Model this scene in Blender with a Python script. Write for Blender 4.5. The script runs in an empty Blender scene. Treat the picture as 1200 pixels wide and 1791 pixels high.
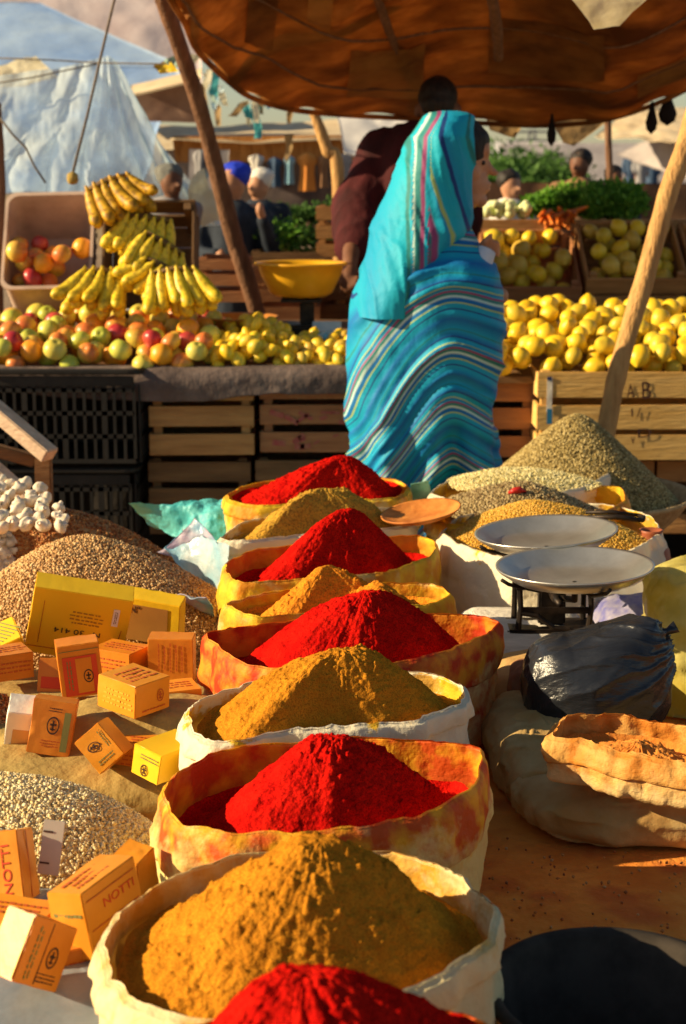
import bpy, bmesh, math, random
import numpy as np
from mathutils import Vector, Matrix

# ------------------------------------------------------------------ camera, sky, sun, exposure
SC = bpy.context.scene
COL = SC.collection
PITCH = math.radians(12.0)
FPX = 2800.0
CAMZ = 1.42
cd = bpy.data.cameras.new('camera')
cam = bpy.data.objects.new('camera', cd)
COL.objects.link(cam)
cam.location = (0, 0, CAMZ)
cam.rotation_euler = (math.pi / 2 - PITCH, 0, 0)
cd.sensor_fit = 'VERTICAL'
cd.sensor_height = 36.0
cd.sensor_width = 24.0
cd.lens = 36.0 * FPX / 1791.0
cd.clip_start = 0.05
cd.clip_end = 3000
cd.dof.use_dof = True
cd.dof.focus_distance = 2.45
cd.dof.aperture_fstop = 7.0
SC.camera = cam

SUN_EL = math.radians(23.5)
SUN_AZ_X, SUN_AZ_Y = -0.99, -0.11          # horizontal direction towards the sun (left, slightly behind the camera)
world = bpy.data.worlds.new('World')
SC.world = world
world.use_nodes = True
wn = world.node_tree
bg = wn.nodes['Background']
sky = wn.nodes.new('ShaderNodeTexSky')
sky.sky_type = 'NISHITA'
sky.sun_disc = False
sky.sun_elevation = SUN_EL
sky.sun_rotation = math.atan2(SUN_AZ_X, SUN_AZ_Y)
sky.air_density = 1.0
sky.dust_density = 0.5
tint = wn.nodes.new('ShaderNodeMix')
tint.data_type = 'RGBA'
tint.blend_type = 'MULTIPLY'
tint.inputs['Factor'].default_value = 1.0
tint.inputs['B'].default_value = (1.0, 0.96, 0.88, 1)      # warm tint on the sky colour, a white balance against bluish shadows
wn.links.new(sky.outputs[0], tint.inputs['A'])
wn.links.new(tint.outputs['Result'], bg.inputs[0])
bg.inputs[1].default_value = 0.055
sd = bpy.data.lights.new('sun', 'SUN')
sun = bpy.data.objects.new('sun', sd)
COL.objects.link(sun)
sd.energy = 5.0
sd.angle = math.radians(0.5)
sd.color = (1.0, 0.78, 0.46)
_h = math.hypot(SUN_AZ_X, SUN_AZ_Y)
sdir = Vector((SUN_AZ_X / _h * math.cos(SUN_EL), SUN_AZ_Y / _h * math.cos(SUN_EL), math.sin(SUN_EL)))
sun.rotation_euler = sdir.to_track_quat('Z', 'Y').to_euler()
SC.view_settings.view_transform = 'Standard'
SC.view_settings.look = 'None'
SC.view_settings.exposure = 0.85
SC.view_settings.gamma = 1.0

# ------------------------------------------------------------------ helpers
rng = np.random.default_rng(7)
random.seed(7)
_F = np.array([0, math.cos(PITCH), -math.sin(PITCH)])
_U = np.array([0, math.sin(PITCH), math.cos(PITCH)])
_R = np.array([1.0, 0, 0])
_C = np.array([0, 0, CAMZ])


def at(px, py, Y):
    d = _F + (px - 600) / FPX * _R - (py - 895.5) / FPX * _U
    return _C + d * (Y / d[1])


def onz(px, py, z):
    d = _F + (px - 600) / FPX * _R - (py - 895.5) / FPX * _U
    return _C + d * ((z - CAMZ) / d[2])


def _hash(ix, iy, iz, seed):
    n = (ix * 374761393 + iy * 668265263 + iz * 2147483647 + seed * 144665) & 0xFFFFFFFF
    n = ((n ^ (n >> 13)) * 1274126177) & 0xFFFFFFFF
    n = ((n ^ (n >> 16)) * 2246822519) & 0xFFFFFFFF
    return ((n ^ (n >> 15)) & 0xFFFF) / 65535.0


def vnoise(P, seed=0):
    P = np.asarray(P, float)
    i = np.floor(P).astype(np.int64)
    f = P - i
    f = f * f * (3 - 2 * f)
    r = 0
    for dx in (0, 1):
        for dy in (0, 1):
            for dz in (0, 1):
                w = (f[..., 0] if dx else 1 - f[..., 0]) * (f[..., 1] if dy else 1 - f[..., 1]) * (f[..., 2] if dz else 1 - f[..., 2])
                r = r + w * _hash(i[..., 0] + dx, i[..., 1] + dy, i[..., 2] + dz, seed)
    return r * 2 - 1


def fbm(P, o=4, seed=0, gain=0.5):
    P = np.asarray(P, float)
    r, a, s = 0, 1.0, 0
    for k in range(o):
        r = r + a * vnoise(P * (2.03 ** k) + 17.3 * k, seed + k)
        s += a
        a *= gain
    return r / s


def mesh_data(name, V, Fc, smooth=True, mats=(), attrs=None, fmat=None):
    me = bpy.data.meshes.new(name)
    V = np.asarray(V, float)
    me.from_pydata(V.tolist(), [], [tuple(int(a) for a in f) for f in Fc])
    if smooth:
        me.polygons.foreach_set('use_smooth', np.ones(len(me.polygons), bool))
    for m in mats:
        me.materials.append(m)
    if fmat is not None:
        me.polygons.foreach_set('material_index', np.asarray(fmat, np.int32))
    if attrs:
        for k, a in attrs.items():
            at_ = me.attributes.new(k, 'FLOAT', 'POINT')
            at_.data.foreach_set('value', np.asarray(a, np.float32))
    me.update()
    return me


def link(name, me, parent=None, loc=None, mw=None):
    o = bpy.data.objects.new(name, me)
    COL.objects.link(o)
    if parent is not None:
        o.parent = parent
    if loc is not None:
        o.location = loc
    if mw is not None:
        o.matrix_basis = mw
    return o


def mk(name, V, Fc, mat, parent=None, smooth=True, attrs=None, fmat=None, loc=None, mw=None):
    mats = mat if isinstance(mat, (list, tuple)) else [mat]
    return link(name, mesh_data(name, V, Fc, smooth, mats, attrs, fmat), parent, loc, mw)


def tag(o, label=None, cat=None, group=None, kind=None):
    if label:
        o['label'] = label
    if cat:
        o['category'] = cat
    if group:
        o['group'] = group
    if kind:
        o['kind'] = kind
    return o


def empty(name, loc=(0, 0, 0), mw=None):
    o = bpy.data.objects.new(name, None)
    COL.objects.link(o)
    o.empty_display_size = 0.05
    if mw is not None:
        o.matrix_basis = mw
    else:
        o.location = loc
    return o


def grid_faces(nu, nv, wrap_u=False, wrap_v=False, off=0):
    fs = []
    for i in range(nu if wrap_u else nu - 1):
        for j in range(nv if wrap_v else nv - 1):
            a = i * nv + j
            b = ((i + 1) % nu) * nv + j
            c = ((i + 1) % nu) * nv + (j + 1) % nv
            d = i * nv + (j + 1) % nv
            fs.append((a + off, b + off, c + off, d + off))
    return fs


class MB:
    """collects simple solids into one mesh"""

    def __init__(s):
        s.V, s.F, s.M = [], [], []

    def add(s, V, F, m=0):
        o = len(s.V)
        s.V += [tuple(float(c) for c in v) for v in V]
        s.F += [tuple(int(i) + o for i in f) for f in F]
        s.M += [m] * len(F)
        return s

    def box(s, c, size, R=None, m=0, bev=0.0):
        hx, hy, hz = [a / 2 for a in size]
        b = min(bev, hx * .9, hy * .9, hz * .9)
        if b <= 0:
            V = [(x, y, z) for x in (-hx, hx) for y in (-hy, hy) for z in (-hz, hz)]
            F = [(0, 1, 3, 2), (4, 6, 7, 5), (0, 4, 5, 1), (2, 3, 7, 6), (0, 2, 6, 4), (1, 5, 7, 3)]
        else:
            bm = bmesh.new()
            bmesh.ops.create_cube(bm, size=1)
            for v in bm.verts:
                v.co = Vector((v.co.x * size[0], v.co.y * size[1], v.co.z * size[2]))
            bmesh.ops.bevel(bm, geom=bm.edges[:], offset=b, segments=2, affect='EDGES')
            bm.verts.index_update()
            V = [tuple(v.co) for v in bm.verts]
            F = [[v.index for v in f.verts] for f in bm.faces]
            bm.free()
        V = np.array(V)
        if R is not None:
            V = V @ np.array(R).T
        s.add(V + np.array(c), F, m)
        return s

    def tube(s, pts, rad, n=10, m=0, cap=True):
        pts = np.array(pts, float)
        k = len(pts)
        rad = np.full(k, rad, float) if np.isscalar(rad) else np.array(rad, float)
        T = np.gradient(pts, axis=0)
        T /= np.linalg.norm(T, axis=1)[:, None] + 1e-9
        a = np.array([0, 0, 1.0]) if abs(T[0][2]) < .9 else np.array([1.0, 0, 0])
        V = []
        for i in range(k):
            a = a - T[i] * (a @ T[i])
            a /= np.linalg.norm(a) + 1e-9
            b = np.cross(T[i], a)
            for j in range(n):
                t = 2 * math.pi * j / n
                V.append(pts[i] + rad[i] * (math.cos(t) * a + math.sin(t) * b))
        F = []
        for i in range(k - 1):
            for j in range(n):
                F.append((i * n + j, i * n + (j + 1) % n, (i + 1) * n + (j + 1) % n, (i + 1) * n + j))
        if cap:
            F.append(tuple(range(n))[::-1])
            F.append(tuple((k - 1) * n + j for j in range(n)))
        s.add(V, F, m)
        return s

    def lathe(s, prof, n=32, c=(0, 0, 0), m=0, closed=False):
        V = []
        for r, z in prof:
            for j in range(n):
                t = 2 * math.pi * j / n
                V.append((c[0] + r * math.cos(t), c[1] + r * math.sin(t), c[2] + z))
        k = len(prof)
        F = []
        for i in range(k if closed else k - 1):
            for j in range(n):
                i2 = (i + 1) % k
                F.append((i * n + j, i * n + (j + 1) % n, i2 * n + (j + 1) % n, i2 * n + j))
        s.add(V, F, m)
        return s

    def build(s, name, mat, parent=None, smooth=False, loc=None, mw=None):
        mats = mat if isinstance(mat, (list, tuple)) else [mat]
        return mk(name, s.V, s.F, mats, parent, smooth, None, s.M, loc, mw)


def autosmooth(o, ang=35):
    me = o.data
    me.polygons.foreach_set('use_smooth', np.ones(len(me.polygons), bool))
    try:
        me.set_sharp_from_angle(angle=math.radians(ang))
    except Exception:
        pass
    return o


# ------------------------------------------------------------------ materials
def M(name, c1, c2=None, scale=8.0, rough=0.7, bump=0.0, bscale=40.0, detail=6.0, c3=None, contrast=(0.35, 0.65), spec=0.3,
      metal=0.0, trans=0.0, sub=0.0, coord='Object', stretch=(1, 1, 1), fine=None, fine_amt=0.0, fscale=300.0, alpha=1.0, coat=0.0):
    m = bpy.data.materials.new(name)
    m.use_nodes = True
    nt = m.node_tree
    N, L = nt.nodes, nt.links
    b = N['Principled BSDF']
    b.inputs['Roughness'].default_value = rough
    b.inputs['Metallic'].default_value = metal
    b.inputs['Specular IOR Level'].default_value = spec
    b.inputs['Coat Weight'].default_value = coat
    b.inputs['Alpha'].default_value = alpha
    if sub:
        b.inputs['Subsurface Weight'].default_value = sub
        b.inputs['Subsurface Radius'].default_value = (0.01, 0.004, 0.002)
        b.inputs['Subsurface Scale'].default_value = 1.0
    tc = N.new('ShaderNodeTexCoord')
    mp = N.new('ShaderNodeMapping')
    mp.inputs['Scale'].default_value = stretch
    L.new(tc.outputs[coord], mp.inputs['Vector'])
    vec = mp.outputs[0]
    col = None
    if c2 is not None:
        nz = N.new('ShaderNodeTexNoise')
        nz.inputs['Scale'].default_value = scale
        nz.inputs['Detail'].default_value = detail
        nz.inputs['Roughness'].default_value = 0.6
        L.new(vec, nz.inputs['Vector'])
        rp = N.new('ShaderNodeValToRGB')
        rp.color_ramp.elements[0].position = contrast[0]
        rp.color_ramp.elements[1].position = contrast[1]
        rp.color_ramp.elements[0].color = (*c1, 1)
        rp.color_ramp.elements[1].color = (*c2, 1)
        if c3 is not None:
            e = rp.color_ramp.elements.new((contrast[0] + contrast[1]) / 2)
            e.color = (*c3, 1)
        L.new(nz.outputs['Fac'], rp.inputs[0])
        col = rp.outputs[0]
    if fine is not None:
        nf = N.new('ShaderNodeTexNoise')
        nf.inputs['Scale'].default_value = fscale
        nf.inputs['Detail'].default_value = 2
        L.new(tc.outputs[coord], nf.inputs['Vector'])
        r2 = N.new('ShaderNodeValToRGB')
        r2.color_ramp.elements[0].position = 0.5
        r2.color_ramp.elements[1].position = 0.62
        r2.color_ramp.elements[0].color = (0, 0, 0, 1)
        r2.color_ramp.elements[1].color = (fine_amt,) * 3 + (1,)
        L.new(nf.outputs['Fac'], r2.inputs[0])
        mx = N.new('ShaderNodeMix')
        mx.data_type = 'RGBA'
        L.new(r2.outputs[0], mx.inputs['Factor'])
        if col is not None:
            L.new(col, mx.inputs['A'])
        else:
            mx.inputs['A'].default_value = (*c1, 1)
        mx.inputs['B'].default_value = (*fine, 1)
        col = mx.outputs['Result']
    if col is not None:
        L.new(col, b.inputs['Base Color'])
    else:
        b.inputs['Base Color'].default_value = (*c1, 1)
    bo = None
    if bump:
        nb = N.new('ShaderNodeTexNoise')
        nb.inputs['Scale'].default_value = bscale
        nb.inputs['Detail'].default_value = 5
        L.new(vec, nb.inputs['Vector'])
        bp = N.new('ShaderNodeBump')
        bp.inputs['Strength'].default_value = 1.0
        bp.inputs['Distance'].default_value = bump
        L.new(nb.outputs['Fac'], bp.inputs['Height'])
        L.new(bp.outputs[0], b.inputs['Normal'])
        bo = bp.outputs[0]
    if trans:
        out = N['Material Output']
        tr = N.new('ShaderNodeBsdfTranslucent')
        if col is not None:
            L.new(col, tr.inputs['Color'])
        else:
            tr.inputs['Color'].default_value = (*c1, 1)
        if bo is not None:
            L.new(bo, tr.inputs['Normal'])
        ms = N.new('ShaderNodeMixShader')
        ms.inputs[0].default_value = trans
        L.new(b.outputs[0], ms.inputs[1])
        L.new(tr.outputs[0], ms.inputs[2])
        L.new(ms.outputs[0], out.inputs['Surface'])
    return m


def sack_mat(name, base, stain, stain2, amt, trans=0.25):
    """woven plastic / paper sack cloth with powder stains; attribute 'h' = 0 base .. 1 rim .. 2 inside"""
    m = bpy.data.materials.new(name)
    m.use_nodes = True
    nt = m.node_tree
    N, L = nt.nodes, nt.links
    b = N['Principled BSDF']
    b.inputs['Roughness'].default_value = 0.62
    b.inputs['Specular IOR Level'].default_value = 0.3
    tc = N.new('ShaderNodeTexCoord')
    at_ = N.new('ShaderNodeAttribute')
    at_.attribute_name = 'h'
    n1 = N.new('ShaderNodeTexNoise')
    n1.inputs['Scale'].default_value = 9.0
    n1.inputs['Detail'].default_value = 9
    n1.inputs['Roughness'].default_value = 0.68
    L.new(tc.outputs['Object'], n1.inputs['Vector'])
    n2 = N.new('ShaderNodeTexNoise')
    n2.inputs['Scale'].default_value = 23.0
    n2.inputs['Detail'].default_value = 7
    L.new(tc.outputs['Object'], n2.inputs['Vector'])
    ma = N.new('ShaderNodeMath')
    ma.operation = 'MULTIPLY_ADD'
    L.new(at_.outputs['Fac'], ma.inputs[0])
    ma.inputs[1].default_value = 0.36
    L.new(n1.outputs['Fac'], ma.inputs[2])
    r1 = N.new('ShaderNodeValToRGB')
    r1.color_ramp.elements[0].position = 0.95 - amt
    r1.color_ramp.elements[1].position = 1.12 - amt
    r1.color_ramp.elements[0].color = (0, 0, 0, 1)
    r1.color_ramp.elements[1].color = (1, 1, 1, 1)
    L.new(ma.outputs[0], r1.inputs[0])
    mx = N.new('ShaderNodeMix')
    mx.data_type = 'RGBA'
    L.new(r1.outputs[0], mx.inputs['Factor'])
    mx.inputs['A'].default_value = (*base, 1)
    mx2 = N.new('ShaderNodeMix')
    mx2.data_type = 'RGBA'
    r2 = N.new('ShaderNodeValToRGB')
    r2.color_ramp.elements[0].position = 0.42
    r2.color_ramp.elements[1].position = 0.6
    L.new(n2.outputs['Fac'], r2.inputs[0])
    L.new(r2.outputs[0], mx2.inputs['Factor'])
    mx2.inputs['A'].default_value = (*stain, 1)
    mx2.inputs['B'].default_value = (*stain2, 1)
    L.new(mx2.outputs['Result'], mx.inputs['B'])
    L.new(mx.outputs['Result'], b.inputs['Base Color'])
    # weave + creases
    wv = N.new('ShaderNodeTexWave')
    wv.wave_type = 'BANDS'
    wv.bands_direction = 'Z'
    wv.inputs['Scale'].default_value = 120
    wv.inputs['Distortion'].default_value = 1.5
    L.new(tc.outputs['Object'], wv.inputs['Vector'])
    nb = N.new('ShaderNodeTexNoise')
    nb.inputs['Scale'].default_value = 35
    nb.inputs['Detail'].default_value = 6
    L.new(tc.outputs['Object'], nb.inputs['Vector'])
    ad = N.new('ShaderNodeMath')
    ad.operation = 'MULTIPLY_ADD'
    L.new(wv.outputs['Fac'], ad.inputs[0])
    ad.inputs[1].default_value = 0.012
    L.new(nb.outputs['Fac'], ad.inputs[2])
    bp = N.new('ShaderNodeBump')
    bp.inputs['Strength'].default_value = 0.9
    bp.inputs['Distance'].default_value = 0.009
    L.new(ad.outputs[0], bp.inputs['Height'])
    L.new(bp.outputs[0], b.inputs['Normal'])
    tr = N.new('ShaderNodeBsdfTranslucent')
    L.new(mx.outputs['Result'], tr.inputs['Color'])
    ms = N.new('ShaderNodeMixShader')
    ms.inputs[0].default_value = trans
    L.new(b.outputs[0], ms.inputs[1])
    L.new(tr.outputs[0], ms.inputs[2])
    L.new(ms.outputs[0], N['Material Output'].inputs['Surface'])
    return m


def wood_mat(name, c1, c2, scale=6, stretch=(1, 1, 1), rough=0.75, bump=0.003):
    return M(name, c1, c2, scale=scale, rough=rough, bump=bump, bscale=scale * 3, stretch=stretch, contrast=(.3, .7))


CREAM = (0.80, 0.70, 0.50)
WHITE = (0.86, 0.78, 0.58)
RED = (0.44, 0.006, 0.004)
RED2 = (0.62, 0.013, 0.006)
TAN = (0.50, 0.22, 0.025)
TAN2 = (0.62, 0.32, 0.04)
ORANGE = (0.80, 0.30, 0.015)
YELLOW = (0.88, 0.55, 0.03)

m_red = M('paprika_powder', RED, RED2, scale=30, rough=0.95, bump=0.0045, bscale=140, spec=0.0, fine=(0.20, 0.002, 0.004), fine_amt=0.6, fscale=420)
m_tan = M('cumin_powder', (0.45, 0.170, 0.013), (0.60, 0.240, 0.018), scale=26, rough=0.95, bump=0.0045, bscale=130, spec=0.0, fine=(0.24, 0.075, 0.008), fine_amt=0.6, fscale=520)
m_tan2 = M('ginger_powder', (0.62, 0.20, 0.015), (0.76, 0.28, 0.02), scale=26, rough=0.95, bump=0.0035, bscale=150, spec=0.05, fine=(0.33, 0.10, 0.012), fine_amt=0.6, fscale=330)
m_green = M('zaatar_powder', (0.46, 0.24, 0.03), (0.58, 0.32, 0.04), scale=30, rough=0.95, bump=0.005, bscale=110, spec=0.05, fine=(0.20, 0.11, 0.02), fine_amt=0.7, fscale=230)
s_white = sack_mat('sack_white_cloth', WHITE, (0.72, 0.42, 0.08), YELLOW, 0.0)
s_tanrim = sack_mat('sack_cream_cloth', (0.87, 0.74, 0.42), (0.74, 0.38, 0.04), (0.80, 0.52, 0.14), 0.10)
s_red = sack_mat('sack_cloth_stained_red_orange', (0.90, 0.74, 0.28), (0.66, 0.10, 0.010), (0.88, 0.46, 0.02), 0.24)
s_orange = sack_mat('sack_cloth_stained_orange', (0.86, 0.68, 0.28), (0.60, 0.05, 0.008), (0.84, 0.32, 0.02), 0.36)
s_yellow = sack_mat('sack_cloth_stained_yellow', (0.86, 0.72, 0.34), (0.78, 0.32, 0.02), (0.88, 0.58, 0.03), 0.26)


# ------------------------------------------------------------------ sacks and powder
def catmull_closed(P, n):
    P = np.asarray(P, float)
    k = len(P)
    out = []
    for i in range(n):
        t = i / n * k
        a = int(t)
        f = t - a
        p0, p1, p2, p3 = P[(a - 1) % k], P[a % k], P[(a + 1) % k], P[(a + 2) % k]
        out.append(0.5 * ((2 * p1) + (-p0 + p2) * f + (2 * p0 - 5 * p1 + 4 * p2 - p3) * f * f + (-p0 + 3 * p1 - 3 * p2 + p3) * f ** 3))
    return np.array(out)


PLAT = 0.45


def sack(name, label, cat, rim_px, zr, mat, cuff=0.09, zb=PLAT + .004, group=None, dz=None, seed=0, base_scale=0.97, bulge=0.006, depth_in=0.07,
         cuff_mat=None, th=0.0028, wr=0.011, label_cuff=None):
    """open-topped cloth sack: rim outline given by its points, body wall, thickness, rolled cuff"""
    R0 = np.array([onz(px, py, zr + (dz[i] if dz else 0)) for i, (px, py) in enumerate(rim_px)])
    n = 120
    rim = catmull_closed(R0, n)
    k_ = len(R0)
    lin = np.array([R0[int(i / n * k_)] * (1 - (i / n * k_) % 1) + R0[(int(i / n * k_) + 1) % k_] * ((i / n * k_) % 1) for i in range(n)])
    rim = rim * .45 + lin * .55
    cen = rim.mean(0)
    th_ = np.arctan2(rim[:, 1] - cen[1], rim[:, 0] - cen[0])
    cs = np.stack([np.cos(th_), np.sin(th_)], 1)
    rim[:, :2] -= cs * (.006 if cuff else .003)
    crk = fbm(np.stack([cs[:, 0] * 9, cs[:, 1] * 9, np.full(n, seed * 1.3)], 1), 3, seed + 60)
    rim[:, :2] += cs * (.0045 * crk)[:, None]
    rim[:, 2] += .003 * (1 - np.abs(crk)) ** 6
    # small waviness on the rim
    rim[:, 2] += 0.006 * fbm(np.stack([cs[:, 0] * 2.5, cs[:, 1] * 2.5, np.full(n, seed * 3.1)], 1), 3, seed)
    base = np.stack([cen[0] + (rim[:, 0] - cen[0]) * base_scale, cen[1] + (rim[:, 1] - cen[1]) * base_scale, np.full(n, zb)], 1)

    def wrk(h):
        return wr * fbm(np.stack([cs[:, 0] * 6, cs[:, 1] * 6, h * 2.2 + seed], 1), 3, seed + 5) * np.clip((1.15 - h) * 4, 0, 1) \
            + wr * 0.7 * fbm(np.stack([cs[:, 0] * 2, cs[:, 1] * 2, h * 9 + seed], 1), 3, seed + 9) * np.clip((1.1 - h) * 3, 0, 1)

    def ring(h, off):
        # h 0..1 base->rim; off outward offset
        p = base + (rim - base) * h
        b = math.sin(min(1, max(0, h)) * math.pi) ** 0.7 * bulge if 0 < h < 1 else 0
        lw = 0.0
        if h < 0.12:
            lw = -0.03 * (1 - h / 0.12) ** 2
        p = p.copy()
        d = (b + off + lw)
        wn_ = wrk(np.full(n, float(h)))
        p[:, 0] += cs[:, 0] * (d + wn_)
        p[:, 1] += cs[:, 1] * (d + wn_)
        return p

    H = zr - zb
    rows, hh = [], []
    for h in (0.0, 0.03, 0.08, 0.15, 0.25, 0.35, 0.45, 0.55, 0.65, 0.75, 0.84, 0.91, 0.96):
        rows.append(ring(h, 0)); hh.append(h)
    top_out = -0.003 if cuff else 0.0
    rows.append(ring(0.99, top_out)); hh.append(0.99)
    r = ring(1.0, -th * .5); r[:, 2] += 0.002; rows.append(r); hh.append(1.0)
    for q in (0.02, 0.06, 0.15, 0.3, 0.55, 0.8, 1.0):
        h = 1 - q * depth_in / H
        p = ring(h, -th); rows.append(p); hh.append(1.3 + q * .5)
    V = np.concatenate(rows)
    F = grid_faces(len(rows), n, wrap_v=True)
    o = mk(name, V, F, mat, attrs={'h': np.repeat(hh, n)})
    tag(o, label, cat, group)
    if cuff:
        rows, hh = [], []
        hc = cuff / H
        loc_var = 1 + 0.25 * fbm(np.stack([cs[:, 0] * 1.3, cs[:, 1] * 1.3, np.full(n, seed * 1.7)], 1), 2, seed + 30)
        for q, off in ((0.0, -0.003), (0.002 / cuff, -0.0005), (0.06, 0.0010), (0.15, 0.0020), (0.3, 0.0035), (0.55, 0.0050), (0.8, 0.0055), (0.97, 0.0055), (1.0, 0.0045), (0.97, 0.0030), (0.8, 0.002)):
            p = None
            a = ring(1.0, off)
            hs = 1 - q * hc * loc_var
            pts = base + (rim - base) * hs[:, None]
            bb = np.sin(np.clip(hs, 0, 1) * math.pi) ** 0.7 * bulge
            w_ = wrk(hs)
            pts[:, 0] += cs[:, 0] * (bb + off + .002 + w_)
            pts[:, 1] += cs[:, 1] * (bb + off + .002 + w_)
            if q == 0.0:
                pts[:, 2] += 0.0035
                pts[:, :2] -= cs * 0.003
            rows.append(pts); hh.append(1.12 - 0.35 * q)
        V = np.concatenate(rows)
        c = mk('rolled_cuff', V, grid_faces(len(rows), n, wrap_v=True), cuff_mat or mat, o, attrs={'h': np.repeat(hh, n)})
        if label_cuff:
            c['label'] = label_cuff
    return o, rim, cen


def powder(name, label, cat, rim, cen, zr, peak_px, peak_dy, mat, tf=0.8, floor=0.05, group=None, seed=0, k=0.12, clump=1.0, peak2=None, inset=0.012, steep=1.0,
           foot_floor=0.0):
    """heap of powder filling a sack: polar height field, noise avalanches and clods as real displacement"""
    nT, nR = 260, 120
    pk = at(peak_px[0], peak_px[1], cen[1] + peak_dy)
    z0 = zr - floor
    ri = catmull_closed(rim[::8], nT)
    dv = ri[:, :2] - cen[:2]
    ln = np.linalg.norm(dv, axis=1)[:, None]
    ri2 = cen[:2] + dv * (1 - inset / ln) * 0.985
    t = np.linspace(0, 1, nR) ** 0.85
    th_ = np.arctan2(dv[:, 1], dv[:, 0])
    P = pk[None, None, :2] * (1 - t)[:, None, None] + ri2[None] * t[:, None, None]
    T = np.repeat(t[:, None], nT, 1)
    ang = np.repeat(th_[None], nR, 0)
    vary = 1 + 0.10 * fbm(np.stack([np.cos(ang) * 1.6, np.sin(ang) * 1.6, np.full_like(ang, seed * 2.3)], -1), 3, seed)
    tt = np.clip(T / (tf * vary), 0, 2)
    f = (math.sqrt(1 + k * k) - np.sqrt(tt ** 2 + k * k)) / (math.sqrt(1 + k * k) - k)
    f = np.where(f > 0, f, 0)
    # concave skirt
    sk = 0.035 * np.exp(-((tt - 1) / 0.16) ** 2)
    f = f ** steep + sk
    Z = z0 + (pk[2] - z0) * f - foot_floor * np.clip(T - tf, 0, 1)
    Z = Z + 0.012 * np.clip((T - 0.93) / 0.07, 0, 1)
    if peak2 is not None:
        p2 = at(*peak2[0])
        d2 = np.linalg.norm(P - p2[:2], axis=-1)
        Z = np.maximum(Z, p2[2] - d2 * peak2[1] + 0.004 * fbm(np.stack([P[..., 0] * 60, P[..., 1] * 60, Z * 0], -1), 3, 5))
    Q = np.stack([P[..., 0], P[..., 1], Z], -1)
    e = np.clip(T / 0.08, 0.25, 1) * np.clip((1.02 - T) / 0.05, 0, 1)
    lump = fbm(Q * 22 + seed, 3, seed + 1)
    mid = fbm(Q * 75 + seed, 3, seed + 2)
    fin = fbm(Q * 240 + seed, 2, seed + 3)
    streak = fbm(np.stack([np.cos(ang) * 9, np.sin(ang) * 9, T * 1.3 + seed], -1), 3, seed + 4)
    cl = np.clip(vnoise(Q * 150 + 3.3 * seed, seed + 8) - 0.25, 0, 1) * np.clip(fbm(Q * 10, 2, seed + 6) * 4 + .15 + .8 * np.exp(-((ang + .9) / .5) ** 2), 0, 1)
    disp = (0.0075 * lump + 0.0026 * mid + 0.0018 * fin + 0.0050 * streak * np.clip(T * 2.5, 0, 1)) * clump + 0.0065 * cl * clump
    Q[..., 2] += disp * e
    Q[..., 0] += 0.0015 * clump * fbm(Q * 130 + 7, 2, seed + 12) * e
    V = Q.reshape(-1, 3)
    F = grid_faces(nR, nT, wrap_v=True)
    o = mk(name, V, F, mat)
    tag(o, label, cat, group)
    return o


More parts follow.
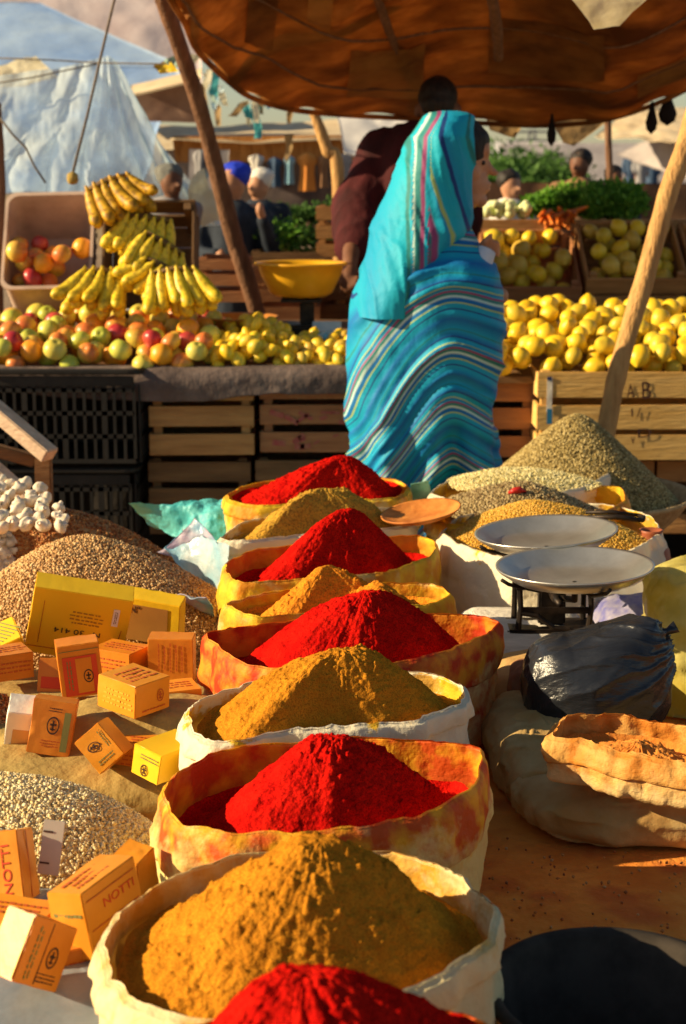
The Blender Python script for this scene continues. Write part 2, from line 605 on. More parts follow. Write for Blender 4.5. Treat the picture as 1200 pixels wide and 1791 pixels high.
GS = 'open sacks of spice powder in the middle row'
GP = 'heaps of spice powder in the middle row'
ZR = 0.66
row = [
    # rim points clockwise from left in photo pixels
    dict(k='S0', z=0.70, rim=[(215, 1950), (250, 1870), (320, 1800), (440, 1768), (600, 1758), (720, 1762), (810, 1772), (880, 1800), (905, 1880), (860, 1980), (700, 2060), (500, 2080), (320, 2050), (240, 2010)],
         mat=s_orange, lab='orange stained sack cut off by the bottom edge, nearest of the row', pk=(530, 1693), dy=.03, pm=m_red, tf=1.0, fl=.012, pk_k=.9, plab='bright red powder heap cut off by the bottom edge', seed=11),
    dict(k='S1', z=ZR, rim=[(168, 1665), (198, 1600), (285, 1540), (415, 1495), (560, 1484), (690, 1488), (800, 1525), (872, 1590), (868, 1650), (790, 1712), (655, 1765), (500, 1797), (350, 1802), (235, 1772), (180, 1722)],
         mat=s_tanrim, lab='wide cream sack holding the nearest brown powder heap', pk=(562, 1468), dy=.0, pm=m_tan, tf=1.04, fl=.045, pk_k=.30, plab='large golden brown powder heap nearest the camera', seed=1),
    dict(k='S2', z=ZR, rim=[(270, 1400), (292, 1358), (360, 1322), (460, 1300), (580, 1290), (700, 1294), (800, 1302), (850, 1312), (850, 1370), (770, 1425), (650, 1457), (520, 1470), (400, 1466), (305, 1448)],
         mat=s_red, lab='yellow and orange stained sack just behind the widest cream sack', pk=(582, 1288), dy=.0, pm=m_red, tf=.84, fl=.06, pk_k=.50, plab='bright red powder heap between the two largest brown heaps', seed=2),
    dict(k='S3', z=ZR, rim=[(318, 1257), (340, 1228), (420, 1196), (540, 1178), (660, 1172), (760, 1180), (822, 1205), (815, 1238), (735, 1266), (620, 1276), (500, 1286), (410, 1304), (345, 1298)],
         mat=s_white, lab='white rimmed sack in front of the dark red heap', pk=(600, 1135), dy=.0, pm=m_tan, tf=1.06, fl=.045, pk_k=.60, plab='smooth brown powder heap in the white rimmed sack', seed=3),
    dict(k='S4', z=ZR, rim=[(358, 1110), (420, 1096), (530, 1084), (640, 1078), (740, 1074), (830, 1076), (878, 1092), (850, 1120), (770, 1150), (690, 1168), (600, 1170), (500, 1176), (425, 1168), (375, 1140)],
         mat=s_orange, lab='big orange stained sack with a high sagging right side', pk=(640, 1036), dy=.0, pm=m_red, tf=.90, fl=.065, pk_k=.60, plab='broad dark red powder heap in the orange sack', seed=4),
    dict(k='S5', z=ZR, rim=[(390, 1056), (460, 1038), (560, 1026), (680, 1022), (765, 1024), (795, 1042), (760, 1060), (660, 1066), (540, 1076), (450, 1084), (402, 1074)],
         mat=s_yellow, lab='yellow folded sack holding the pale orange powder', pk=(573, 988), dy=.0, pm=m_tan2, tf=.72, fl=.03, plab='pale orange powder heap with a crumbly second top', seed=5, p2=((655, 1014, 2.78), 0.62)),
    dict(k='S6', z=ZR, rim=[(388, 990), (430, 966), (520, 952), (630, 942), (735, 938), (766, 950), (762, 974), (700, 1000), (610, 1012), (500, 1020), (420, 1024), (396, 1014)],
         mat=s_yellow, lab='cream and orange sack with a tall corner on its right', pk=(603, 894), dy=.0, pm=m_red, tf=.84, fl=.045, pk_k=.34, plab='pointed bright red powder heap left of the brass scale pans', seed=6),
    dict(k='S7', z=ZR, rim=[(376, 943), (420, 915), (520, 900), (630, 890), (700, 888), (733, 900), (715, 922), (640, 930), (520, 940), (430, 950), (390, 950)],
         mat=s_white, lab='white sack with a rusty dish laid across its right side', pk=(565, 853), dy=.0, pm=m_green, tf=.95, fl=.03, pk_k=.5, plab='coarse khaki powder heap second from the back of the row', seed=7),
    dict(k='S8', z=ZR + .01, rim=[(392, 868), (430, 850), (520, 838), (630, 834), (700, 842), (722, 858), (690, 874), (580, 880), (460, 887), (404, 882)],
         mat=s_yellow, lab='yellow sack at the far end of the row', pk=(602, 799), dy=-.02, pm=m_red, tf=.95, fl=.015, pk_k=.35, plab='dark red powder heap at the far end of the row', seed=8),
]
cens = {}
for r in row:
    o, rim, cen = sack('spice_sack', r['lab'], 'sack', r['rim'], r['z'], r['mat'], group=GS, seed=r['seed'], cuff=0.075 if r['k'] in ('S2', 'S4', 'S5', 'S6', 'S0') else 0.028)
    cens[r['k']] = cen
    powder('spice_powder_heap', r['plab'], 'spice heap', rim, cen, r['z'], r['pk'], r['dy'], r['pm'], tf=r['tf'], floor=r['fl'], group=GP, seed=r['seed'] * 3 + 1, peak2=r.get('p2'), k=r.get('pk_k', .18))


# ------------------------------------------------------------------ grain heaps (mound mesh + scattered grain as a stuff part)
def grain_mat(name, cols, rough=0.6):
    m = bpy.data.materials.new(name)
    m.use_nodes = True
    nt = m.node_tree
    N, L = nt.nodes, nt.links
    b = N['Principled BSDF']
    b.inputs['Roughness'].default_value = rough
    b.inputs['Specular IOR Level'].default_value = 0.25
    a = N.new('ShaderNodeAttribute')
    a.attribute_name = 'rnd'
    rp = N.new('ShaderNodeValToRGB')
    rp.color_ramp.elements[0].color = (*cols[0], 1)
    rp.color_ramp.elements[1].color = (*cols[-1], 1)
    for i in range(1, len(cols) - 1):
        e = rp.color_ramp.elements.new(i / (len(cols) - 1))
        e.color = (*cols[i], 1)
    L.new(a.outputs['Fac'], rp.inputs[0])
    L.new(rp.outputs[0], b.inputs['Base Color'])
    return m


_oct = np.array([(1, 0, 0), (-1, 0, 0), (0, 1, 0), (0, -1, 0), (0, 0, 1), (0, 0, -1)], float)
_octf = np.array([(0, 2, 4), (2, 1, 4), (1, 3, 4), (3, 0, 4), (2, 0, 5), (1, 2, 5), (3, 1, 5), (0, 3, 5)])


def grains_mesh(name, P, size, mat, parent, asp=1.0, seed=0):
    r = np.random.default_rng(seed)
    n = len(P)
    Q = r.normal(size=(n, 4))
    Q /= np.linalg.norm(Q, axis=1)[:, None]
    w, x, y, z = Q.T
    Rm = np.stack([1 - 2 * (y * y + z * z), 2 * (x * y - z * w), 2 * (x * z + y * w), 2 * (x * y + z * w), 1 - 2 * (x * x + z * z), 2 * (y * z - x * w),
                   2 * (x * z - y * w), 2 * (y * z + x * w), 1 - 2 * (x * x + y * y)], 1).reshape(n, 3, 3)
    s = size * (0.75 + 0.5 * r.random(n))
    base = _oct * np.array([asp, 1, 1])
    V = np.einsum('nij,kj->nki', Rm, base) * s[:, None, None] + P[:, None]
    F = (_octf[None] + 6 * np.arange(n)[:, None, None]).reshape(-1, 3)
    me = bpy.data.meshes.new(name)
    me.vertices.add(n * 6)
    me.vertices.foreach_set('co', V.reshape(-1))
    me.loops.add(len(F) * 3)
    me.loops.foreach_set('vertex_index', F.reshape(-1).astype(np.int32))
    me.polygons.add(len(F))
    me.polygons.foreach_set('loop_start', np.arange(0, len(F) * 3, 3, dtype=np.int32))
    me.polygons.foreach_set('loop_total', np.full(len(F), 3, np.int32))
    me.polygons.foreach_set('use_smooth', np.ones(len(F), bool))
    a = me.attributes.new('rnd', 'FLOAT', 'POINT')
    a.data.foreach_set('value', np.repeat(r.random(n), 6).astype(np.float32))
    me.materials.append(mat)
    me.update(calc_edges=True)
    me.validate()
    o = link(name, me, parent)
    o['kind'] = 'stuff'
    return o


def heap(name, label, cat, cx, cy, rx, ry, z0, zp, mat, gmat, gsize, n, asp=1.0, seed=0, k=0.35, rot=0.0, pk=(0, 0), pw=1.0, group=None, lump=0.008, vis=None):
    nT, nR = 96, 40
    t = np.linspace(0, 1, nR)[:, None]
    a = np.linspace(0, 2 * math.pi, nT, endpoint=False)[None]

    def surf(t, a):
        ra = 1 + 0.07 * np.sin(2 * a + seed) + 0.05 * np.sin(3 * a + 2 * seed)
        ex, ey = rx * ra * np.cos(a), ry * ra * np.sin(a)
        X = pk[0] * (1 - t) + ex * t
        Y = pk[1] * (1 - t) + ey * t
        X, Y = X * math.cos(rot) - Y * math.sin(rot) + cx, X * math.sin(rot) + Y * math.cos(rot) + cy
        f = (math.sqrt(1 + k * k) - np.sqrt(t * t + k * k)) / (math.sqrt(1 + k * k) - k)
        f = np.clip(f, 0, 1) ** pw
        Z = z0 + (zp - z0) * f + lump * fbm(np.stack([X * 9, Y * 9, X * 0 + seed], -1), 3, seed)
        return np.stack([X, Y, Z], -1)

    S = surf(t + 0 * a, a + 0 * t)
    o = mk(name, S.reshape(-1, 3), grid_faces(nR, nT, wrap_v=True), mat)
    tag(o, label, cat, group)
    r = np.random.default_rng(seed + 50)
    tt = np.sqrt(r.random(n * 2))
    aa = r.random(n * 2) * 2 * math.pi
    P = surf(tt, aa)
    if vis is not None:
        P = P[vis(P)]
    P = P[:n]
    P[:, 2] += gsize * 0.3 + r.normal(size=len(P)) * gsize * 0.35
    grains_mesh('grain', P, gsize, gmat, o, asp, seed)
    return o


g_brown = grain_mat('lentil_grains', [(0.26, 0.12, 0.04), (0.52, 0.28, 0.10), (0.68, 0.42, 0.17), (0.78, 0.54, 0.27)])
g_rust = grain_mat('red_lentil_grains', [(0.20, 0.06, 0.02), (0.42, 0.13, 0.03), (0.50, 0.22, 0.06), (0.55, 0.30, 0.12)])
g_pale = grain_mat('pale_seed_grains', [(0.52, 0.35, 0.14), (0.76, 0.58, 0.28), (0.80, 0.66, 0.36), (0.85, 0.76, 0.52)])
g_orange = grain_mat('orange_lentil_grains', [(0.45, 0.12, 0.015), (0.70, 0.22, 0.02), (0.80, 0.33, 0.05), (0.85, 0.45, 0.10)])
g_olive = grain_mat('cumin_seed_grains', [(0.12, 0.08, 0.025), (0.28, 0.20, 0.06), (0.42, 0.31, 0.11), (0.60, 0.48, 0.22)])
g_dark = grain_mat('mixed_herb_grains', [(0.10, 0.05, 0.02), (0.24, 0.16, 0.06), (0.42, 0.32, 0.15), (0.50, 0.38, 0.20)])
g_cream = grain_mat('cracked_wheat_grains', [(0.30, 0.24, 0.07), (0.66, 0.54, 0.22), (0.78, 0.68, 0.34), (0.82, 0.74, 0.42)])
g_yellow = grain_mat('yellow_split_grains', [(0.50, 0.24, 0.03), (0.62, 0.34, 0.04), (0.70, 0.42, 0.06), (0.74, 0.48, 0.12)])
b_brown = M('lentil_bed', (0.46, 0.26, 0.10), (0.60, 0.36, 0.15), scale=120, rough=.9)
b_pale = M('pale_seed_bed', (0.60, 0.44, 0.20), (0.74, 0.58, 0.30), scale=120, rough=.9)
b_orange = M('orange_lentil_bed', (0.45, 0.13, 0.02), (0.65, 0.22, 0.03), scale=120, rough=.9)
b_olive = M('cumin_seed_bed', (0.15, 0.10, 0.03), (0.30, 0.21, 0.07), scale=140, rough=.9)
b_yellow = M('yellow_grain_bed', (0.55, 0.28, 0.02), (0.72, 0.42, 0.04), scale=140, rough=.9)

c = onz(165, 1010, 0.56)
heap('lentil_heap', 'big heap of tan brown lentils behind the yellow cartons', 'lentils', -0.50, 3.07, 0.36, 0.30, 0.47, 0.705, b_brown, g_brown, 0.0034, 46000, 0.9, seed=1, k=.45, pk=(-.02, .05), pw=.9,
     vis=lambda P: (P[:, 1] < 3.3))
heap('lentil_heap', 'rust brown lentils sloping down beside the turquoise cloth', 'lentils', -0.60, 3.46, 0.35, 0.20, 0.47, 0.685, b_brown, g_rust, 0.0036, 15000, 0.9, seed=2, k=.5, pk=(-.05, 0.02), pw=.9,
     vis=lambda P: (P[:, 1] < 3.55))
heap('seed_heap', 'heap of pale beige seeds beneath the small orange cartons', 'seeds', -0.455, 2.00, 0.25, 0.20, 0.46, 0.615, b_pale, g_pale, 0.0031, 24000, 1.3, seed=3, k=.9, pk=(-.02, .05), pw=.5)
heap('lentil_heap', 'orange lentils in the bottom left corner', 'lentils', -0.40, 1.47, 0.17, 0.10, 0.46, 0.565, b_orange, g_orange, 0.0032, 8000, 1.0, seed=4, k=.6)
heap('seed_heap', 'dark brown seeds left of the tall orange carton', 'seeds', -0.60, 2.47, 0.12, 0.14, 0.50, 0.60, b_brown, g_rust, 0.0036, 3500, 1.0, seed=6, k=.6)

# right hand seed sacks
o, rim, cen = sack('seed_sack', 'tall white sack of yellow grain behind the metal scale pans', 'sack',
                   [(768, 932), (800, 908), (880, 890), (980, 880), (1070, 884), (1138, 903), (1158, 932), (1110, 962), (1010, 984), (900, 984), (815, 960)], ZR, s_white, group='seed sacks on the right side', seed=21, cuff=.0, bulge=.02)
cw = cen
heap('grain_heap', 'yellow orange grain mounded behind the upper scale pan', 'grain', cen[0] - .01, cen[1], .205, .175, .645, at(905, 890, cen[1])[2] + .01, b_yellow, g_yellow, .0022, 20000, 1.2, seed=21, k=.4, pk=(-.04, .02))
o, rim, cen = sack('seed_sack', 'yellow stained sack of grey brown herb seeds', 'sack',
                   [(745, 905), (790, 872), (900, 856), (1000, 849), (1088, 852), (1098, 876), (1060, 898), (950, 917), (840, 922), (770, 920)], ZR + .005, s_yellow, group='seed sacks on the right side', seed=22, cuff=.03)
heap('seed_heap', 'grey brown herb seed heap with a red pod on top', 'seeds', cen[0] - .03, cen[1], .20, .14, .65, at(900, 848, cen[1])[2] + .005, b_olive, g_dark, .0029, 10000, 1.5, seed=22, k=.4)
pod = MB()
p0 = at(905, 862, cen[1] - .06)
pod.tube([p0 + (-.02, 0, .0), p0 + (-.008, -.004, .006), p0 + (.006, 0, .007), p0 + (.02, .004, .002)], [.003, .007, .008, .002], 8)
tag(pod.build('chili_pod', M('chili', (.45, .02, .015), rough=.4), smooth=True), 'dried red chili pod lying on the herb seeds', 'chili')
o, rim, cen = sack('seed_sack', 'cream sack of pale cracked wheat below the tall seed mound', 'sack',
                   [(748, 866), (785, 838), (880, 822), (990, 806), (1060, 812), (1068, 832), (1020, 856), (920, 876), (820, 885)], ZR + .01, s_white, group='seed sacks on the right side', seed=23, cuff=.03)
heap('grain_heap', 'pale yellow cracked wheat below the tall seed mound', 'grain', cen[0] - .02, cen[1], .20, .13, .665, at(895, 822, cen[1])[2], b_pale, g_cream, .0027, 9000, 1.1, seed=23, k=.6)
# shallow basket with the tall green-brown seed mound
bc = (0.615, 4.16)
m_jute = M('jute', (.42, .27, .11), (.60, .42, .20), scale=60, rough=.9, bump=.004, bscale=180)
bk = MB()
prof = [(0.16, 0.0), (0.22, 0.035), (0.27, 0.085), (0.30, 0.125), (0.312, 0.135), (0.306, 0.142), (0.292, 0.135), (0.26, 0.09), (0.2, 0.04), (0.02, 0.02)]
bk.lathe(prof, 64, (bc[0], bc[1], 0.454))
tag(bk.build('shallow_basket', m_jute, smooth=True), 'shallow jute basket under the tall seed mound', 'basket')
heap('seed_heap', 'tall pointed mound of olive brown seeds by the wooden pole', 'seeds', bc[0], bc[1], .292, .27, .575, at(1010, 727, bc[1])[2] - .0, b_olive, g_olive, .0029, 28000, 1.5, seed=24, k=.16, lump=.004,
     vis=lambda P: P[:, 1] < 4.3)

# ------------------------------------------------------------------ spice table, ground
def cloth_sheet(x0, x1, y0, y1, z, nx, ny, amp, seed, edge_drop=0.25, folds=0.0):
    X, Y = np.meshgrid(np.linspace(x0, x1, nx), np.linspace(y0, y1, ny), indexing='ij')
    P = np.stack([X, Y, X * 0], -1)
    Z = z + amp * fbm(P * 3.1 + seed, 4, seed) + amp * .5 * (1 - np.abs(fbm(P * np.array([7, 2.2, 1]) + seed, 3, seed + 3))) ** 4
    if edge_drop:
        e = np.maximum(0, (Y - (y1 - .05)) / .05)
        Z = Z - edge_drop * e ** 2
        Y = np.where(e > 0, y1 - .05 + (Y - (y1 - .05)) * .5, Y)
    return np.stack([X, Y, Z], -1).reshape(-1, 3), grid_faces(nx, ny)


m_dust = M('spice_dusted_canvas', (0.66, 0.19, 0.022), (0.78, 0.30, 0.045), scale=11, rough=.9, bump=.005, bscale=60, c3=(0.72, 0.24, 0.03), fine=(.45, .07, .015), fine_amt=.55, fscale=9)
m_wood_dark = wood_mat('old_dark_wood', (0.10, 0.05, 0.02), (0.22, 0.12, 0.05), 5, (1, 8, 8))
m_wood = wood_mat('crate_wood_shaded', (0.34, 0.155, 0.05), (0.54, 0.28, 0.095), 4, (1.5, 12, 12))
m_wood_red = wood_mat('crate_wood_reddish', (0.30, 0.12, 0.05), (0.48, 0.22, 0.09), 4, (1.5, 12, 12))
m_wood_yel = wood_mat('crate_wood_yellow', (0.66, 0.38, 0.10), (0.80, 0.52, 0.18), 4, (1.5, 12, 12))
m_pole = wood_mat('pole_wood', (0.40, 0.20, 0.065), (0.64, 0.38, 0.14), 7, (6, 6, 1), bump=.008)
m_pole_dark = wood_mat('pole_wood_dark', (0.13, 0.06, 0.03), (0.26, 0.13, 0.07), 7, (6, 6, 1), bump=.008)

ground_m = M('dusty_earth', (0.20, 0.13, 0.08), (0.33, 0.24, 0.16), scale=1.5, rough=.95, bump=.02, bscale=12)
gm = MB()
gm.add([(-400, -60, 0), (400, -60, 0), (400, 1200, 0), (-400, 1200, 0)], [(0, 1, 2, 3)])
tag(gm.build('ground', ground_m), kind='structure')

t = empty('spice_table', (0, 2.4, 0))
tag(t, 'low trestle table under the spice sacks with an orange dusted canvas', 'table')
b = MB(); b.box((0, 0, PLAT - .035), (3.0, 3.3, .04), bev=.004)
b.build('table_top', m_wood_dark, t)
for sx in (-1.35, 1.35):
    for sy in (-1.5, 1.5):
        b = MB(); b.box((sx, sy, (PLAT - .056) / 2), (.07, .07, PLAT - .057), bev=.004)
        b.build('leg', m_wood_dark, t)
V, F = cloth_sheet(-1.5, 1.5, .78, 4.06, PLAT - .004, 220, 260, .006, 3)
c = mk('spice_canvas', V, F, m_dust)
tag(c, 'orange canvas dusted with red spice covering the table', 'canvas')

# ------------------------------------------------------------------ cartons
m_yelbox = M('yellow_carton', (0.88, 0.52, 0.012), (0.92, 0.58, 0.018), scale=6, rough=.5, bump=.001, bscale=30, spec=.4)
m_yel2box = M('bright_yellow_carton', (0.82, 0.50, 0.015), (0.88, 0.58, 0.025), scale=6, rough=.4, bump=.001, bscale=30)
m_orbox = M('orange_carton', (0.62, 0.19, 0.012), (0.70, 0.25, 0.02), scale=8, rough=.42, bump=.001, bscale=40, spec=.4)
m_orbox2 = M('golden_orange_carton', (0.70, 0.25, 0.012), (0.78, 0.32, 0.02), scale=8, rough=.42, bump=.001, bscale=40, spec=.4)
m_rust = M('rust_print', (0.50, 0.10, 0.02), rough=.5)
m_ink = M('dark_ink', (0.07, 0.03, 0.02), rough=.6)
m_redink = M('red_ink', (0.62, 0.06, 0.02), rough=.6)
m_paper = M('white_paper', (0.74, 0.68, 0.58), (0.84, 0.80, 0.70), scale=9, rough=.8, bump=.003, bscale=25)
m_lab = M('label_green_brown', (0.20, 0.20, 0.06), rough=.6)


def text_mesh(s, size):
    cu = bpy.data.curves.new('lettering', 'FONT')
    cu.body = s
    cu.size = size
    cu.align_x = 'CENTER'
    cu.align_y = 'CENTER'
    cu.extrude = 0.0002
    tmp = bpy.data.objects.new('lettering', cu)
    COL.objects.link(tmp)
    dg = bpy.context.evaluated_depsgraph_get()
    me = bpy.data.meshes.new_from_object(tmp.evaluated_get(dg))
    bpy.data.objects.remove(tmp)
    return me


def text_on(parent, s, size, mw, mat, name='lettering', stretch=(1, 1)):
    me = text_mesh(s, size)
    me.materials.clear()
    me.materials.append(mat)
    o = link(name, me, parent, mw=mw @ Matrix.Diagonal((stretch[0], stretch[1], 1, 1)))
    return o


def mat4(R, c):
    m = Matrix.Identity(4)
    for i in range(3):
        for j in range(3):
            m[i][j] = R[i][j]
        m[i][3] = c[i]
    return m


CART = {
    "yel1": [[-0.4743, 2.7751, 0.6339], [[0.9686, 0.2346, 0.0826], [0.1502, -0.2869, -0.9461], [-0.1983, 0.9288, -0.3131]], [0.174, 0.1408, 0.0501]],
    "yel2": [[-0.3648, 2.8765, 0.611], [[0.9801, 0.0912, -0.1764], [-0.1503, -0.2396, -0.9592], [-0.1298, 0.9666, -0.2211]], [0.1356, 0.0885, 0.0443]],
    "dark": [[-0.437, 2.5441, 0.6175], [[0.9681, -0.0751, 0.239], [0.2346, -0.0624, -0.9701], [0.0878, 0.9952, -0.0428]], [0.0696, 0.0924, 0.0435]],
    "mid": [[-0.3254, 2.3811, 0.6295], [[0.6155, 0.0522, 0.7864], [0.7881, -0.0341, -0.6146], [-0.0053, 0.9981, -0.0621]], [0.0765, 0.0525, 0.0815]],
    "right": [[-0.2968, 2.6695, 0.5867], [[0.9994, 0.0024, -0.0357], [-0.0356, -0.0243, -0.9991], [-0.0032, 0.9997, -0.0242]], [0.0785, 0.0954, 0.044]],
    "leftlow": [[-0.4458, 2.3402, 0.5877], [[0.9829, 0.1574, 0.0956], [0.0627, 0.2021, -0.9773], [-0.1731, 0.9666, 0.1888]], [0.0645, 0.0823, 0.0621]],
    "diamond": [[-0.3551, 2.2554, 0.5863], [[0.6577, 0.7475, -0.093], [-0.2173, 0.07, -0.9736], [-0.7212, 0.6606, 0.2085]], [0.0601, 0.048, 0.0645]],
    "lit": [[-0.2603, 2.2309, 0.5777], [[0.8038, 0.1716, -0.5697], [-0.5658, -0.0755, -0.8211], [-0.1839, 0.9823, 0.0364]], [0.052, 0.0466, 0.0897]],
    "behind": [[-0.4913, 2.6263, 0.5744], [[0.9956, 0.0726, 0.0598], [0.0412, 0.2344, -0.9713], [-0.0846, 0.9694, 0.2304]], [0.0565, 0.0628, 0.0513]],
    "bl1": [[-0.4056, 1.8033, 0.5994], [[0.9725, -0.148, -0.18], [-0.1133, 0.375, -0.9201], [0.2037, 0.9151, 0.3479]], [0.0541, 0.0839, 0.0518]],
    "bk": [[-0.2755, 1.6643, 0.6146], [[0.4466, -0.1731, 0.8778], [0.8939, 0.0425, -0.4463], [0.0399, 0.984, 0.1737]], [0.1031, 0.0775, 0.0476]],
    "bk2": [[-0.2478, 1.7815, 0.6001], [[0.4784, -0.028, 0.8777], [0.8339, -0.2988, -0.4641], [0.2752, 0.9539, -0.1196]], [0.0371, 0.0687, 0.0363]],
    "bl2": [[-0.3274, 1.5528, 0.6199], [[0.5137, 0.3199, 0.7961], [0.6641, 0.4392, -0.605], [-0.5432, 0.8395, 0.0132]], [0.0688, 0.0693, 0.0436]],
    "flat": [[-0.605, 2.7123, 0.6007], [[0.8936, -0.2898, 0.3428], [0.2764, -0.2464, -0.9289], [0.3536, 0.9248, -0.1401]], [0.0819, 0.046, 0.0933]],
    "packet": [[-0.5008, 2.3616, 0.5857], [[0.9703, 0.2238, 0.0916], [0.1719, -0.3722, -0.9121], [-0.17, 0.9008, -0.3997]], [0.0411, 0.0761, 0.0456]],
}
GC = 'small cartons scattered over the seeds on the left'


def face_mw(D, face, u=0, v=0, rot=0, lift=.0007):
    """matrix placing xy-plane artwork on a face of a carton"""
    hx, hy, hz = [a / 2 for a in D]
    R = {'front': Matrix.Identity(3),
         'left': Matrix(((0, 0, -1), (0, 1, 0), (1, 0, 0))),
         'right': Matrix(((0, 0, 1), (0, 1, 0), (-1, 0, 0))),
         'top': Matrix(((1, 0, 0), (0, 0, 1), (0, -1, 0)))}[face]
    off = {'front': Vector((u, v, hz + lift)), 'left': Vector((-hx - lift, v, u)), 'right': Vector((hx + lift, v, -u)),
           'top': Vector((u, hy + lift, -v))}[face]
    m = R.to_4x4()
    m.translation = off
    return m @ Matrix.Rotation(rot, 4, 'Z')


def rect(name, parent, mw, w, h, mat, t=.0004, ring=None):
    b = MB()
    if ring:
        for s in (-1, 1):
            b.box((0, s * (h - ring) / 2, 0), (w, ring, t))
            b.box((s * (w - ring) / 2, 0, 0), (ring, h - 2 * ring, t))
    else:
        b.box((0, 0, 0), (w, h, t))
    o = b.build(name, mat, parent, mw=mw)
    return o


def emblem(parent, mw, r, mat):
    b = MB()
    n = 24
    prof = [(r * .82, 0), (r * .82, .0004), (r, .0004), (r, 0)]
    V, F = [], []
    b.lathe(prof, n, (0, 0, 0), closed=True)
    b.box((0, 0, 0.0002), (r * .28, r * 1.15, .0004))
    b.box((0, r * .1, 0.0002), (r * 1.0, r * .24, .0004))
    b.box((0, -r * .42, 0.0002), (r * .8, r * .16, .0004))
    mwm = mw @ Matrix.Diagonal((.8, 1.15, 1, 1))
    return b.build('emblem', mat, parent, mw=mwm)


def lines(parent, mw, w, h, n, mat, seed=0, th=None, name='printed_text'):
    r = random.Random(seed)
    b = MB()
    th = th or h / n * .42
    for i in range(n):
        y = h / 2 - (i + .5) * h / n
        x = -w / 2 * r.uniform(.75, 1)
        while x < w / 2 * .9:
            l = w * r.uniform(.05, .16)
            b.box((x + l / 2, y + r.uniform(-.1, .1) * th, 0), (l, th * r.uniform(.6, 1), .0004))
            x += l + w * r.uniform(.02, .05)
    return b.build(name, mat, parent, mw=mw)


def carton(key, label, mat, name='carton', cat='carton', group=GC, flap=True, drop=0.0):
    c_, R_, D = CART[key]
    c_ = list(c_)
    c_[2] -= drop
    rnd = random.Random(sum(map(ord, key)))
    bm = bmesh.new()
    bmesh.ops.create_cube(bm, size=1)
    for v in bm.verts:
        v.co = Vector((v.co.x * D[0], v.co.y * D[1], v.co.z * D[2]))
    bmesh.ops.bevel(bm, geom=bm.edges[:], offset=.0011, segments=2, affect='EDGES')
    bmesh.ops.subdivide_edges(bm, edges=[e for e in bm.edges if e.calc_length() > .02], cuts=7, use_grid_fill=True)
    for v in bm.verts:   # cardboard dents
        nn = fbm(np.array([[v.co.x * 22 + rnd.random(), v.co.y * 22, v.co.z * 22 + len(key)]]), 2, 3)[0]
        v.co += v.co.normalized() * nn * .0020
    me = bpy.data.meshes.new(name)
    bm.to_mesh(me)
    bm.free()
    me.materials.append(mat)
    o = link(name, me, mw=mat4(R_, c_))
    autosmooth(o, 40)
    tag(o, label, cat, group)
    return o, D


o, D = carton('yel1', 'largest yellow carton leaning back with upside down lettering', m_yelbox)
text_on(o, 'N° 30 414', .019, face_mw(D, 'front', .000, -.012, math.pi), m_ink, stretch=(1.05, .8))
lines(o, face_mw(D, 'front', .012, .018, math.pi - .03), .06, .03, 4, M('faded_brown_ink', (.42, .2, .02)), 3)
rect('sticker', o, face_mw(D, 'front', .062, .03), .011, .036, m_paper)
lines(o, face_mw(D, 'front', .062, .03, math.pi / 2, .0014), .028, .006, 2, m_ink, 5)
rect('fold_line', o, face_mw(D, 'front', 0, -.054), .168, .0012, m_rust)
rect('fold_line', o, face_mw(D, 'front', -.066, 0), .0009, .09, m_rust)
rect('fold_line', o, face_mw(D, 'front', .072, -.03, -.12), .0012, .07, m_rust)
o, D = carton('yel2', 'yellow carton with its shaded front coloured brown, standing behind the largest one', m_yel2box)
rect('shaded_front_panel', o, face_mw(D, 'front', -.01, -.005), .11, .075, M('shaded_front_brown', (.36, .16, .03), (.44, .21, .04), scale=9, rough=.7))  # front away from the sun, its shade put into the brown colour
text_on(o, 'N°', .020, face_mw(D, 'front', -.018, .022, 0, .0015), m_ink)
o, D = carton('dark', 'upright orange carton propped against the largest yellow one', m_orbox)
rect('red_panel', o, face_mw(D, 'front', .0, -.008), .056, .068, m_redink)
rect('panel', o, face_mw(D, 'front', .006, -.008, 0, .0012), .026, .06, m_orbox)
lines(o, face_mw(D, 'front', -.018, -.008, math.pi / 2, .0014), .055, .010, 2, m_lab, 1)
emblem(o, face_mw(D, 'front', .012, -.01, 0, .0016), .010, m_ink)
rect('fold_line', o, face_mw(D, 'front', 0, .036), .066, .001, m_lab)
o, D = carton('mid', 'small carton turned cornerwise with a bright yellow left side', m_orbox2)
lines(o, face_mw(D, 'left', 0, -.002), .06, .03, 4, M('pale_orange_print', (.80, .36, .03)), 7)
emblem(o, face_mw(D, 'front', .016, .0), .009, m_rust)
lines(o, face_mw(D, 'front', 0, -.018), .055, .006, 1, m_rust, 8)
lines(o, face_mw(D, 'top', 0, 0), .055, .05, 4, m_rust, 9)
o, D = carton('right', 'upright orange carton beside the stained sack with a shadow across it', m_orbox)
lines(o, face_mw(D, 'front', 0, .012, math.pi / 2), .05, .05, 5, m_rust, 10, th=.0022)
o, D = carton('leftlow', 'orange carton with dark emblem standing at the pale seed heap', m_orbox)
emblem(o, face_mw(D, 'front', .002, .004), .012, m_ink)
rect('panel', o, face_mw(D, 'front', .022, -.004), .010, .06, m_lab)
lines(o, face_mw(D, 'front', .002, .028), .02, .008, 2, m_ink, 12)
lines(o, face_mw(D, 'front', 0, -.024), .03, .012, 3, m_rust, 13)
o, D = carton('diamond', 'small carton tipped onto its corner at the edge of the pale seeds', m_orbox2)
emblem(o, face_mw(D, 'front', -.006, -.004, -.2), .009, m_ink)
lines(o, face_mw(D, 'front', .018, -.002, math.pi / 2), .03, .009, 2, m_lab, 14)
lines(o, face_mw(D, 'front', -.006, .016), .03, .008, 2, m_lab, 15)
o, D = carton('lit', 'long orange carton with a small bright yellow end by the white sack', m_yelbox)
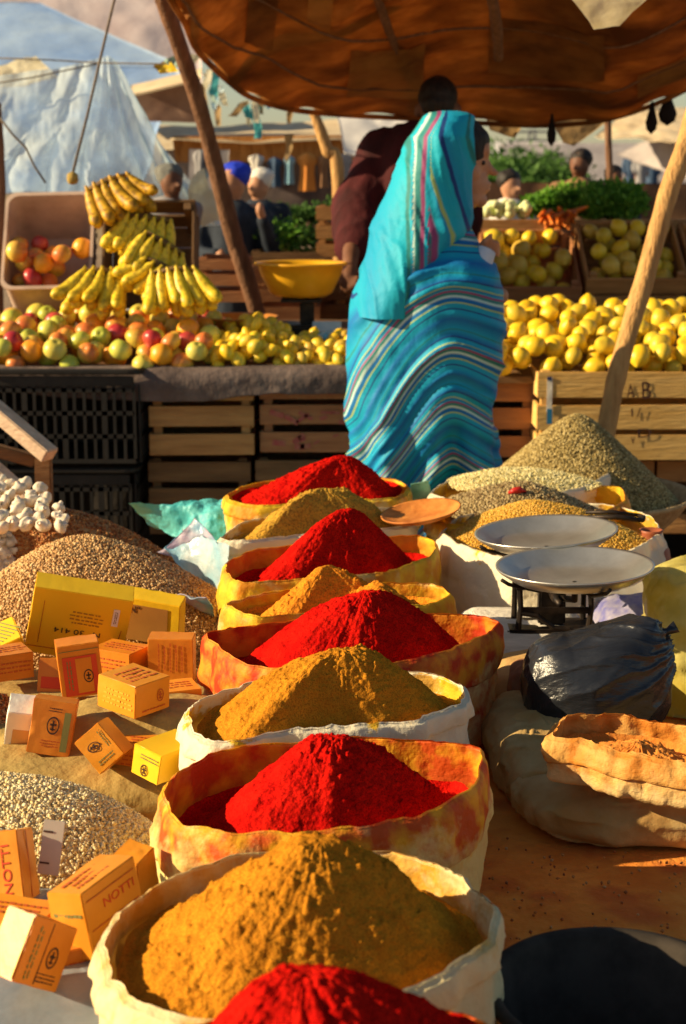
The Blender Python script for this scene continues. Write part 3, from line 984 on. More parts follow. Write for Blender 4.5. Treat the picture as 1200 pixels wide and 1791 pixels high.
emblem(o, face_mw(D, 'front', -.002, -.010), .008, m_ink)
lines(o, face_mw(D, 'front', .004, .010), .036, .010, 2, m_lab, 16)
o, D = carton('behind', 'orange carton half hidden behind the upright propped one', m_orbox)
rect('panel', o, face_mw(D, 'front', 0, -.01), .045, .02, m_redink)
o, D = carton('bl1', 'golden carton cut off by the left edge with red vertical lettering', m_orbox2)
text_on(o, 'NOTTI', .020, face_mw(D, 'front', .010, -.004, math.pi / 2), m_redink, stretch=(1, .75))
lines(o, face_mw(D, 'front', -.006, -.01, math.pi / 2), .06, .007, 1, m_redink, 17)
rect('fold_line', o, face_mw(D, 'right', 0, 0), .002, .08, m_rust)
o, D = carton('bk', 'larger orange carton lying by the cream sack with a bright end flap', m_orbox2)
text_on(o, 'NOTTI', .020, face_mw(D, 'front', .012, .012), m_redink, stretch=(1, .7))
rect('fold_line', o, face_mw(D, 'front', 0, .026), .09, .0012, m_rust)
rect('fold_line', o, face_mw(D, 'front', 0, -.008), .09, .0012, m_rust)
lines(o, face_mw(D, 'left', 0, .012), .04, .012, 1, m_lab, 19)
lines(o, face_mw(D, 'top', -.01, 0), .06, .03, 3, m_rust, 20)
o, D = carton('bk2', 'plain tan carton wedged behind the larger orange one', m_orbox2)
o, D = carton('bl2', 'dark sided orange carton at the bottom left with a glaring pale end', m_orbox)
rect('sunlit_end_patch', o, face_mw(D, 'left', 0, 0), .040, .064, m_yel2box)  # pale patch putting the sun's glare on this end into colour
lines(o, face_mw(D, 'front', -.018, -.002, math.pi / 2), .055, .010, 2, m_lab, 22)
emblem(o, face_mw(D, 'front', .010, -.002), .010, m_ink)
lines(o, face_mw(D, 'front', .010, -.024), .03, .012, 3, m_ink, 23)
rect('fold_line', o, face_mw(D, 'front', -.004, 0), .001, .064, m_ink)
o, D = carton('flat', 'open yellow box with a wire grille pattern at the left edge', m_yel2box)
gr = MB()
for i in range(9):
    gr.box((-.034 + i * .0085, 0, 0), (.0022, .07, .0006))
gr.build('grille_print', M('grey_green_ink', (.22, .24, .08)), o, mw=face_mw(D, 'top', 0, 0, .5))
lines(o, face_mw(D, 'front', 0, 0), .07, .022, 2, m_redink, 30)
o, D = carton('packet', 'white paper packet with a tan window beside the emblem carton', m_paper, name='packet', cat='packet')
rect('window', o, face_mw(D, 'front', .004, -.014), .028, .036, M('tan_window', (.55, .32, .12), rough=.4))
# grey card standing in the pale seeds
cw_ = onz(84, 1530, .585)
b = MB(); b.box((0, 0, .033), (.026, .002, .066), bev=.0006)
o = b.build('price_card', M('grey_card', (.50, .45, .38), (.58, .52, .44), scale=20, rough=.8), mw=Matrix.Translation(cw_) @ Matrix.Rotation(-.25, 4, 'X') @ Matrix.Rotation(.12, 4, 'Y'))
tag(o, 'small grey card standing in the pale seeds by the golden carton', 'card')
for zz in (.014, .052):
    rect('dash', o, Matrix.Translation((-.006, -.0016, zz)) @ Matrix.Rotation(math.pi / 2, 4, 'X'), .012, .0022, m_ink)

# further cartons, lying flat or half buried between the others
def add_carton(label, px, py, z, yaw, dims, mat, tilt=0.0):
    c_ = onz(px, py, z)
    CART['x'] = [list(c_), [list(r_) for r_ in (Matrix.Rotation(yaw, 3, 'Z') @ Matrix.Rotation(math.pi / 2 + tilt, 3, 'X'))], list(dims)]
    o, D = carton('x', label, mat)
    lines(o, face_mw(D, 'front', 0, 0), D[0] * .8, D[1] * .5, 3, m_rust, int(px))
    lines(o, face_mw(D, 'top', 0, 0), D[0] * .8, D[2] * .5, 3, m_rust, int(py))
    return o


add_carton('orange carton lying flat under the one with the yellow left side', 300, 1222, .575, .35, (.085, .045, .066), m_orbox2)
add_carton('dark orange carton lying between the two propped upright ones', 212, 1152, .585, -.5, (.085, .045, .066), m_orbox)
add_carton('brown orange carton under the tipped one at the pale seeds', 262, 1318, .555, -.25, (.090, .040, .066), m_orbox)
add_carton('orange carton lying under the big golden one with the end flap', 130, 1672, .565, .45, (.085, .050, .066), m_orbox)
add_carton('orange carton lying at the left edge below the vertical red letters', 30, 1622, .575, -.3, (.085, .045, .066), m_orbox2)
add_carton('small orange carton half hidden at the left of the largest yellow one', 14, 1158, .60, .5, (.070, .045, .066), m_orbox)
# tray and cloths under the cartons
pillow_later = True
m_olive = M('olive_canvas', (0.30, 0.20, 0.06), (0.46, 0.32, 0.10), scale=14, rough=.9, bump=.006, bscale=40)
V, F = [], []
nx, ny = 60, 60
X, Y = np.meshgrid(np.linspace(-1, 1, nx), np.linspace(-1, 1, ny), indexing='ij')


def pillow(name, label, cat, c, sz, mat, seed=0, amp=.012, pw=4, rot=0, group=None, zb=PLAT, n=80, fr=9, creases=None):
    """a filled bag or folded cloth lying on the table: closed super-ellipsoid with creases"""
    u = np.linspace(0, 2 * math.pi, n, endpoint=False)
    v = np.linspace(-math.pi / 2, math.pi / 2, n // 2)
    Uu, Vv = np.meshgrid(u, v, indexing='ij')
    e1, e2 = 2 / pw, .55
    sg = lambda a, e: np.sign(a) * np.abs(a) ** e
    x = sg(np.cos(Vv), e2) * sg(np.cos(Uu), e1)
    y = sg(np.cos(Vv), e2) * sg(np.sin(Uu), e1)
    z = sg(np.sin(Vv), .8)
    P = np.stack([x * sz[0], y * sz[1], z * sz[2]], -1)
    Q = P * fr + seed
    d = amp * (fbm(Q, 4, seed) + .7 * (1 - np.abs(fbm(Q * np.array([.8, 2.2, 1.6]), 3, seed + 4))) ** 5)
    nrm = P / (np.linalg.norm(P, axis=-1, keepdims=True) + 1e-9)
    P = P + nrm * d[..., None]
    if creases:
        P = creases(P)
    cr, sr = math.cos(rot), math.sin(rot)
    P = np.stack([P[..., 0] * cr - P[..., 1] * sr, P[..., 0] * sr + P[..., 1] * cr, P[..., 2]], -1)
    P[..., 0] += c[0]; P[..., 1] += c[1]
    P[..., 2] = np.maximum(P[..., 2] + c[2], zb + .003)
    o = mk(name, P.reshape(-1, 3), grid_faces(n, n // 2, wrap_u=True), mat)
    return tag(o, label, cat, group)


pillow('flat_sack', 'flattened olive sack lying under the small cartons', 'sack', (-.42, 2.52, .50), (.30, .30, .056), m_olive, 4, .006, pw=5)
pillow('flat_sack', 'small olive sack raised under the carton with the yellow left side', 'sack', (-.31, 2.42, .535), (.15, .10, .058), m_olive, 24, .006, pw=4)
pillow('flat_sack', 'flattened sack under the brown seeds at the left edge', 'sack', (-.66, 2.62, .48), (.14, .2, .07), m_olive, 8, .008, pw=4)
m_grey = M('blue_grey_plastic', (0.16, 0.19, 0.22), (0.26, 0.29, 0.32), scale=6, rough=.35, bump=.004, bscale=14, spec=.5)
pillow('folded_sheet', 'blue grey plastic sheet at the bottom left under the cartons', 'plastic sheet', (-.30, 1.62, .50), (.22, .26, .070), m_grey, 9, .006, pw=5)

m_turq = M('turquoise_cloth', (0.05, 0.46, 0.50), (0.16, 0.66, 0.68), scale=12, rough=.5, bump=.008, bscale=30, trans=.25, spec=.5)
m_pinkblue = M('lilac_blue_plastic', (0.42, 0.26, 0.46), (0.30, 0.62, 0.82), scale=9, rough=.3, bump=.006, bscale=30, c3=(.70, .62, .74), trans=.35, spec=.6)
m_bluewh = M('white_blue_plastic', (0.26, 0.66, 0.86), (0.80, 0.84, 0.86), scale=9, rough=.3, bump=.006, bscale=30, trans=.35, spec=.6)


def crumple(name, label, cat, quad, mat, nx=40, ny=30, amp=.02, seed=0, fr=14, thick=.002, sag=0.0):
    """crumpled sheet spanned between four world corners"""
    q = [np.array(a, float) for a in quad]
    u, v = np.meshgrid(np.linspace(0, 1, nx), np.linspace(0, 1, ny), indexing='ij')
    P = (q[0] * ((1 - u) * (1 - v))[..., None] + q[1] * (u * (1 - v))[..., None] + q[2] * (u * v)[..., None] + q[3] * ((1 - u) * v)[..., None])
    nv = np.cross(q[1] - q[0], q[3] - q[0])
    nv /= np.linalg.norm(nv)
    d = amp * (fbm(P * fr + seed, 4, seed) + .8 * (1 - 2 * np.abs(fbm(P * fr * .7 + seed + 9, 3, seed + 4))))
    P = P + nv * d[..., None]
    P[..., 2] -= sag * (1 - (2 * u - 1) ** 2) * (1 - (2 * v - 1) ** 2)
    # ragged outline
    P[..., 0] += amp * .6 * fbm(P * fr * 1.3 + 4, 2, seed + 7) * (np.abs(2 * v - 1) ** 4 + np.abs(2 * u - 1) ** 4)
    a = P.reshape(-1, 3)
    bck = a - nv * thick
    n1 = nx * ny
    F = grid_faces(nx, ny) + [tuple(reversed(f)) for f in grid_faces(nx, ny, off=n1)]
    ed = [i * ny for i in range(nx)] + [(nx - 1) * ny + j for j in range(1, ny)] + [i * ny + ny - 1 for i in range(nx - 2, -1, -1)] + [j for j in range(ny - 2, 0, -1)]
    for i in range(len(ed)):
        a1, b1 = ed[i], ed[(i + 1) % len(ed)]
        F.append((a1, b1, b1 + n1, a1 + n1))
    o = mk(name, np.concatenate([a, bck]), F, mat)
    return tag(o, label, cat)


crumple('turquoise_sack', 'turquoise woven cloth lying behind the rust brown lentils', 'cloth',
        [onz(400, 960, .55), onz(250, 905, .58), at(228, 878, 3.83), at(405, 862, 3.83)], m_turq, amp=.034, seed=1, nx=90, ny=60)
crumple('plastic_wrapper', 'pink and white plastic wrapper poking up beside the white sack', 'plastic wrapper',
        [onz(290, 962, .62), onz(378, 1000, .58), at(385, 940, 3.3), at(345, 905, 3.35)], m_pinkblue, amp=.02, seed=2)
crumple('plastic_wrapper', 'pale blue plastic wrapper between the lentils and the second white sack', 'plastic wrapper',
        [onz(285, 965, .62), onz(395, 1075, .5), at(400, 960, 3.2), at(330, 930, 3.4)], m_bluewh, amp=.02, seed=3)
crumple('plastic_wrapper', 'blue and lilac plastic wrapper behind the second yellow carton', 'plastic wrapper',
        [onz(265, 1080, .53), onz(390, 1110, .50), at(370, 1035, 2.92), at(262, 1030, 2.95)], m_pinkblue, amp=.018, seed=14)
crumple('plastic_scrap', 'green plastic scrap by the far end of the sack row', 'plastic scrap',
        [onz(715, 890, .6), onz(760, 890, .6), at(755, 842, 3.85), at(718, 845, 3.85)], M('green_plastic', (.16, .50, .34), (.45, .70, .55), scale=20, rough=.4, trans=.3), amp=.012, seed=5, nx=16, ny=14)

# garlic heap
m_garlic = M('garlic_skin', (0.70, 0.60, 0.36), (0.84, 0.76, 0.56), scale=30, rough=.55, bump=.003, bscale=60, c3=(.8, .68, .56), trans=.1)


def garlic_mesh(seed):
    n, k = 20, 14
    r = random.Random(seed)
    V = []
    for i in range(k):
        t = i / (k - 1)
        rr = math.sin(min(1, t * 1.25) * math.pi * .86) ** .7 * .024 if t < .75 else .006 + .006 * (1 - (t - .75) / .25)
        z = t * .05
        for j in range(n):
            a = 2 * math.pi * j / n
            q = rr * (1 + .10 * abs(math.cos(a * 3.5 + seed)) * (1 if t < .7 else 0))
            V.append((q * math.cos(a) + (t > .7) * .008 * (t - .7), q * math.sin(a), z - .02))
    return mesh_data('garlic_bulb', V, grid_faces(k, n, wrap_v=True) + [tuple(range(n))[::-1], tuple((k - 1) * n + j for j in range(n))], True, [m_garlic])


gms = [garlic_mesh(i) for i in range(4)]
rg = random.Random(5)
gpos = []
for i in range(400):
    px, py = rg.uniform(-60, 112), rg.uniform(825, 925)
    if px > 112 - (925 - py) * .35 and py < 880:
        continue
    if py < 830 + max(0, px) * .35:
        continue
    p = at(px, py, 3.55 - (py - 820) / 105 * .3)
    if all((p[0] - q[0]) ** 2 + (p[1] - q[1]) ** 2 + (p[2] - q[2]) ** 2 > .025 ** 2 for q in gpos):
        gpos.append(p)
for p in gpos:
    o = link('garlic_bulb', rg.choice(gms), loc=p)
    o.rotation_euler = (rg.uniform(-1.2, 1.2), rg.uniform(-1.2, 1.2), rg.uniform(0, 6))
    o.scale = (rg.uniform(.55, .8), rg.uniform(.55, .8), rg.uniform(.5, .7))
    tag(o, 'white garlic bulb in the heap at the left edge above the lentils', 'garlic', 'garlic bulbs in the left heap')
heap('garlic_bed', 'loose garlic skins and cloves under the garlic bulbs', 'garlic skins', -.86, 3.42, .30, .22, .47, .70, m_garlic, grain_mat('garlic_clove_skins', [(.6, .5, .35), (.8, .74, .6), (.86, .8, .68)]), .010, 900, 1.6, seed=31, k=.6)
# wooden frame / trestle end at the left
tr = empty('wooden_trestle', (at(85, 790, 3.9)))
tag(tr, 'weathered plank trestle end sticking in from the left above the garlic', 'trestle')
o0 = np.array(tr.location)


def plank(p, q, w, t_, mat, name, parent, up=(0, 0, 1), off=None):
    p, q = np.array(p), np.array(q)
    d = q - p
    L_ = np.linalg.norm(d)
    d /= L_
    s_ = np.cross(np.array(up, float), d); s_ /= np.linalg.norm(s_)
    n_ = np.cross(d, s_)
    b = MB()
    off = np.array(off if off is not None else (0, 0, 0), float)
    b.box((p + q) / 2 - off, (L_, w, t_), R=np.stack([d, s_, n_], 1), bev=.003)
    return b.build(name, mat, parent)


m_grwood = wood_mat('weathered_wood', (.46, .32, .22), (.66, .50, .36), 8, (1, 6, 6))
plank(at(-60, 672, 4.0), at(88, 797, 3.9), .05, .035, m_grwood, 'top_plank', tr, off=o0)
plank(at(-60, 772, 3.92), at(62, 806, 3.94), .04, .03, m_wood_dark, 'rail', tr, off=o0)
plank(at(76, 800, 3.93), at(82, 1060, 3.93), .04, .035, m_wood_dark, 'leg', tr, up=(0, 1, 0), off=o0)
plank(at(-40, 790, 3.85), at(62, 880, 3.8), .045, .02, m_grwood, 'brace', tr, off=o0)

# ------------------------------------------------------------------ rusty dish on the second white sack
m_rustdish = M('rusty_orange_dish', (.45, .13, .02), (.66, .25, .05), scale=22, rough=.6, bump=.002, bscale=60)
b = MB()
b.lathe([(0.001, 0.0), (.05, .001), (.078, .010), (.088, .018), (.0885, .021), (.085, .019), (.074, .0135), (.05, .005), (0.001, .004)], 48)
dc = at(738, 908, 3.42)
o = b.build('shallow_dish', m_rustdish, smooth=True, mw=Matrix.Translation(dc) @ Matrix.Rotation(-.16, 4, 'Y') @ Matrix.Rotation(.06, 4, 'X'))
tag(o, 'rusty orange shallow dish resting on the white sack rim', 'dish')

# ------------------------------------------------------------------ balance scale
m_iron = M('black_iron', (.012, .010, .010), (.05, .035, .025), scale=30, rough=.5, metal=.6, bump=.001)
m_steel = M('dull_metal_pan', (.50, .47, .41), (.70, .67, .60), scale=9, rough=.34, metal=.8, bump=.0008, bscale=30)
m_steel_in = m_steel
sx, sy = at(985, 1000, 2.88)[:2]
SCZ = .575
s = empty('balance_scale', (sx, sy, SCZ))
tag(s, 'black iron balance scale with two round metal pans', 'scale')
b = MB()
b.box((-.02, 0, .012), (.17, .09, .016), bev=.004)
b.box((-.02, 0, .055), (.05, .03, .07), bev=.004)
b.build('base', m_iron, s)
b = MB()
for x in (-.085, .045):
    b.tube([(x - .0, -.035, .02), (x + .004, -.035, .06), (x, -.03, .115)], [.006, .005, .006], 8)
    b.tube([(x, .035, .02), (x, .035, .06), (x, .03, .115)], [.006, .005, .006], 8)
b.box((-.02, -.034, .055), (.13, .006, .012), bev=.001)
b.box((-.02, -.034, .104), (.14, .008, .02), bev=.001)
b.tube([(-.08, -.036, .05), (-.05, -.036, .045), (-.02, -.036, .022), (.01, -.036, .02)], .005, 8)
b.build('frame', m_iron, s, smooth=False)
b = MB()
b.tube([(-.02, -.12, .090), (-.02, -.05, .085), (-.02, .05, .085), (-.02, .15, .105)], [.006, .010, .010, .006], 8)
b.build('beam', m_iron, s, smooth=True)
for (px, py, Y, r_, hgt) in ((1005, 992, 2.76, .140, .155), (955, 932, 3.03, .138, .19)):
    pc = at(px, py, Y) - np.array([sx, sy, SCZ])
    b = MB()
    b.lathe([(.004, -.030), (r_ * .55, -.029), (r_ * .78, -.020), (r_ * .97, -.002), (r_, .003), (r_ * 1.0, .006), (r_ * .96, .0035), (r_ * .77, -.0165), (r_ * .5, -.0255), (.004, -.0265)], 72)
    o = b.build('scale_pan', m_steel, s, smooth=True, mw=Matrix.Translation(pc) @ Matrix.Rotation(-.035 if Y < 2.9 else -.07, 4, 'Y'))
    b = MB()
    for k in range(4):
        a = k * math.pi / 2 + .3
        b.tube([(-.0, 0, -.034), (r_ * .5 * math.cos(a), r_ * .5 * math.sin(a), -.036), (r_ * .9 * math.cos(a), r_ * .9 * math.sin(a), -.018), (r_ * 1.0 * math.cos(a), r_ * 1.0 * math.sin(a), -.008)], .0035, 6)
    b.tube([(0, 0, -.033), (0, 0, -.06), (-pc[0] - .02, -pc[1] * .6, -.075)], .006, 8)
    b.build('pan_support', m_iron, o, smooth=True)
# brass weight bar across the grain sack
b = MB()
p1, p2 = at(1030, 905, 3.30), at(1125, 910, 3.28)
b.tube([p1, p1 + (p2 - p1) * .5 + (0, 0, .004), p2], [.005, .006, .005], 8)
b.tube([p1 + (.0, .05, .0), p1 + (p2 - p1) * .5 + (0, .05, .004), p2 + (0, .05, 0)], [.004, .005, .004], 8)
b.tube([p2, p2 + (.006, .025, .002), p2 + (0, .05, 0)], .0045, 8)
tag(b.build('metal_tongs', m_iron, smooth=True), 'thin metal tongs lying on the rim of the grain sack', 'tongs')

# what the scale stands on, papers
m_brownpaper = M('brown_paper', (.50, .29, .10), (.66, .42, .17), scale=9, rough=.8, bump=.008, bscale=22)
pillow('paper_sack', 'closed brown paper sack under the balance scale', 'sack', (sx - .02, sy - .06, .505), (.14, .13, .062), m_brownpaper, 3, .008, pw=4)
m_news = M('newsprint', (.52, .48, .42), (.72, .67, .58), scale=14, rough=.9, bump=.003, bscale=60, stretch=(1, 1, 14))
pillow('paper_stack', 'stack of grey newspaper beside the orange stained sack', 'newspaper', (.345, 2.93, .52), (.13, .14, .075), m_news, 5, .006, pw=7, fr=7)
pillow('paper_bundle', 'small twisted brown bundle left of the scale', 'bundle', (.335, 2.72, .50), (.05, .06, .07), M('twisted_brown_bundle', (.20, .08, .04), (.36, .17, .08), scale=20, rough=.8), 6, .012, pw=2.4)
b = MB()
b.lathe([(.001, 0), (.032, 0), (.042, .03), (.047, .07), (.040, .105), (.024, .125), (.022, .14), (.026, .147), (.022, .147), (.018, .14), (.001, .13)], 32)
jc = onz(1157, 985, .50)
tag(b.build('clay_jar', M('red_clay', (.26, .07, .03), (.36, .11, .05), scale=12, rough=.5), smooth=True, loc=(at(1157, 940, 3.25)[0], 3.36, .52)), 'reddish brown clay jar at the right of the white grain sack', 'jar')

# black plastic bag with gathered neck
m_blackbag = M('black_plastic', (.012, .013, .017), (.02, .022, .028), scale=6, rough=.30, bump=.003, bscale=40, spec=.5, stretch=(.4, 2.5, 2.0))


def bagshape(P):
    x, z = P[..., 0], P[..., 2]
    k = np.clip((x + .02) / .16, 0, 1)
    P = P.copy()
    P[..., 2] = z * (1 - .12 * np.clip(x / .14, -1, 1)) + .34 * np.clip(x, -.05, .12) * (z > 0) * (z / .11) + .02 * k
    P[..., 1] *= 1 - .25 * k
    # radiating pleats from the knot on the upper right
    dx, dz, dy = P[..., 0] - .15, P[..., 2] - .10, P[..., 1]
    a = np.arctan2(dz, -dx) * 13 + dy * 40
    rr = np.sqrt(dx ** 2 + dz ** 2 + dy ** 2)
    pl = .0095 * (1 - np.abs(np.sin(a + 3 * fbm(P * 9, 3, 3)))) ** 2 * np.exp(-rr / .22)
    P += (P / (np.linalg.norm(P, axis=-1, keepdims=True) + 1e-9)) * pl[..., None]
    return P


bc_ = at(1044, 1205, 2.56)
bag = pillow('plastic_bag', 'shiny black plastic bag with a twisted neck', 'plastic bag', (bc_[0], bc_[1], bc_[2]), (.122, .10, .100), m_blackbag, 12, .006, pw=2.6, n=240, fr=9, creases=bagshape)
b = MB()
k1 = at(1168, 1104, 2.56)
b.tube([k1 + (-.035, 0, -.02), k1 + (-.012, 0, -.004), k1, k1 + (.014, 0, .008)], [.028, .010, .006, .011], 10)
b.build('knot', m_blackbag, bag, smooth=True)
pillow('plastic_bag', 'yellow translucent plastic bag cut off by the right edge', 'plastic bag', (at(1200, 1150, 2.85)[0] + .035, 2.86, .56), (.115, .12, .155), M('yellow_plastic', (.60, .46, .05), (.80, .70, .22), scale=9, rough=.3, bump=.006, bscale=20, trans=.45, spec=.5), 15, .022, pw=2.4, n=120)
pillow('plastic_wrapper', 'clear blue striped plastic wrapper behind the scale', 'plastic wrapper', (at(1120, 1060, 3.05)[0], 3.06, .52), (.09, .08, .075), M('blue_stripe_plastic', (.25, .25, .62), (.70, .66, .72), scale=25, rough=.3, trans=.4), 16, .014, pw=2.6)

# rolled cloth bag + beige bag beneath
m_beige = M('beige_cloth', (.40, .25, .08), (.60, .43, .19), scale=8, rough=.85, bump=.008, bscale=20, fine=(.40, .20, .05), fine_amt=.5, fscale=12)
pillow('cloth_sack', 'folded beige cloth sack lying flat on the orange canvas', 'sack', (.51, 2.34, .485), (.245, .165, .048), m_beige, 17, .014, pw=3.4, n=160, fr=11)
pillow('cloth_sack', 'olive beige cloth bundle leaning behind the black plastic bag', 'sack', (.315, 2.50, .49), (.07, .20, .055), m_beige, 19, .016, pw=2.6, n=110, fr=11)
m_orcloth = sack_mat('orange_dusted_cloth', (.86, .60, .26), (.74, .28, .04), (.84, .46, .12), .36)
rp = [(955, 1290), (985, 1252), (1040, 1250), (1110, 1252), (1170, 1262), (1235, 1280), (1300, 1310), (1250, 1345), (1170, 1338), (1080, 1322), (1010, 1300), (975, 1296)]
o, rim, cen = sack('cloth_sack', 'small sack with its mouth rolled down, lit orange, on the beige one', 'sack', rp, .615, m_orcloth, cuff=.03, zb=.545, seed=41, bulge=.008, base_scale=.98, wr=.008, depth_in=.04)
powder('powder_heap', 'orange brown powder inside the rolled down sack', 'spice heap', rim, cen, .615, (1120, 1300), .0, M('rust_powder', (.50, .16, .02), (.62, .24, .04), scale=20, rough=.95, bump=.003, bscale=120), tf=.9, floor=.035, seed=55)

# black basin
m_blackpl = M('black_rubber', (.022, .018, .015), (.06, .048, .038), scale=14, rough=.8, bump=.001, bscale=60, spec=.1)
bx, by = onz(1082, 1735, .575)[:2]
b = MB()
b.lathe([(.001, .004), (.095, .0), (.105, .004), (.128, .10), (.133, .112), (.141, .114), (.144, .118), (.141, .123), (.131, .123), (.125, .118), (.103, .02), (.09, .012), (.001, .012)], 96, (0, 0, 0))
tag(b.build('basin', m_blackpl, smooth=True, loc=(bx, by, .456)), 'round black rubber basin in the bottom right corner', 'basin')

# ------------------------------------------------------------------ fruit stall
def crate(name, label, cat, mw, w, d, h, mat, slats=3, t_=.010, post=.028, gap=.02, group=None, bottom=True, cols=None, floor_slats=5, top_rail=False):
    """slatted wooden crate, open at the top; origin at the bottom centre"""
    e = empty(name, mw=mw)
    tag(e, label, cat, group)
    sh = (h - gap * (slats - 1)) / slats
    r = random.Random(sum(map(ord, label)))

    def panel(nm, L_, R_, c_):
        b = MB()
        for i in range(slats):
            z = sh / 2 + i * (sh + gap)
            jit = r.uniform(-.003, .003)
            b.box((0, r.uniform(-.0015, .0015), z + jit), (L_, t_, sh * r.uniform(.94, 1.0)), R=Matrix.Rotation(r.uniform(-.008, .008), 3, 'Y'), bev=.0015)
        m_ = Matrix.Translation(c_) @ Matrix.Rotation(R_, 4, 'Z')
        return b.build(nm, mat, e, mw=m_)
    panel('side_panel', w, 0, (0, -d / 2 + t_ / 2, 0))
    panel('side_panel', w, math.pi, (0, d / 2 - t_ / 2, 0))
    panel('end_panel', d - 2 * t_ - .004, math.pi / 2, (-w / 2 + t_ / 2 + .001, 0, 0))
    panel('end_panel', d - 2 * t_ - .004, -math.pi / 2, (w / 2 - t_ / 2 - .001, 0, 0))
    for sx_ in (-1, 1):
        for sy_ in (-1, 1):
            b = MB()
            b.box((sx_ * (w / 2 - t_ - post / 2 - .003), sy_ * (d / 2 - t_ - post / 2 - .003), h / 2 + .004), (post, post, h + .004), bev=.002)
            b.build('corner_post', mat, e)
    b = MB()
    for i in range(floor_slats):
        x = (i + .5) / floor_slats * (d - 2 * t_ - .01) - (d - 2 * t_ - .01) / 2
        b.box((0, x, .006), (w - 2 * t_ - .006, (d - .03) / floor_slats * .92, .007), bev=.001)
    b.build('floor_panel', mat, e)
    return e


def wcrate_px(name, label, pxl, pxr, pyt, pyb, Y, d, mat, **k):
    a, b_, c_ = at(pxl, pyb, Y), at(pxr, pyb, Y), at((pxl + pxr) / 2, pyt, Y)
    w = b_[0] - a[0]
    h = c_[2] - a[2]
    return crate(name, label, 'crate', Matrix.Translation(((a[0] + b_[0]) / 2, Y + d / 2, a[2])), w, d, h, mat, **k)


SY = 5.10
GWC = 'wooden crates stacked under the fruit stall'
zt = at(600, 655, SY)[2]
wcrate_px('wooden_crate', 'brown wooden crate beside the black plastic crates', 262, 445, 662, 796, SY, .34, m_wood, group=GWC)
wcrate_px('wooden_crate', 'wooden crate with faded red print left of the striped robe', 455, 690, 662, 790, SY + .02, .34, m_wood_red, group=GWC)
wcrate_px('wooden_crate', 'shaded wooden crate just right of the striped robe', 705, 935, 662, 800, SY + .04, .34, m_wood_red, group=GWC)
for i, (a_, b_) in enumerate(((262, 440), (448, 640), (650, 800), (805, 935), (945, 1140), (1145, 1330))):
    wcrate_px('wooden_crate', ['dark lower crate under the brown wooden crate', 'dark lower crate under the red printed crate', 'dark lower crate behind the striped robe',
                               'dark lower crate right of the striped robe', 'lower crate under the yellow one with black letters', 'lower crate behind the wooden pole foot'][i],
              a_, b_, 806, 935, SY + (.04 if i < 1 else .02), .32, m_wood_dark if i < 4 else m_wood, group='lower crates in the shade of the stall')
# faded red print on one crate
rp_ = [o for o in bpy.data.objects if o.get('label') == 'wooden crate with faded red print left of the striped robe'][0]
rr_ = random.Random(4)
m_fprint = M('faded_red_print', (.42, .07, .07), (.40, .16, .10), scale=40, rough=.8)
for i in range(26):
    b = MB(); b.box((rr_.uniform(-.17, .14), 0, rr_.choice([.035, .115, .20]) + rr_.uniform(-.022, .022)), (rr_.uniform(.015, .05), .0008, rr_.uniform(.006, .018)), R=Matrix.Rotation(rr_.uniform(-.6, .6), 3, 'Y'))
    b.build('faded_print', m_fprint, rp_, mw=Matrix.Translation((0, -.1725, 0)))
# yellow front crate with lettering
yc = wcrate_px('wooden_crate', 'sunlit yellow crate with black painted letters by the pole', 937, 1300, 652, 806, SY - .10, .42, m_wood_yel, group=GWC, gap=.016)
hy = -.21 - .0025
Rx = Matrix.Rotation(math.pi / 2, 4, 'X')
ycx = yc.location.x
for s_, px, py, sz, st in (('A', 1103, 685, .062, (.6, 1)), ('B', 1130, 684, .080, (.75, 1)), ('1/', 1110, 722, .055, (1, .7)), ('D', 1127, 758, .068, (1.0, .6)), ('v', 1107, 768, .05, (.6, 1))):
    p = at(px, py, SY - .10)
    text_on(yc, s_, sz, Matrix.Translation((p[0] - ycx, hy, p[2] - yc.location.z)) @ Rx @ Matrix.Rotation(.08, 4, 'Z'), m_ink, stretch=st)
p = at(961, 690, SY - .1)
b = MB(); b.box((p[0] - ycx, hy + .0005, p[2] - yc.location.z), (.017, .001, .11)); b.build('paper_strip', m_paper, yc)
p = at(961, 728, SY - .1)
b = MB(); b.box((p[0] - ycx, hy - .0012, p[2] - yc.location.z), (.017, .001, .048)); b.build('blue_strip', M('blue_ink', (.03, .20, .38), rough=.6), yc)
p = at(961, 662, SY - .1)
b = MB(); b.box((p[0] - ycx, hy - .0012, p[2] - yc.location.z), (.014, .001, .012)); b.build('blue_strip', M('navy_ink', (.03, .05, .15), rough=.6), yc)

# black plastic lattice crates
m_blkcrate = M('black_crate_plastic', (.010, .009, .008), (.022, .019, .016), scale=8, rough=.6)


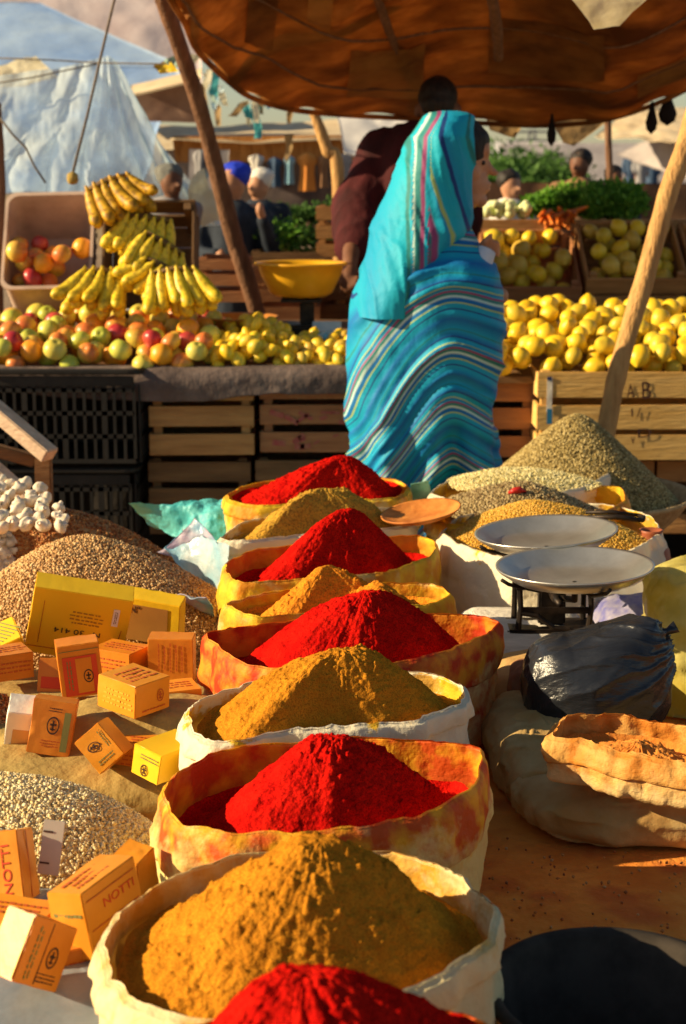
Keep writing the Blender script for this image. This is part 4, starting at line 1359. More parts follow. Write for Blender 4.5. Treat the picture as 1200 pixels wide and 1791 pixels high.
def lattice_crate(label, pxl, pxr, pyt, pyb, Y, d):
    a, b_, c_ = at(pxl, pyb, Y), at(pxr, pyb, Y), at((pxl + pxr) / 2, pyt, Y)
    w, h = b_[0] - a[0], c_[2] - a[2]
    e = empty('plastic_crate', ((a[0] + b_[0]) / 2, Y + d / 2, a[2]))
    tag(e, label, 'crate', 'black plastic crates stacked under the apples')

    def wall(L_, m_):
        b = MB()
        n = int(L_ / .030)
        for i in range(n + 1):
            b.box((-L_ / 2 + i * L_ / n, 0, h * .46), (.010 if i % 4 else .018, .006, h * .80))
        for z in (.0, .27, .52, .77):
            b.box((0, .0005, .010 + z * h), (L_, .007, .014))
        b.box((0, -.0005, h * .90), (L_, .010, h * .11), bev=.003)
        return b.build('lattice_wall', m_blkcrate, e, mw=m_)
    wall(w - .03, Matrix.Translation((0, -d / 2, 0)))
    wall(w - .03, Matrix.Translation((0, d / 2, 0)) @ Matrix.Rotation(math.pi, 4, 'Z'))
    wall(d - .03, Matrix.Translation((-w / 2, 0, 0)) @ Matrix.Rotation(-math.pi / 2, 4, 'Z'))
    wall(d - .03, Matrix.Translation((w / 2, 0, 0)) @ Matrix.Rotation(math.pi / 2, 4, 'Z'))
    b = MB()
    pts = []
    for cx_, cy_, a0 in ((w / 2 - .03, d / 2 - .03, 0), (-w / 2 + .03, d / 2 - .03, 90), (-w / 2 + .03, -d / 2 + .03, 180), (w / 2 - .03, -d / 2 + .03, 270)):
        for q in range(5):
            a_ = math.radians(a0 + q * 22.5)
            pts.append((cx_ + .038 * math.cos(a_), cy_ + .038 * math.sin(a_), h))
    pts.append(pts[0])
    b.tube(pts, .010, 6, cap=False)
    b.build('rim', m_blkcrate, e)
    b = MB(); b.box((0, 0, .004), (w - .02, d - .02, .006)); b.build('bottom', m_blkcrate, e)
    return e


lattice_crate('upper black lattice crate with a rounded rim, left of the wooden crates', -30, 246, 650, 812, SY - .06, .40)
lattice_crate('lower black lattice crate at ground level under the other one', -30, 240, 822, 990, SY - .04, .40)
lattice_crate('black lattice crate cut off by the left edge', -330, -40, 650, 812, SY - .06, .40)

# display board carrying the fruit: front strip of grey cloth, sloping boards
st = empty('stall_table', (0, 5.5, 0))
tag(st, 'long wooden stall table carrying the fruit heaps', 'stall table')
zA, zB = at(600, 648, SY)[2], at(300, 545, 5.75)[2]
TX0, TX1 = -1.9, 2.1


def board(name, x0, x1, ya, za, yb, zb, t_, mat, parent):
    V = [(x0, ya, za), (x1, ya, za), (x1, yb, zb), (x0, yb, zb)]
    V += [(x, y, z - t_) for x, y, z in V]
    return mk(name, np.array(V) - np.array(parent.location), [(0, 1, 2, 3), (7, 6, 5, 4), (0, 4, 5, 1), (1, 5, 6, 2), (2, 6, 7, 3), (3, 7, 4, 0)], mat, parent, smooth=False)


board('display_board', TX0, TX1, SY + .005, zA - .022, 5.75, zB - .06, .02, m_wood_dark, st)
board('back_shelf', TX0, TX1, 5.752, zB - .065, 6.15, zB - .065, .02, m_wood_dark, st)
for x in (-1.7, -.6, .55, 1.9):
    b = MB(); b.box((x, .6, zB / 2 - .05), (.06, .06, zB - .11), bev=.003); b.build('leg', m_wood_dark, st)
m_sackgrey = M('grey_brown_sacking', (.085, .06, .055), (.17, .125, .11), scale=9, rough=.95, bump=.01, bscale=26)
# cloth edge hanging over the front
n = 160
xs = np.linspace(-1.9, at(640, 650, SY)[0] + .1, n)
prof = [(.10, .012), (.03, .016), (.0, .010), (-.018, -.008), (-.022, -.03), (-.020, -.055), (-.018, -.075)]
V = []
for i, (dy, dz) in enumerate(prof):
    k = i / (len(prof) - 1)
    nz = fbm(np.stack([xs * 4, xs * 0 + i * .3, xs * 0], 1), 4, 8)
    sag = .012 * np.sin(xs * 5 + 1) - .02 * np.clip((-xs - .95) * 2, 0, 1)
    V.append(np.stack([xs, SY - .025 + dy - .0 + nz * .018 * (1 if i > 1 else .3), zA + dz * (1 + .5 * k * nz) + sag * k + nz * .008], 1))
V = np.concatenate(V)
V2 = V + np.array([0, .004, -.004])
F = grid_faces(len(prof), n)
o = mk('edge_cloth', np.concatenate([V, V2]), F + [tuple(reversed([i + len(V) for i in f])) for f in F], m_sackgrey)
tag(o, 'grey sacking folded over the front edge of the fruit table', 'sacking')


# fruit meshes ------------------------------------------------
def fruit_mat(name, a, b_, c_=None, scale=3.0, rough=.35, con=(.40, .60)):
    m = M(name, a, b_, scale=scale, rough=rough, c3=c_, contrast=con, spec=.45, bump=.0008, bscale=80, detail=3, coord='Object')
    return m


def apple_mesh(mat, seed, r=.038, ht=.9, dim=.25, name='apple'):
    k, n = 16, 20
    rr = random.Random(seed)
    V = []
    lob = rr.uniform(.01, .03)
    for i in range(k + 1):
        t = i / k * math.pi
        s_ = math.sin(t)
        rad = r * (s_ * (1 + .10 * math.cos(t)))
        z = -r * ht * math.cos(t)
        if t > math.pi * .78:
            z -= r * dim * ((t / math.pi - .78) / .22) ** 1.6
        if t < math.pi * .15:
            z += r * dim * .4 * (1 - t / math.pi / .15) ** 1.5
        for j in range(n):
            a = 2 * math.pi * j / n
            q = rad * (1 + lob * math.cos(5 * a) * (1 - i / k) + .03 * math.sin(a + seed))
            V.append((q * math.cos(a), q * math.sin(a), z))
    F = grid_faces(k + 1, n, wrap_v=True)
    F = [tuple(reversed(f)) for f in F]
    return mesh_data(name, V, F, True, [mat])


def lemon_mesh(mat, seed, r=.036, L_=1.12, name='lemon', pear=0.0):
    k, n = 18, 18
    V = []
    for i in range(k + 1):
        t = i / k * math.pi
        rad = r * math.sin(t) ** .9
        z = -r * L_ * math.cos(t)
        tip = math.exp(-(t / .22) ** 2) + math.exp(-((math.pi - t) / .25) ** 2) * (1 - pear)
        z += np.sign(z) * tip * r * .18
        if pear and t > math.pi / 2:
            rad *= 1 - pear * ((t - math.pi / 2) / (math.pi / 2)) ** 1.0 * .6
            z *= 1 + .35 * pear
        for j in range(n):
            a = 2 * math.pi * j / n
            q = rad * (1 + .03 * math.sin(2 * a + seed) + .02 * math.sin(3 * a + z * 90))
            V.append((q * math.cos(a), q * math.sin(a), z))
    return mesh_data(name, V, [tuple(reversed(f)) for f in grid_faces(k + 1, n, wrap_v=True)], True, [mat])


fm_green = fruit_mat('green_apple_skin', (.42, .46, .05), (.66, .62, .10), (.55, .56, .07))
fm_yelred = fruit_mat('yellow_apple_blushed_red', (.62, .10, .03), (.70, .56, .08), (.72, .34, .05), scale=2.0)
fm_red = fruit_mat('red_apple_skin', (.38, .02, .03), (.62, .10, .06), scale=3, rough=.3)
fm_yel = fruit_mat('yellow_apple_skin', (.66, .52, .07), (.72, .64, .14))
fm_orange = fruit_mat('orange_skin', (.80, .28, .015), (.85, .38, .02), rough=.4)
fm_lemon = fruit_mat('lemon_skin', (.80, .50, .015), (.88, .62, .03), scale=6, rough=.42)
fm_lemon2 = fruit_mat('lemon_skin_greenish', (.62, .44, .03), (.78, .56, .04), scale=6, rough=.45)
fm_quince = fruit_mat('lemon_skin_ochre', (.58, .36, .04), (.70, .48, .06), scale=6, rough=.45)

V_app = {
    'green': [apple_mesh(fm_green, i) for i in range(2)],
    'blush': [apple_mesh(fm_yelred, i + 4) for i in range(3)],
    'red': [apple_mesh(fm_red, i + 8) for i in range(2)],
    'yellow': [apple_mesh(fm_yel, i + 12) for i in range(2)],
    'orange': [lemon_mesh(fm_orange, 1, .041, .96, 'orange')],
    'lemon': [lemon_mesh(fm_lemon, 2, .033), lemon_mesh(fm_lemon, 3, .034, 1.0), lemon_mesh(fm_lemon2, 4, .032), lemon_mesh(fm_lemon, 5, .033, 1.1, 'lemon', .3)],
    'dlemon': [lemon_mesh(fm_quince, 6, .04, 1.05), lemon_mesh(fm_lemon2, 7, .038, 1.0)],
}


def fill(region, n, rad, seed, layers=1, tries=4000, jitter=.35):
    """region(rnd) -> base point; keeps fruit apart, lets later ones settle on top"""
    r = random.Random(seed)
    pts = []
    for _ in range(tries):
        if len(pts) >= n:
            break
        p = np.array(region(r), float)
        near = [q for q in pts if math.hypot(p[0] - q[0], p[1] - q[1]) < rad * 1.9]
        z = p[2]
        ok = True
        for q in near:
            d2 = (p[0] - q[0]) ** 2 + (p[1] - q[1]) ** 2
            if d2 < (rad * 1.0) ** 2:
                ok = False
                break
            z = max(z, q[2] + math.sqrt(max(0, (1.85 * rad) ** 2 - d2)))
        if not ok or z > p[2] + (layers - 1) * rad * 1.5 + .01:
            continue
        p[2] = z
        pts.append(p)
    return pts


def put_fruit(pts, choose, group, seed):
    r = random.Random(seed)
    for p in pts:
        nm, me, lab, cat = choose(r, p)
        o = link(nm, me, loc=p)
        o.rotation_euler = (r.uniform(-1.1, 1.1), r.uniform(-1.1, 1.1), r.uniform(0, 6.28))
        s_ = r.uniform(.80, 1.08)
        o.scale = (s_, s_ * r.uniform(.94, 1.05), s_ * r.uniform(.92, 1.08))
        tag(o, lab, cat, group)


def slope_z(y):
    return zA - .022 + (y - SY - .005) / (5.75 - SY - .005) * (zB - .06 - zA + .022)


def reg_front(pxl, pxr, y0, y1, up=0.036, bump=0.0):
    xl, xr = at(pxl, 600, 5.3)[0], at(pxr, 600, 5.3)[0]

    def f(r):
        x, y = r.uniform(xl, xr), r.uniform(y0, y1)
        return (x, y, slope_z(y) + up + bump * (1 - abs(2 * (x - xl) / (xr - xl) - 1)))
    return f


pts = fill(reg_front(-90, 372, SY + .02, SY + .52), 170, .0355, 1, layers=2, tries=8000)


def ch_app(r, p):
    k = r.choices(['green', 'blush', 'red', 'yellow', 'orange'], [3, 5, 1.2, 3, 2.2 if p[0] > -.95 else .6])[0]
    if k == 'orange':
        return 'orange', V_app[k][0], 'orange among the apples in front of the bananas', 'orange'
    lab = {'green': 'green apple in the heap on the left of the stall', 'blush': 'yellow apple blushed with red in the left heap', 'red': 'dark red apple in the left apple heap',
           'yellow': 'pale yellow apple in the heap on the left'}[k]
    return 'apple', r.choice(V_app[k]), lab, 'apple'


put_fruit(pts, ch_app, 'apples and oranges heaped on the left of the stall', 2)
# small lemons / stubby fruit in the middle
sm = [lemon_mesh(fm_lemon, 12, .022, 1.25, 'small_yellow_fruit'), lemon_mesh(fm_lemon2, 13, .022, 1.3, 'small_yellow_fruit'), lemon_mesh(fm_lemon, 14, .020, 1.5, 'small_yellow_fruit', .2)]
pts = fill(reg_front(385, 505, SY + .02, SY + .40, .024, .045), 75, .0225, 3, layers=2)
put_fruit(pts, lambda r, p: ('small_yellow_fruit', r.choice(sm), 'small yellow fruit in the low heap below the orange basin', 'fruit'), 'small yellow fruit in the middle of the stall', 4)
sm2 = [lemon_mesh(fm_quince, 15, .020, 1.2, 'small_fig'), lemon_mesh(fm_lemon2, 16, .020, 1.2, 'small_fig'), lemon_mesh(fm_lemon, 17, .019, 1.2, 'small_fig')]
pts = fill(reg_front(498, 660, SY + .02, SY + .34, .022, .0), 100, .0205, 5, layers=2)
put_fruit(pts, lambda r, p: ('small_ochre_fruit', r.choice(sm2), 'small ochre yellow fruit in the row left of the striped robe', 'fruit'), 'small ochre fruit beside the striped robe', 6)
# lemons right
zyc = zA + .0


def reg_right(r):
    x = r.uniform(at(845, 600, 5.2)[0], at(1290, 600, 5.2)[0])
    y = r.uniform(SY - .03, SY + .52)
    return (x, y, zA + .012 + (y - SY) * .22)


pts = fill(reg_right, 230, .0325, 7, layers=2, tries=8000)


def ch_lem(r, p):
    me = r.choice(V_app['lemon'])
    return 'lemon', me, ('greenish lemon' if me.materials[0] == fm_lemon2 else 'bright yellow lemon') + ' in the big heap to the right of the robe', 'lemon'


put_fruit(pts, ch_lem, 'lemons heaped on the right of the stall', 8)

# plastic crate of apples, tipped forward
m_pinkpl = M('dusty_pink_plastic', (.46, .32, .24), (.62, .46, .36), scale=10, rough=.55, c3=(.56, .40, .31))


def tub(label, mw, w, d, h, mat):
    e = empty('plastic_crate', mw=mw)
    tag(e, label, 'crate')

    def rr_loop(w_, d_, z, r_=.04, q=6):
        P = []
        for cx_, cy_, a0 in ((w_ / 2 - r_, d_ / 2 - r_, 0), (-w_ / 2 + r_, d_ / 2 - r_, 90), (-w_ / 2 + r_, -d_ / 2 + r_, 180), (w_ / 2 - r_, -d_ / 2 + r_, 270)):
            for k in range(q):
                a_ = math.radians(a0 + k * 90 / (q - 1))
                P.append((cx_ + r_ * math.cos(a_), cy_ + r_ * math.sin(a_), z))
        return P
    loops = [rr_loop(w * .90, d * .90, 0), rr_loop(w * .93, d * .93, h * .3), rr_loop(w * .97, d * .97, h * .9), rr_loop(w * 1.02, d * 1.02, h * .96), rr_loop(w * 1.03, d * 1.03, h),
             rr_loop(w * .96, d * .96, h), rr_loop(w * .94, d * .94, h * .9), rr_loop(w * .90, d * .90, h * .3), rr_loop(w * .87, d * .87, .012)]
    n = len(loops[0])
    V = [p for l in loops for p in l]
    F = grid_faces(len(loops), n, wrap_v=True)
    F.append(tuple((len(loops) - 1) * n + j for j in range(n)))
    F.append(tuple(reversed(range(n))))
    o = mk('shell', V, F, mat, e)
    autosmooth(o, 40)
    b = MB()
    for x in (-.32, -.15, .15, .32):
        for z in (.3, .5, .7):
            b.box((x * w, 0, z * h), (.012, d * .965, .02))
    b = MB()
    for s_ in (-1, 1):
        for k in range(7):
            for z in (.28, .45, .62, .79):
                b.box((s_ * w * .478, (k - 3) * d * .12, z * h), (.004, .014, .012))
    b.build('slot', m_ink, e)
    return e


# opening faces the camera: crate local +z points to the viewer and slightly up
pc = at(82, 505, 5.60)
top = at(82, 336, 5.88)
cx_ = (pc + top) / 2
up_ = (top - pc) / np.linalg.norm(top - pc)
hh = np.linalg.norm(top - pc)
right_ = np.array([1.0, 0, 0])
out_ = np.cross(right_, up_)       # towards the camera/up
Rm = np.stack([right_, up_, out_], 1)
dep = .24
org = cx_ - out_ * dep
tub('pinkish plastic crate tipped on its side, full of red apples', mat4(Rm, org), (at(160, 420, 5.7)[0] - at(2, 420, 5.7)[0]) / 1.03, hh / 1.03, dep, m_pinkpl)


def reg_tub(r):
    a, b_ = r.uniform(-.43, .43), r.uniform(0, 1)
    w_ = .33
    q = org + right_ * a * w_ * .8 + up_ * (-hh / 2 + .05 + b_ * .14) + out_ * (dep - .05 - b_ * .13)
    return q


pts = fill(reg_tub, 34, .038, 9, layers=3, tries=9000)
put_fruit(pts, lambda r, p: ('apple', r.choice(V_app['red'] + V_app['blush'][:2] + [V_app['red'][0]]), 'red apple inside the tipped pinkish crate', 'apple') if r.random() < .85 else
          ('orange', V_app['orange'][0], 'orange inside the tipped pinkish crate', 'orange'), 'fruit inside the tipped pinkish crate', 10)

# tipped wooden crate behind the bananas
pc, top = at(258, 548, 5.62), at(258, 350, 5.80)
up_ = (top - pc) / np.linalg.norm(top - pc)
out_ = np.cross(right_, up_)
hh = np.linalg.norm(top - pc)
w_ = at(342, 440, 5.7)[0] - at(178, 440, 5.7)[0]
Rm = np.stack([right_, up_, out_], 1)
crate('wooden_crate', 'dark wooden crate tipped on its side behind the bananas', 'crate', mat4(Rm, (pc + top) / 2 - out_ * .22), w_, hh, .22, m_wood_dark, slats=2)

# bananas ------------------------------------------------------
m_ban = M('banana_skin', (.70, .47, .02), (.84, .62, .04), scale=14, rough=.42, c3=(.78, .56, .03), fine=(.16, .07, .01), fine_amt=.55, fscale=60)
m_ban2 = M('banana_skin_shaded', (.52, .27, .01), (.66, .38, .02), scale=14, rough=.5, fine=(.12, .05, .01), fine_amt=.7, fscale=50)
m_bstem = M('banana_stalk', (.10, .05, .02), (.25, .16, .04), scale=20, rough=.7)


def banana_mesh(mat, seed, L_=.15, r_=.0225):
    rr = random.Random(seed)
    n = 14
    curv = rr.uniform(1.1, 1.5)
    pts, rad = [], []
    for i in range(n):
        t = i / (n - 1)
        a = (t - .1) * curv
        pts.append((L_ * (1 - math.cos(a)) * .75, 0, -L_ * math.sin(a) / curv * 1.05))
        if t < .14:
            rad.append(.0045 + .003 * t / .14)
        else:
            q = (t - .14) / .86
            rad.append(r_ * (.55 + .45 * min(1, q / .25)) * (1 if q < .80 else (1 - ((q - .80) / .20) ** 2 * .72)))
    b = MB()
    b.tube(pts, rad, 7)
    return mesh_data('banana', b.V, b.F, True, [mat])


def bunch(label, loc, n, rot, mat, spread=.6, seed=0, L_=.15, rows=2, face=(0, -1, .15)):
    e = empty('banana_bunch', loc)
    e.rotation_euler = rot
    tag(e, label, 'bananas', 'bunches of bananas on the left of the stall')
    rr = random.Random(seed)
    ms = [banana_mesh(mat, seed + i, L_) for i in range(3)]
    for k in range(rows):
        for i in range(n):
            u = (i - (n - 1) / 2) / max(1, (n - 1)) * 2
            o = link('banana', rr.choice(ms), e)
            o.location = (u * .034 * n / 2 * .72, -.012 * k - .01 * (1 - u * u), .012 * k - .006 * u * u)
            o.rotation_euler = (rr.uniform(-.06, .06) - .25 + .30 * k, -u * .28 * spread * 0, math.pi / 2 * -1 + u * .35)
            yaw_ = .30 if seed % 8 == 1 else -.38
            o.rotation_euler = (Matrix.Rotation(u * -.22 * spread - .35 * yaw_ + rr.uniform(-.07, .07), 3, 'Y') @ Matrix.Rotation(-math.pi / 2 + u * .40 + yaw_, 3, 'Z') @ Matrix.Rotation(.25 - .35 * k + rr.uniform(-.09, .09), 3, 'Y')).to_euler()
            o.scale = (rr.uniform(.9, 1.1),) * 3
    b = MB()
    wd = .034 * n / 2 * .8
    b.tube([(-wd, .004, .004), (0, -.004, .012), (wd, .004, .004)], [.008, .014, .008], 8)
    b.build('stalk', m_bstem, e, smooth=True)
    return e


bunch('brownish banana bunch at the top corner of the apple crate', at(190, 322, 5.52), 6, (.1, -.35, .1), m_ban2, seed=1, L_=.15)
bunch('upper bright banana bunch leaning in the dark crate', at(260, 385, 5.50), 6, (.35, .15, .2), m_ban, seed=5, L_=.14)
bunch('middle banana bunch with its tips fanned to the left', at(285, 428, 5.46), 6, (.5, .55, .25), m_ban, seed=9, L_=.15)
bunch('lower middle banana bunch overlapping the fanned one', at(280, 468, 5.42), 5, (.5, .5, .1), m_ban, seed=13, L_=.14)
bunch('lowest banana bunch hanging over the edge of the crate', at(305, 478, 5.36), 6, (.1, -.1, -.1), m_ban, seed=17, L_=.155)
bunch('banana bunch standing between the two tipped crates', at(178, 480, 5.44), 5, (-.1, .1, .1), m_ban, seed=21, L_=.16)

# ------------------------------------------------------------------ basins, table scale
m_ybasin = M('yellow_orange_plastic', (.78, .38, .015), (.84, .46, .02), scale=5, rough=.35, spec=.5, trans=.15)
m_obasin = M('faded_orange_plastic', (.42, .15, .02), (.52, .22, .03), scale=7, rough=.45)


def basin(label, c_, r_, h, mat, tilt=(0, 0)):
    b = MB()
    b.lathe([(.001, 0), (r_ * .55, 0), (r_ * .68, h * .12), (r_ * .86, h * .60), (r_ * .92, h * .88), (r_ * 1.0, h * .93), (r_ * 1.01, h * .985), (r_ * .985, h), (r_ * .90, h * .95), (r_ * .83, h * .6), (r_ * .65, h * .16), (r_ * .5, h * .06), (.001, h * .06)], 72)
    o = b.build('basin', mat, smooth=True, mw=Matrix.Translation(c_) @ Matrix.Rotation(tilt[0], 4, 'Y') @ Matrix.Rotation(tilt[1], 4, 'X'))
    return tag(o, label, 'basin')


bt = at(527, 518, 5.62)
basin('yellow basin sitting on the stall scale beside the man', (bt[0], 5.62, bt[2]), .160, .118, m_ybasin)
basin('faded orange basin behind the small yellow fruit', (at(414, 575, 5.58)[0], 5.60, at(414, 590, 5.5)[2] - .02), .145, .085, m_obasin)
e = empty('table_scale', (bt[0] + .02, 5.62, slope_z(5.62) + .0))
tag(e, 'dark table scale carrying the yellow basin', 'scale')
H_ = bt[2] - slope_z(5.62)
b = MB(); b.box((.02, 0, .025), (.20, .16, .05), bev=.01); b.box((0.0, 0, H_ * .5), (.05, .06, H_ - .04), bev=.005); b.build('body', m_iron, e)
b = MB(); b.box((-.02, 0, H_ - .012), (.14, .14, .010), bev=.002); b.build('platform', m_iron, e)
b = MB(); b.box((.07, -.085, .045), (.10, .006, .04), R=Matrix.Rotation(-.5, 3, 'X'), bev=.002); b.build('window', M('scale_glass', (.25, .40, .48), (.5, .58, .6), scale=12, rough=.15, spec=.8), e)
pillow('plastic_bag', 'crumpled clear blue bag beside the stall scale', 'plastic bag', (at(575, 560, 5.5)[0], 5.44, slope_z(5.44) + .03), (.045, .04, .03), m_bluewh, 33, .012, pw=2.4, n=40, zb=.6)

# ------------------------------------------------------------------ rear rank of crates with fruit and vegetables (right)
RY = 6.45


def tilt_crate(label, pxl, pxr, pyt, pyb, Y, ang, d, h, mat):
    c_ = at((pxl + pxr) / 2, pyb, Y)
    w = at(pxr, pyb, Y)[0] - at(pxl, pyb, Y)[0]
    mw = Matrix.Translation(c_) @ Matrix.Rotation(ang, 4, 'X') @ Matrix.Translation((0, d / 2, 0))
    crate('wooden_crate', label, 'crate', mw, w, d, h, mat, slats=2, group='rear crates on the right side', gap=.014)
    return mw, w


for (lab, a_, b_, yb, seed, g) in (('shaded crate of yellow fruit just behind the robe', 845, 1012, 560, 41, 'yellow fruit in the shaded crate behind the robe'),
                                   ('shaded crate of yellow fruit below the green herbs', 1020, 1195, 545, 42, 'yellow fruit in the shaded crate below the herbs'),
                                   ('shaded crate cut off by the right edge', 1205, 1370, 545, 43, 'yellow fruit in the crate at the right edge')):
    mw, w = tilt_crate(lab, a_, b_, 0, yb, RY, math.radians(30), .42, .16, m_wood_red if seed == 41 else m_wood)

    def reg(r, mw=mw, w=w):
        p = mw @ Vector((r.uniform(-w / 2 + .05, w / 2 - .05), r.uniform(-.16, .15), .10))
        return tuple(p)
    pts = fill(reg, 26, .039, seed, layers=2)
    put_fruit(pts, lambda r, p, g=g: ('quince', r.choice(V_app['dlemon'] + V_app['lemon'][:1]), 'dull ' + g[:g.index(' in')] + g[g.index(' in'):], 'fruit'), g, seed)
    c_ = at((a_ + b_) / 2, yb, RY)
    crate('wooden_crate', {41: 'lower shaded crate right behind the lemons', 42: 'lower shaded crate below the herb stand', 43: 'lower shaded crate at the right edge'}[seed], 'crate',
          Matrix.Translation((c_[0], RY + .22, c_[2] - .35)), w * .98, .40, .33, m_wood, slats=3, group='rear crates on the right side')

# vegetable stand: rail + board + dark purple back cloth
vs = empty('vegetable_stand', (at(1020, 390, 7.0)[0], 7.0, 0))
tag(vs, 'raised plank stand holding carrots, turnips and green herbs', 'stand')
vz = at(1000, 388, 6.95)[2]
x0, x1 = at(835, 390, 6.95)[0] - vs.location.x, at(1290, 390, 6.95)[0] - vs.location.x
b = MB(); b.box(((x0 + x1) / 2, .30, vz - .025), (x1 - x0, .75, .03), bev=.003); b.build('board', m_wood_dark, vs)
b = MB(); b.box(((x0 + x1) / 2, -.09, vz - .015), (x1 - x0, .03, .05), bev=.004); b.build('front_rail', m_wood, vs)
for x in (x0 + .05, (x0 + x1) / 2, x1 - .05):
    b = MB(); b.box((x, .3, (vz - .04) / 2), (.06, .06, vz - .045), bev=.003); b.build('leg', m_wood_dark, vs)
m_purple = M('dark_purple_cloth', (.035, .025, .05), (.075, .05, .08), scale=8, rough=.9, bump=.01, bscale=20)
V, F = [], []
xs = np.linspace(x0, x1, 90)
for i, z in enumerate(np.linspace(vz - .03, vz - .75, 10)):
    V.append(np.stack([xs, -.05 + .02 * np.sin(xs * 22 + i * .2) + xs * 0, xs * 0 + z], 1))
mk('hanging_cloth', np.concatenate(V), grid_faces(10, 90), m_purple, vs)
m_leaf = M('herb_leaf', (.07, .20, .02), (.26, .46, .05), scale=30, rough=.6, trans=.35, c3=(.13, .32, .03))
m_leafd = M('dark_leaf', (.03, .09, .015), (.09, .20, .03), scale=20, rough=.7, trans=.2)


def leaf_cloud(n, fn, size, seed, asp=.5):
    """many small curved leaf faces; fn(rng,n)->points"""
    r = np.random.default_rng(seed)
    P = fn(r, n)
    n = len(P)
    d = r.normal(size=(n, 3)); d[:, 2] += .35
    d /= np.linalg.norm(d, axis=1)[:, None]
    s_ = np.cross(d, r.normal(size=(n, 3))); s_ /= np.linalg.norm(s_, axis=1)[:, None]
    nn = np.cross(d, s_)
    L_ = size * (0.6 + .8 * r.random(n))[:, None]
    V = np.stack([P, P + d * L_ * .5 + s_ * L_ * asp * .5, P + d * L_ + nn * L_ * .2, P + d * L_ * .5 - s_ * L_ * asp * .5], 1).reshape(-1, 3)
    F = np.arange(n * 4).reshape(-1, 4)
    return V, F


def herb_bunch(label, px, py, Y, w, h, seed, mat=m_leaf, n=900, group='bunches of green herbs on the vegetable stand'):
    c_ = at(px, py, Y)
    e = empty('herb_bunch', c_)
    tag(e, label, 'herbs', group)

    def fn(r, n):
        q = r.normal(size=(n, 3)); q /= np.linalg.norm(q, axis=1)[:, None]
        q *= (r.random(n) ** .4)[:, None]
        q *= 1 + .35 * fbm(q * 2.2 + seed, 2, seed)[:, None]
        return q * np.array([w / 2, .11, h / 2]) + np.array([0, 0, h / 2])
    V, F = leaf_cloud(n, fn, .030, seed)
    mk('foliage', V, F, mat, e)
    b = MB()
    r = random.Random(seed)
    for i in range(12):
        x = r.uniform(-.25, .25) * w
        b.tube([(x * .4, -.02, .0), (x, 0, h * .35), (x * 1.8, .01, h * .7)], .0028, 5)
    b.build('stem', M('herb_stem', (.35, .42, .12), rough=.6), e)
    return e


k = 0
for (px, py, w, h) in ((935, 376, .14, .07), (965, 374, .17, .10), (1000, 376, .17, .13), (1032, 378, .17, .14), (1062, 378, .17, .15), (1092, 378, .16, .15), (1108, 380, .11, .12), (1040, 384, .16, .12), (1080, 386, .16, .11)):
    herb_bunch(['leftmost bunch of green herbs behind the turnips', 'light green herb bunch behind the turnips and carrots', 'herb bunch right behind the carrots', 'tall herb bunch just right of the carrots',
                'herb bunch in the middle of the tall part of the heap', 'tallest herb bunch near the right end', 'small herb bunch at the right end by the pole', 'low front herb bunch beside the carrots', 'low front herb bunch at the right'][k],
               px, py, 7.12 - (.12 if k > 6 else 0), w, h, 60 + k)
    k += 1
m_carrot = M('carrot_skin', (.72, .16, .02), (.82, .26, .03), scale=30, rough=.5)
b = MB()
b.tube([(0, 0, 0), (0, 0, .02), (0, 0, .10), (0, 0, .13)], [.006, .014, .008, .001], 8)
car_me = mesh_data('carrot', b.V, b.F, True, [m_carrot])
m_turnip = M('turnip_skin', (.78, .76, .50), (.62, .70, .30), scale=20, rough=.5)
turn_me = lemon_mesh(m_turnip, 20, .022, .95, 'turnip')
r = random.Random(9)
for i in range(42):
    p = at(r.uniform(952, 1012), r.uniform(368, 392), 6.93)
    p[1] += r.uniform(-.02, .06)
    o = link('carrot', car_me, loc=p)
    o.rotation_euler = (r.uniform(1.2, 2.2), r.uniform(-.3, .3), r.uniform(-.6, .6)); o.scale = (.9, .9, .8)
    tag(o, 'orange carrot piled at the front of the vegetable stand', 'carrot', 'carrots on the vegetable stand')
for i in range(36):
    p = at(r.uniform(850, 925), r.uniform(356, 380), 6.95)
    p[1] += r.uniform(-.02, .08)
    o = link('turnip', turn_me, loc=p)
    o.rotation_euler = (r.uniform(-1, 1), r.uniform(-1, 1), 0)
    o.scale = (r.uniform(.7, 1.1),) * 3
    tag(o, 'pale turnip left of the carrots on the vegetable stand', 'turnip', 'turnips on the vegetable stand')

# ------------------------------------------------------------------ poles, ropes
def rough_pole(name, label, cat, pts, rad, mat, knots=(), n=20):
    P = []
    pts = np.array(pts, float)
    seg = 24
    ts = np.linspace(0, len(pts) - 1, seg * (len(pts) - 1))
    for t_ in ts:
        i = min(int(t_), len(pts) - 2)
        f = t_ - i
        p0, p1, p2, p3 = pts[max(i - 1, 0)], pts[i], pts[i + 1], pts[min(i + 2, len(pts) - 1)]
        P.append(.5 * ((2 * p1) + (-p0 + p2) * f + (2 * p0 - 5 * p1 + 4 * p2 - p3) * f * f + (-p0 + 3 * p1 - 3 * p2 + p3) * f ** 3))
    P = np.array(P)
    rr_ = np.interp(ts, np.arange(len(pts)), rad)
    rr_ = rr_ * (1 + .08 * fbm(np.stack([ts * 5, ts * 0, ts * 0], 1), 3, 3))
    b = MB()
    b.tube(P, rr_, n)
    V = np.array(b.V)
    V += .004 * fbm(V * np.array([40, 40, 9]), 3, 4)[:, None] * np.array([1, 1, 0])
    o = mk(name, V, b.F, mat)
    for kz, ksz in knots:
        pass
    return tag(o, label, cat)


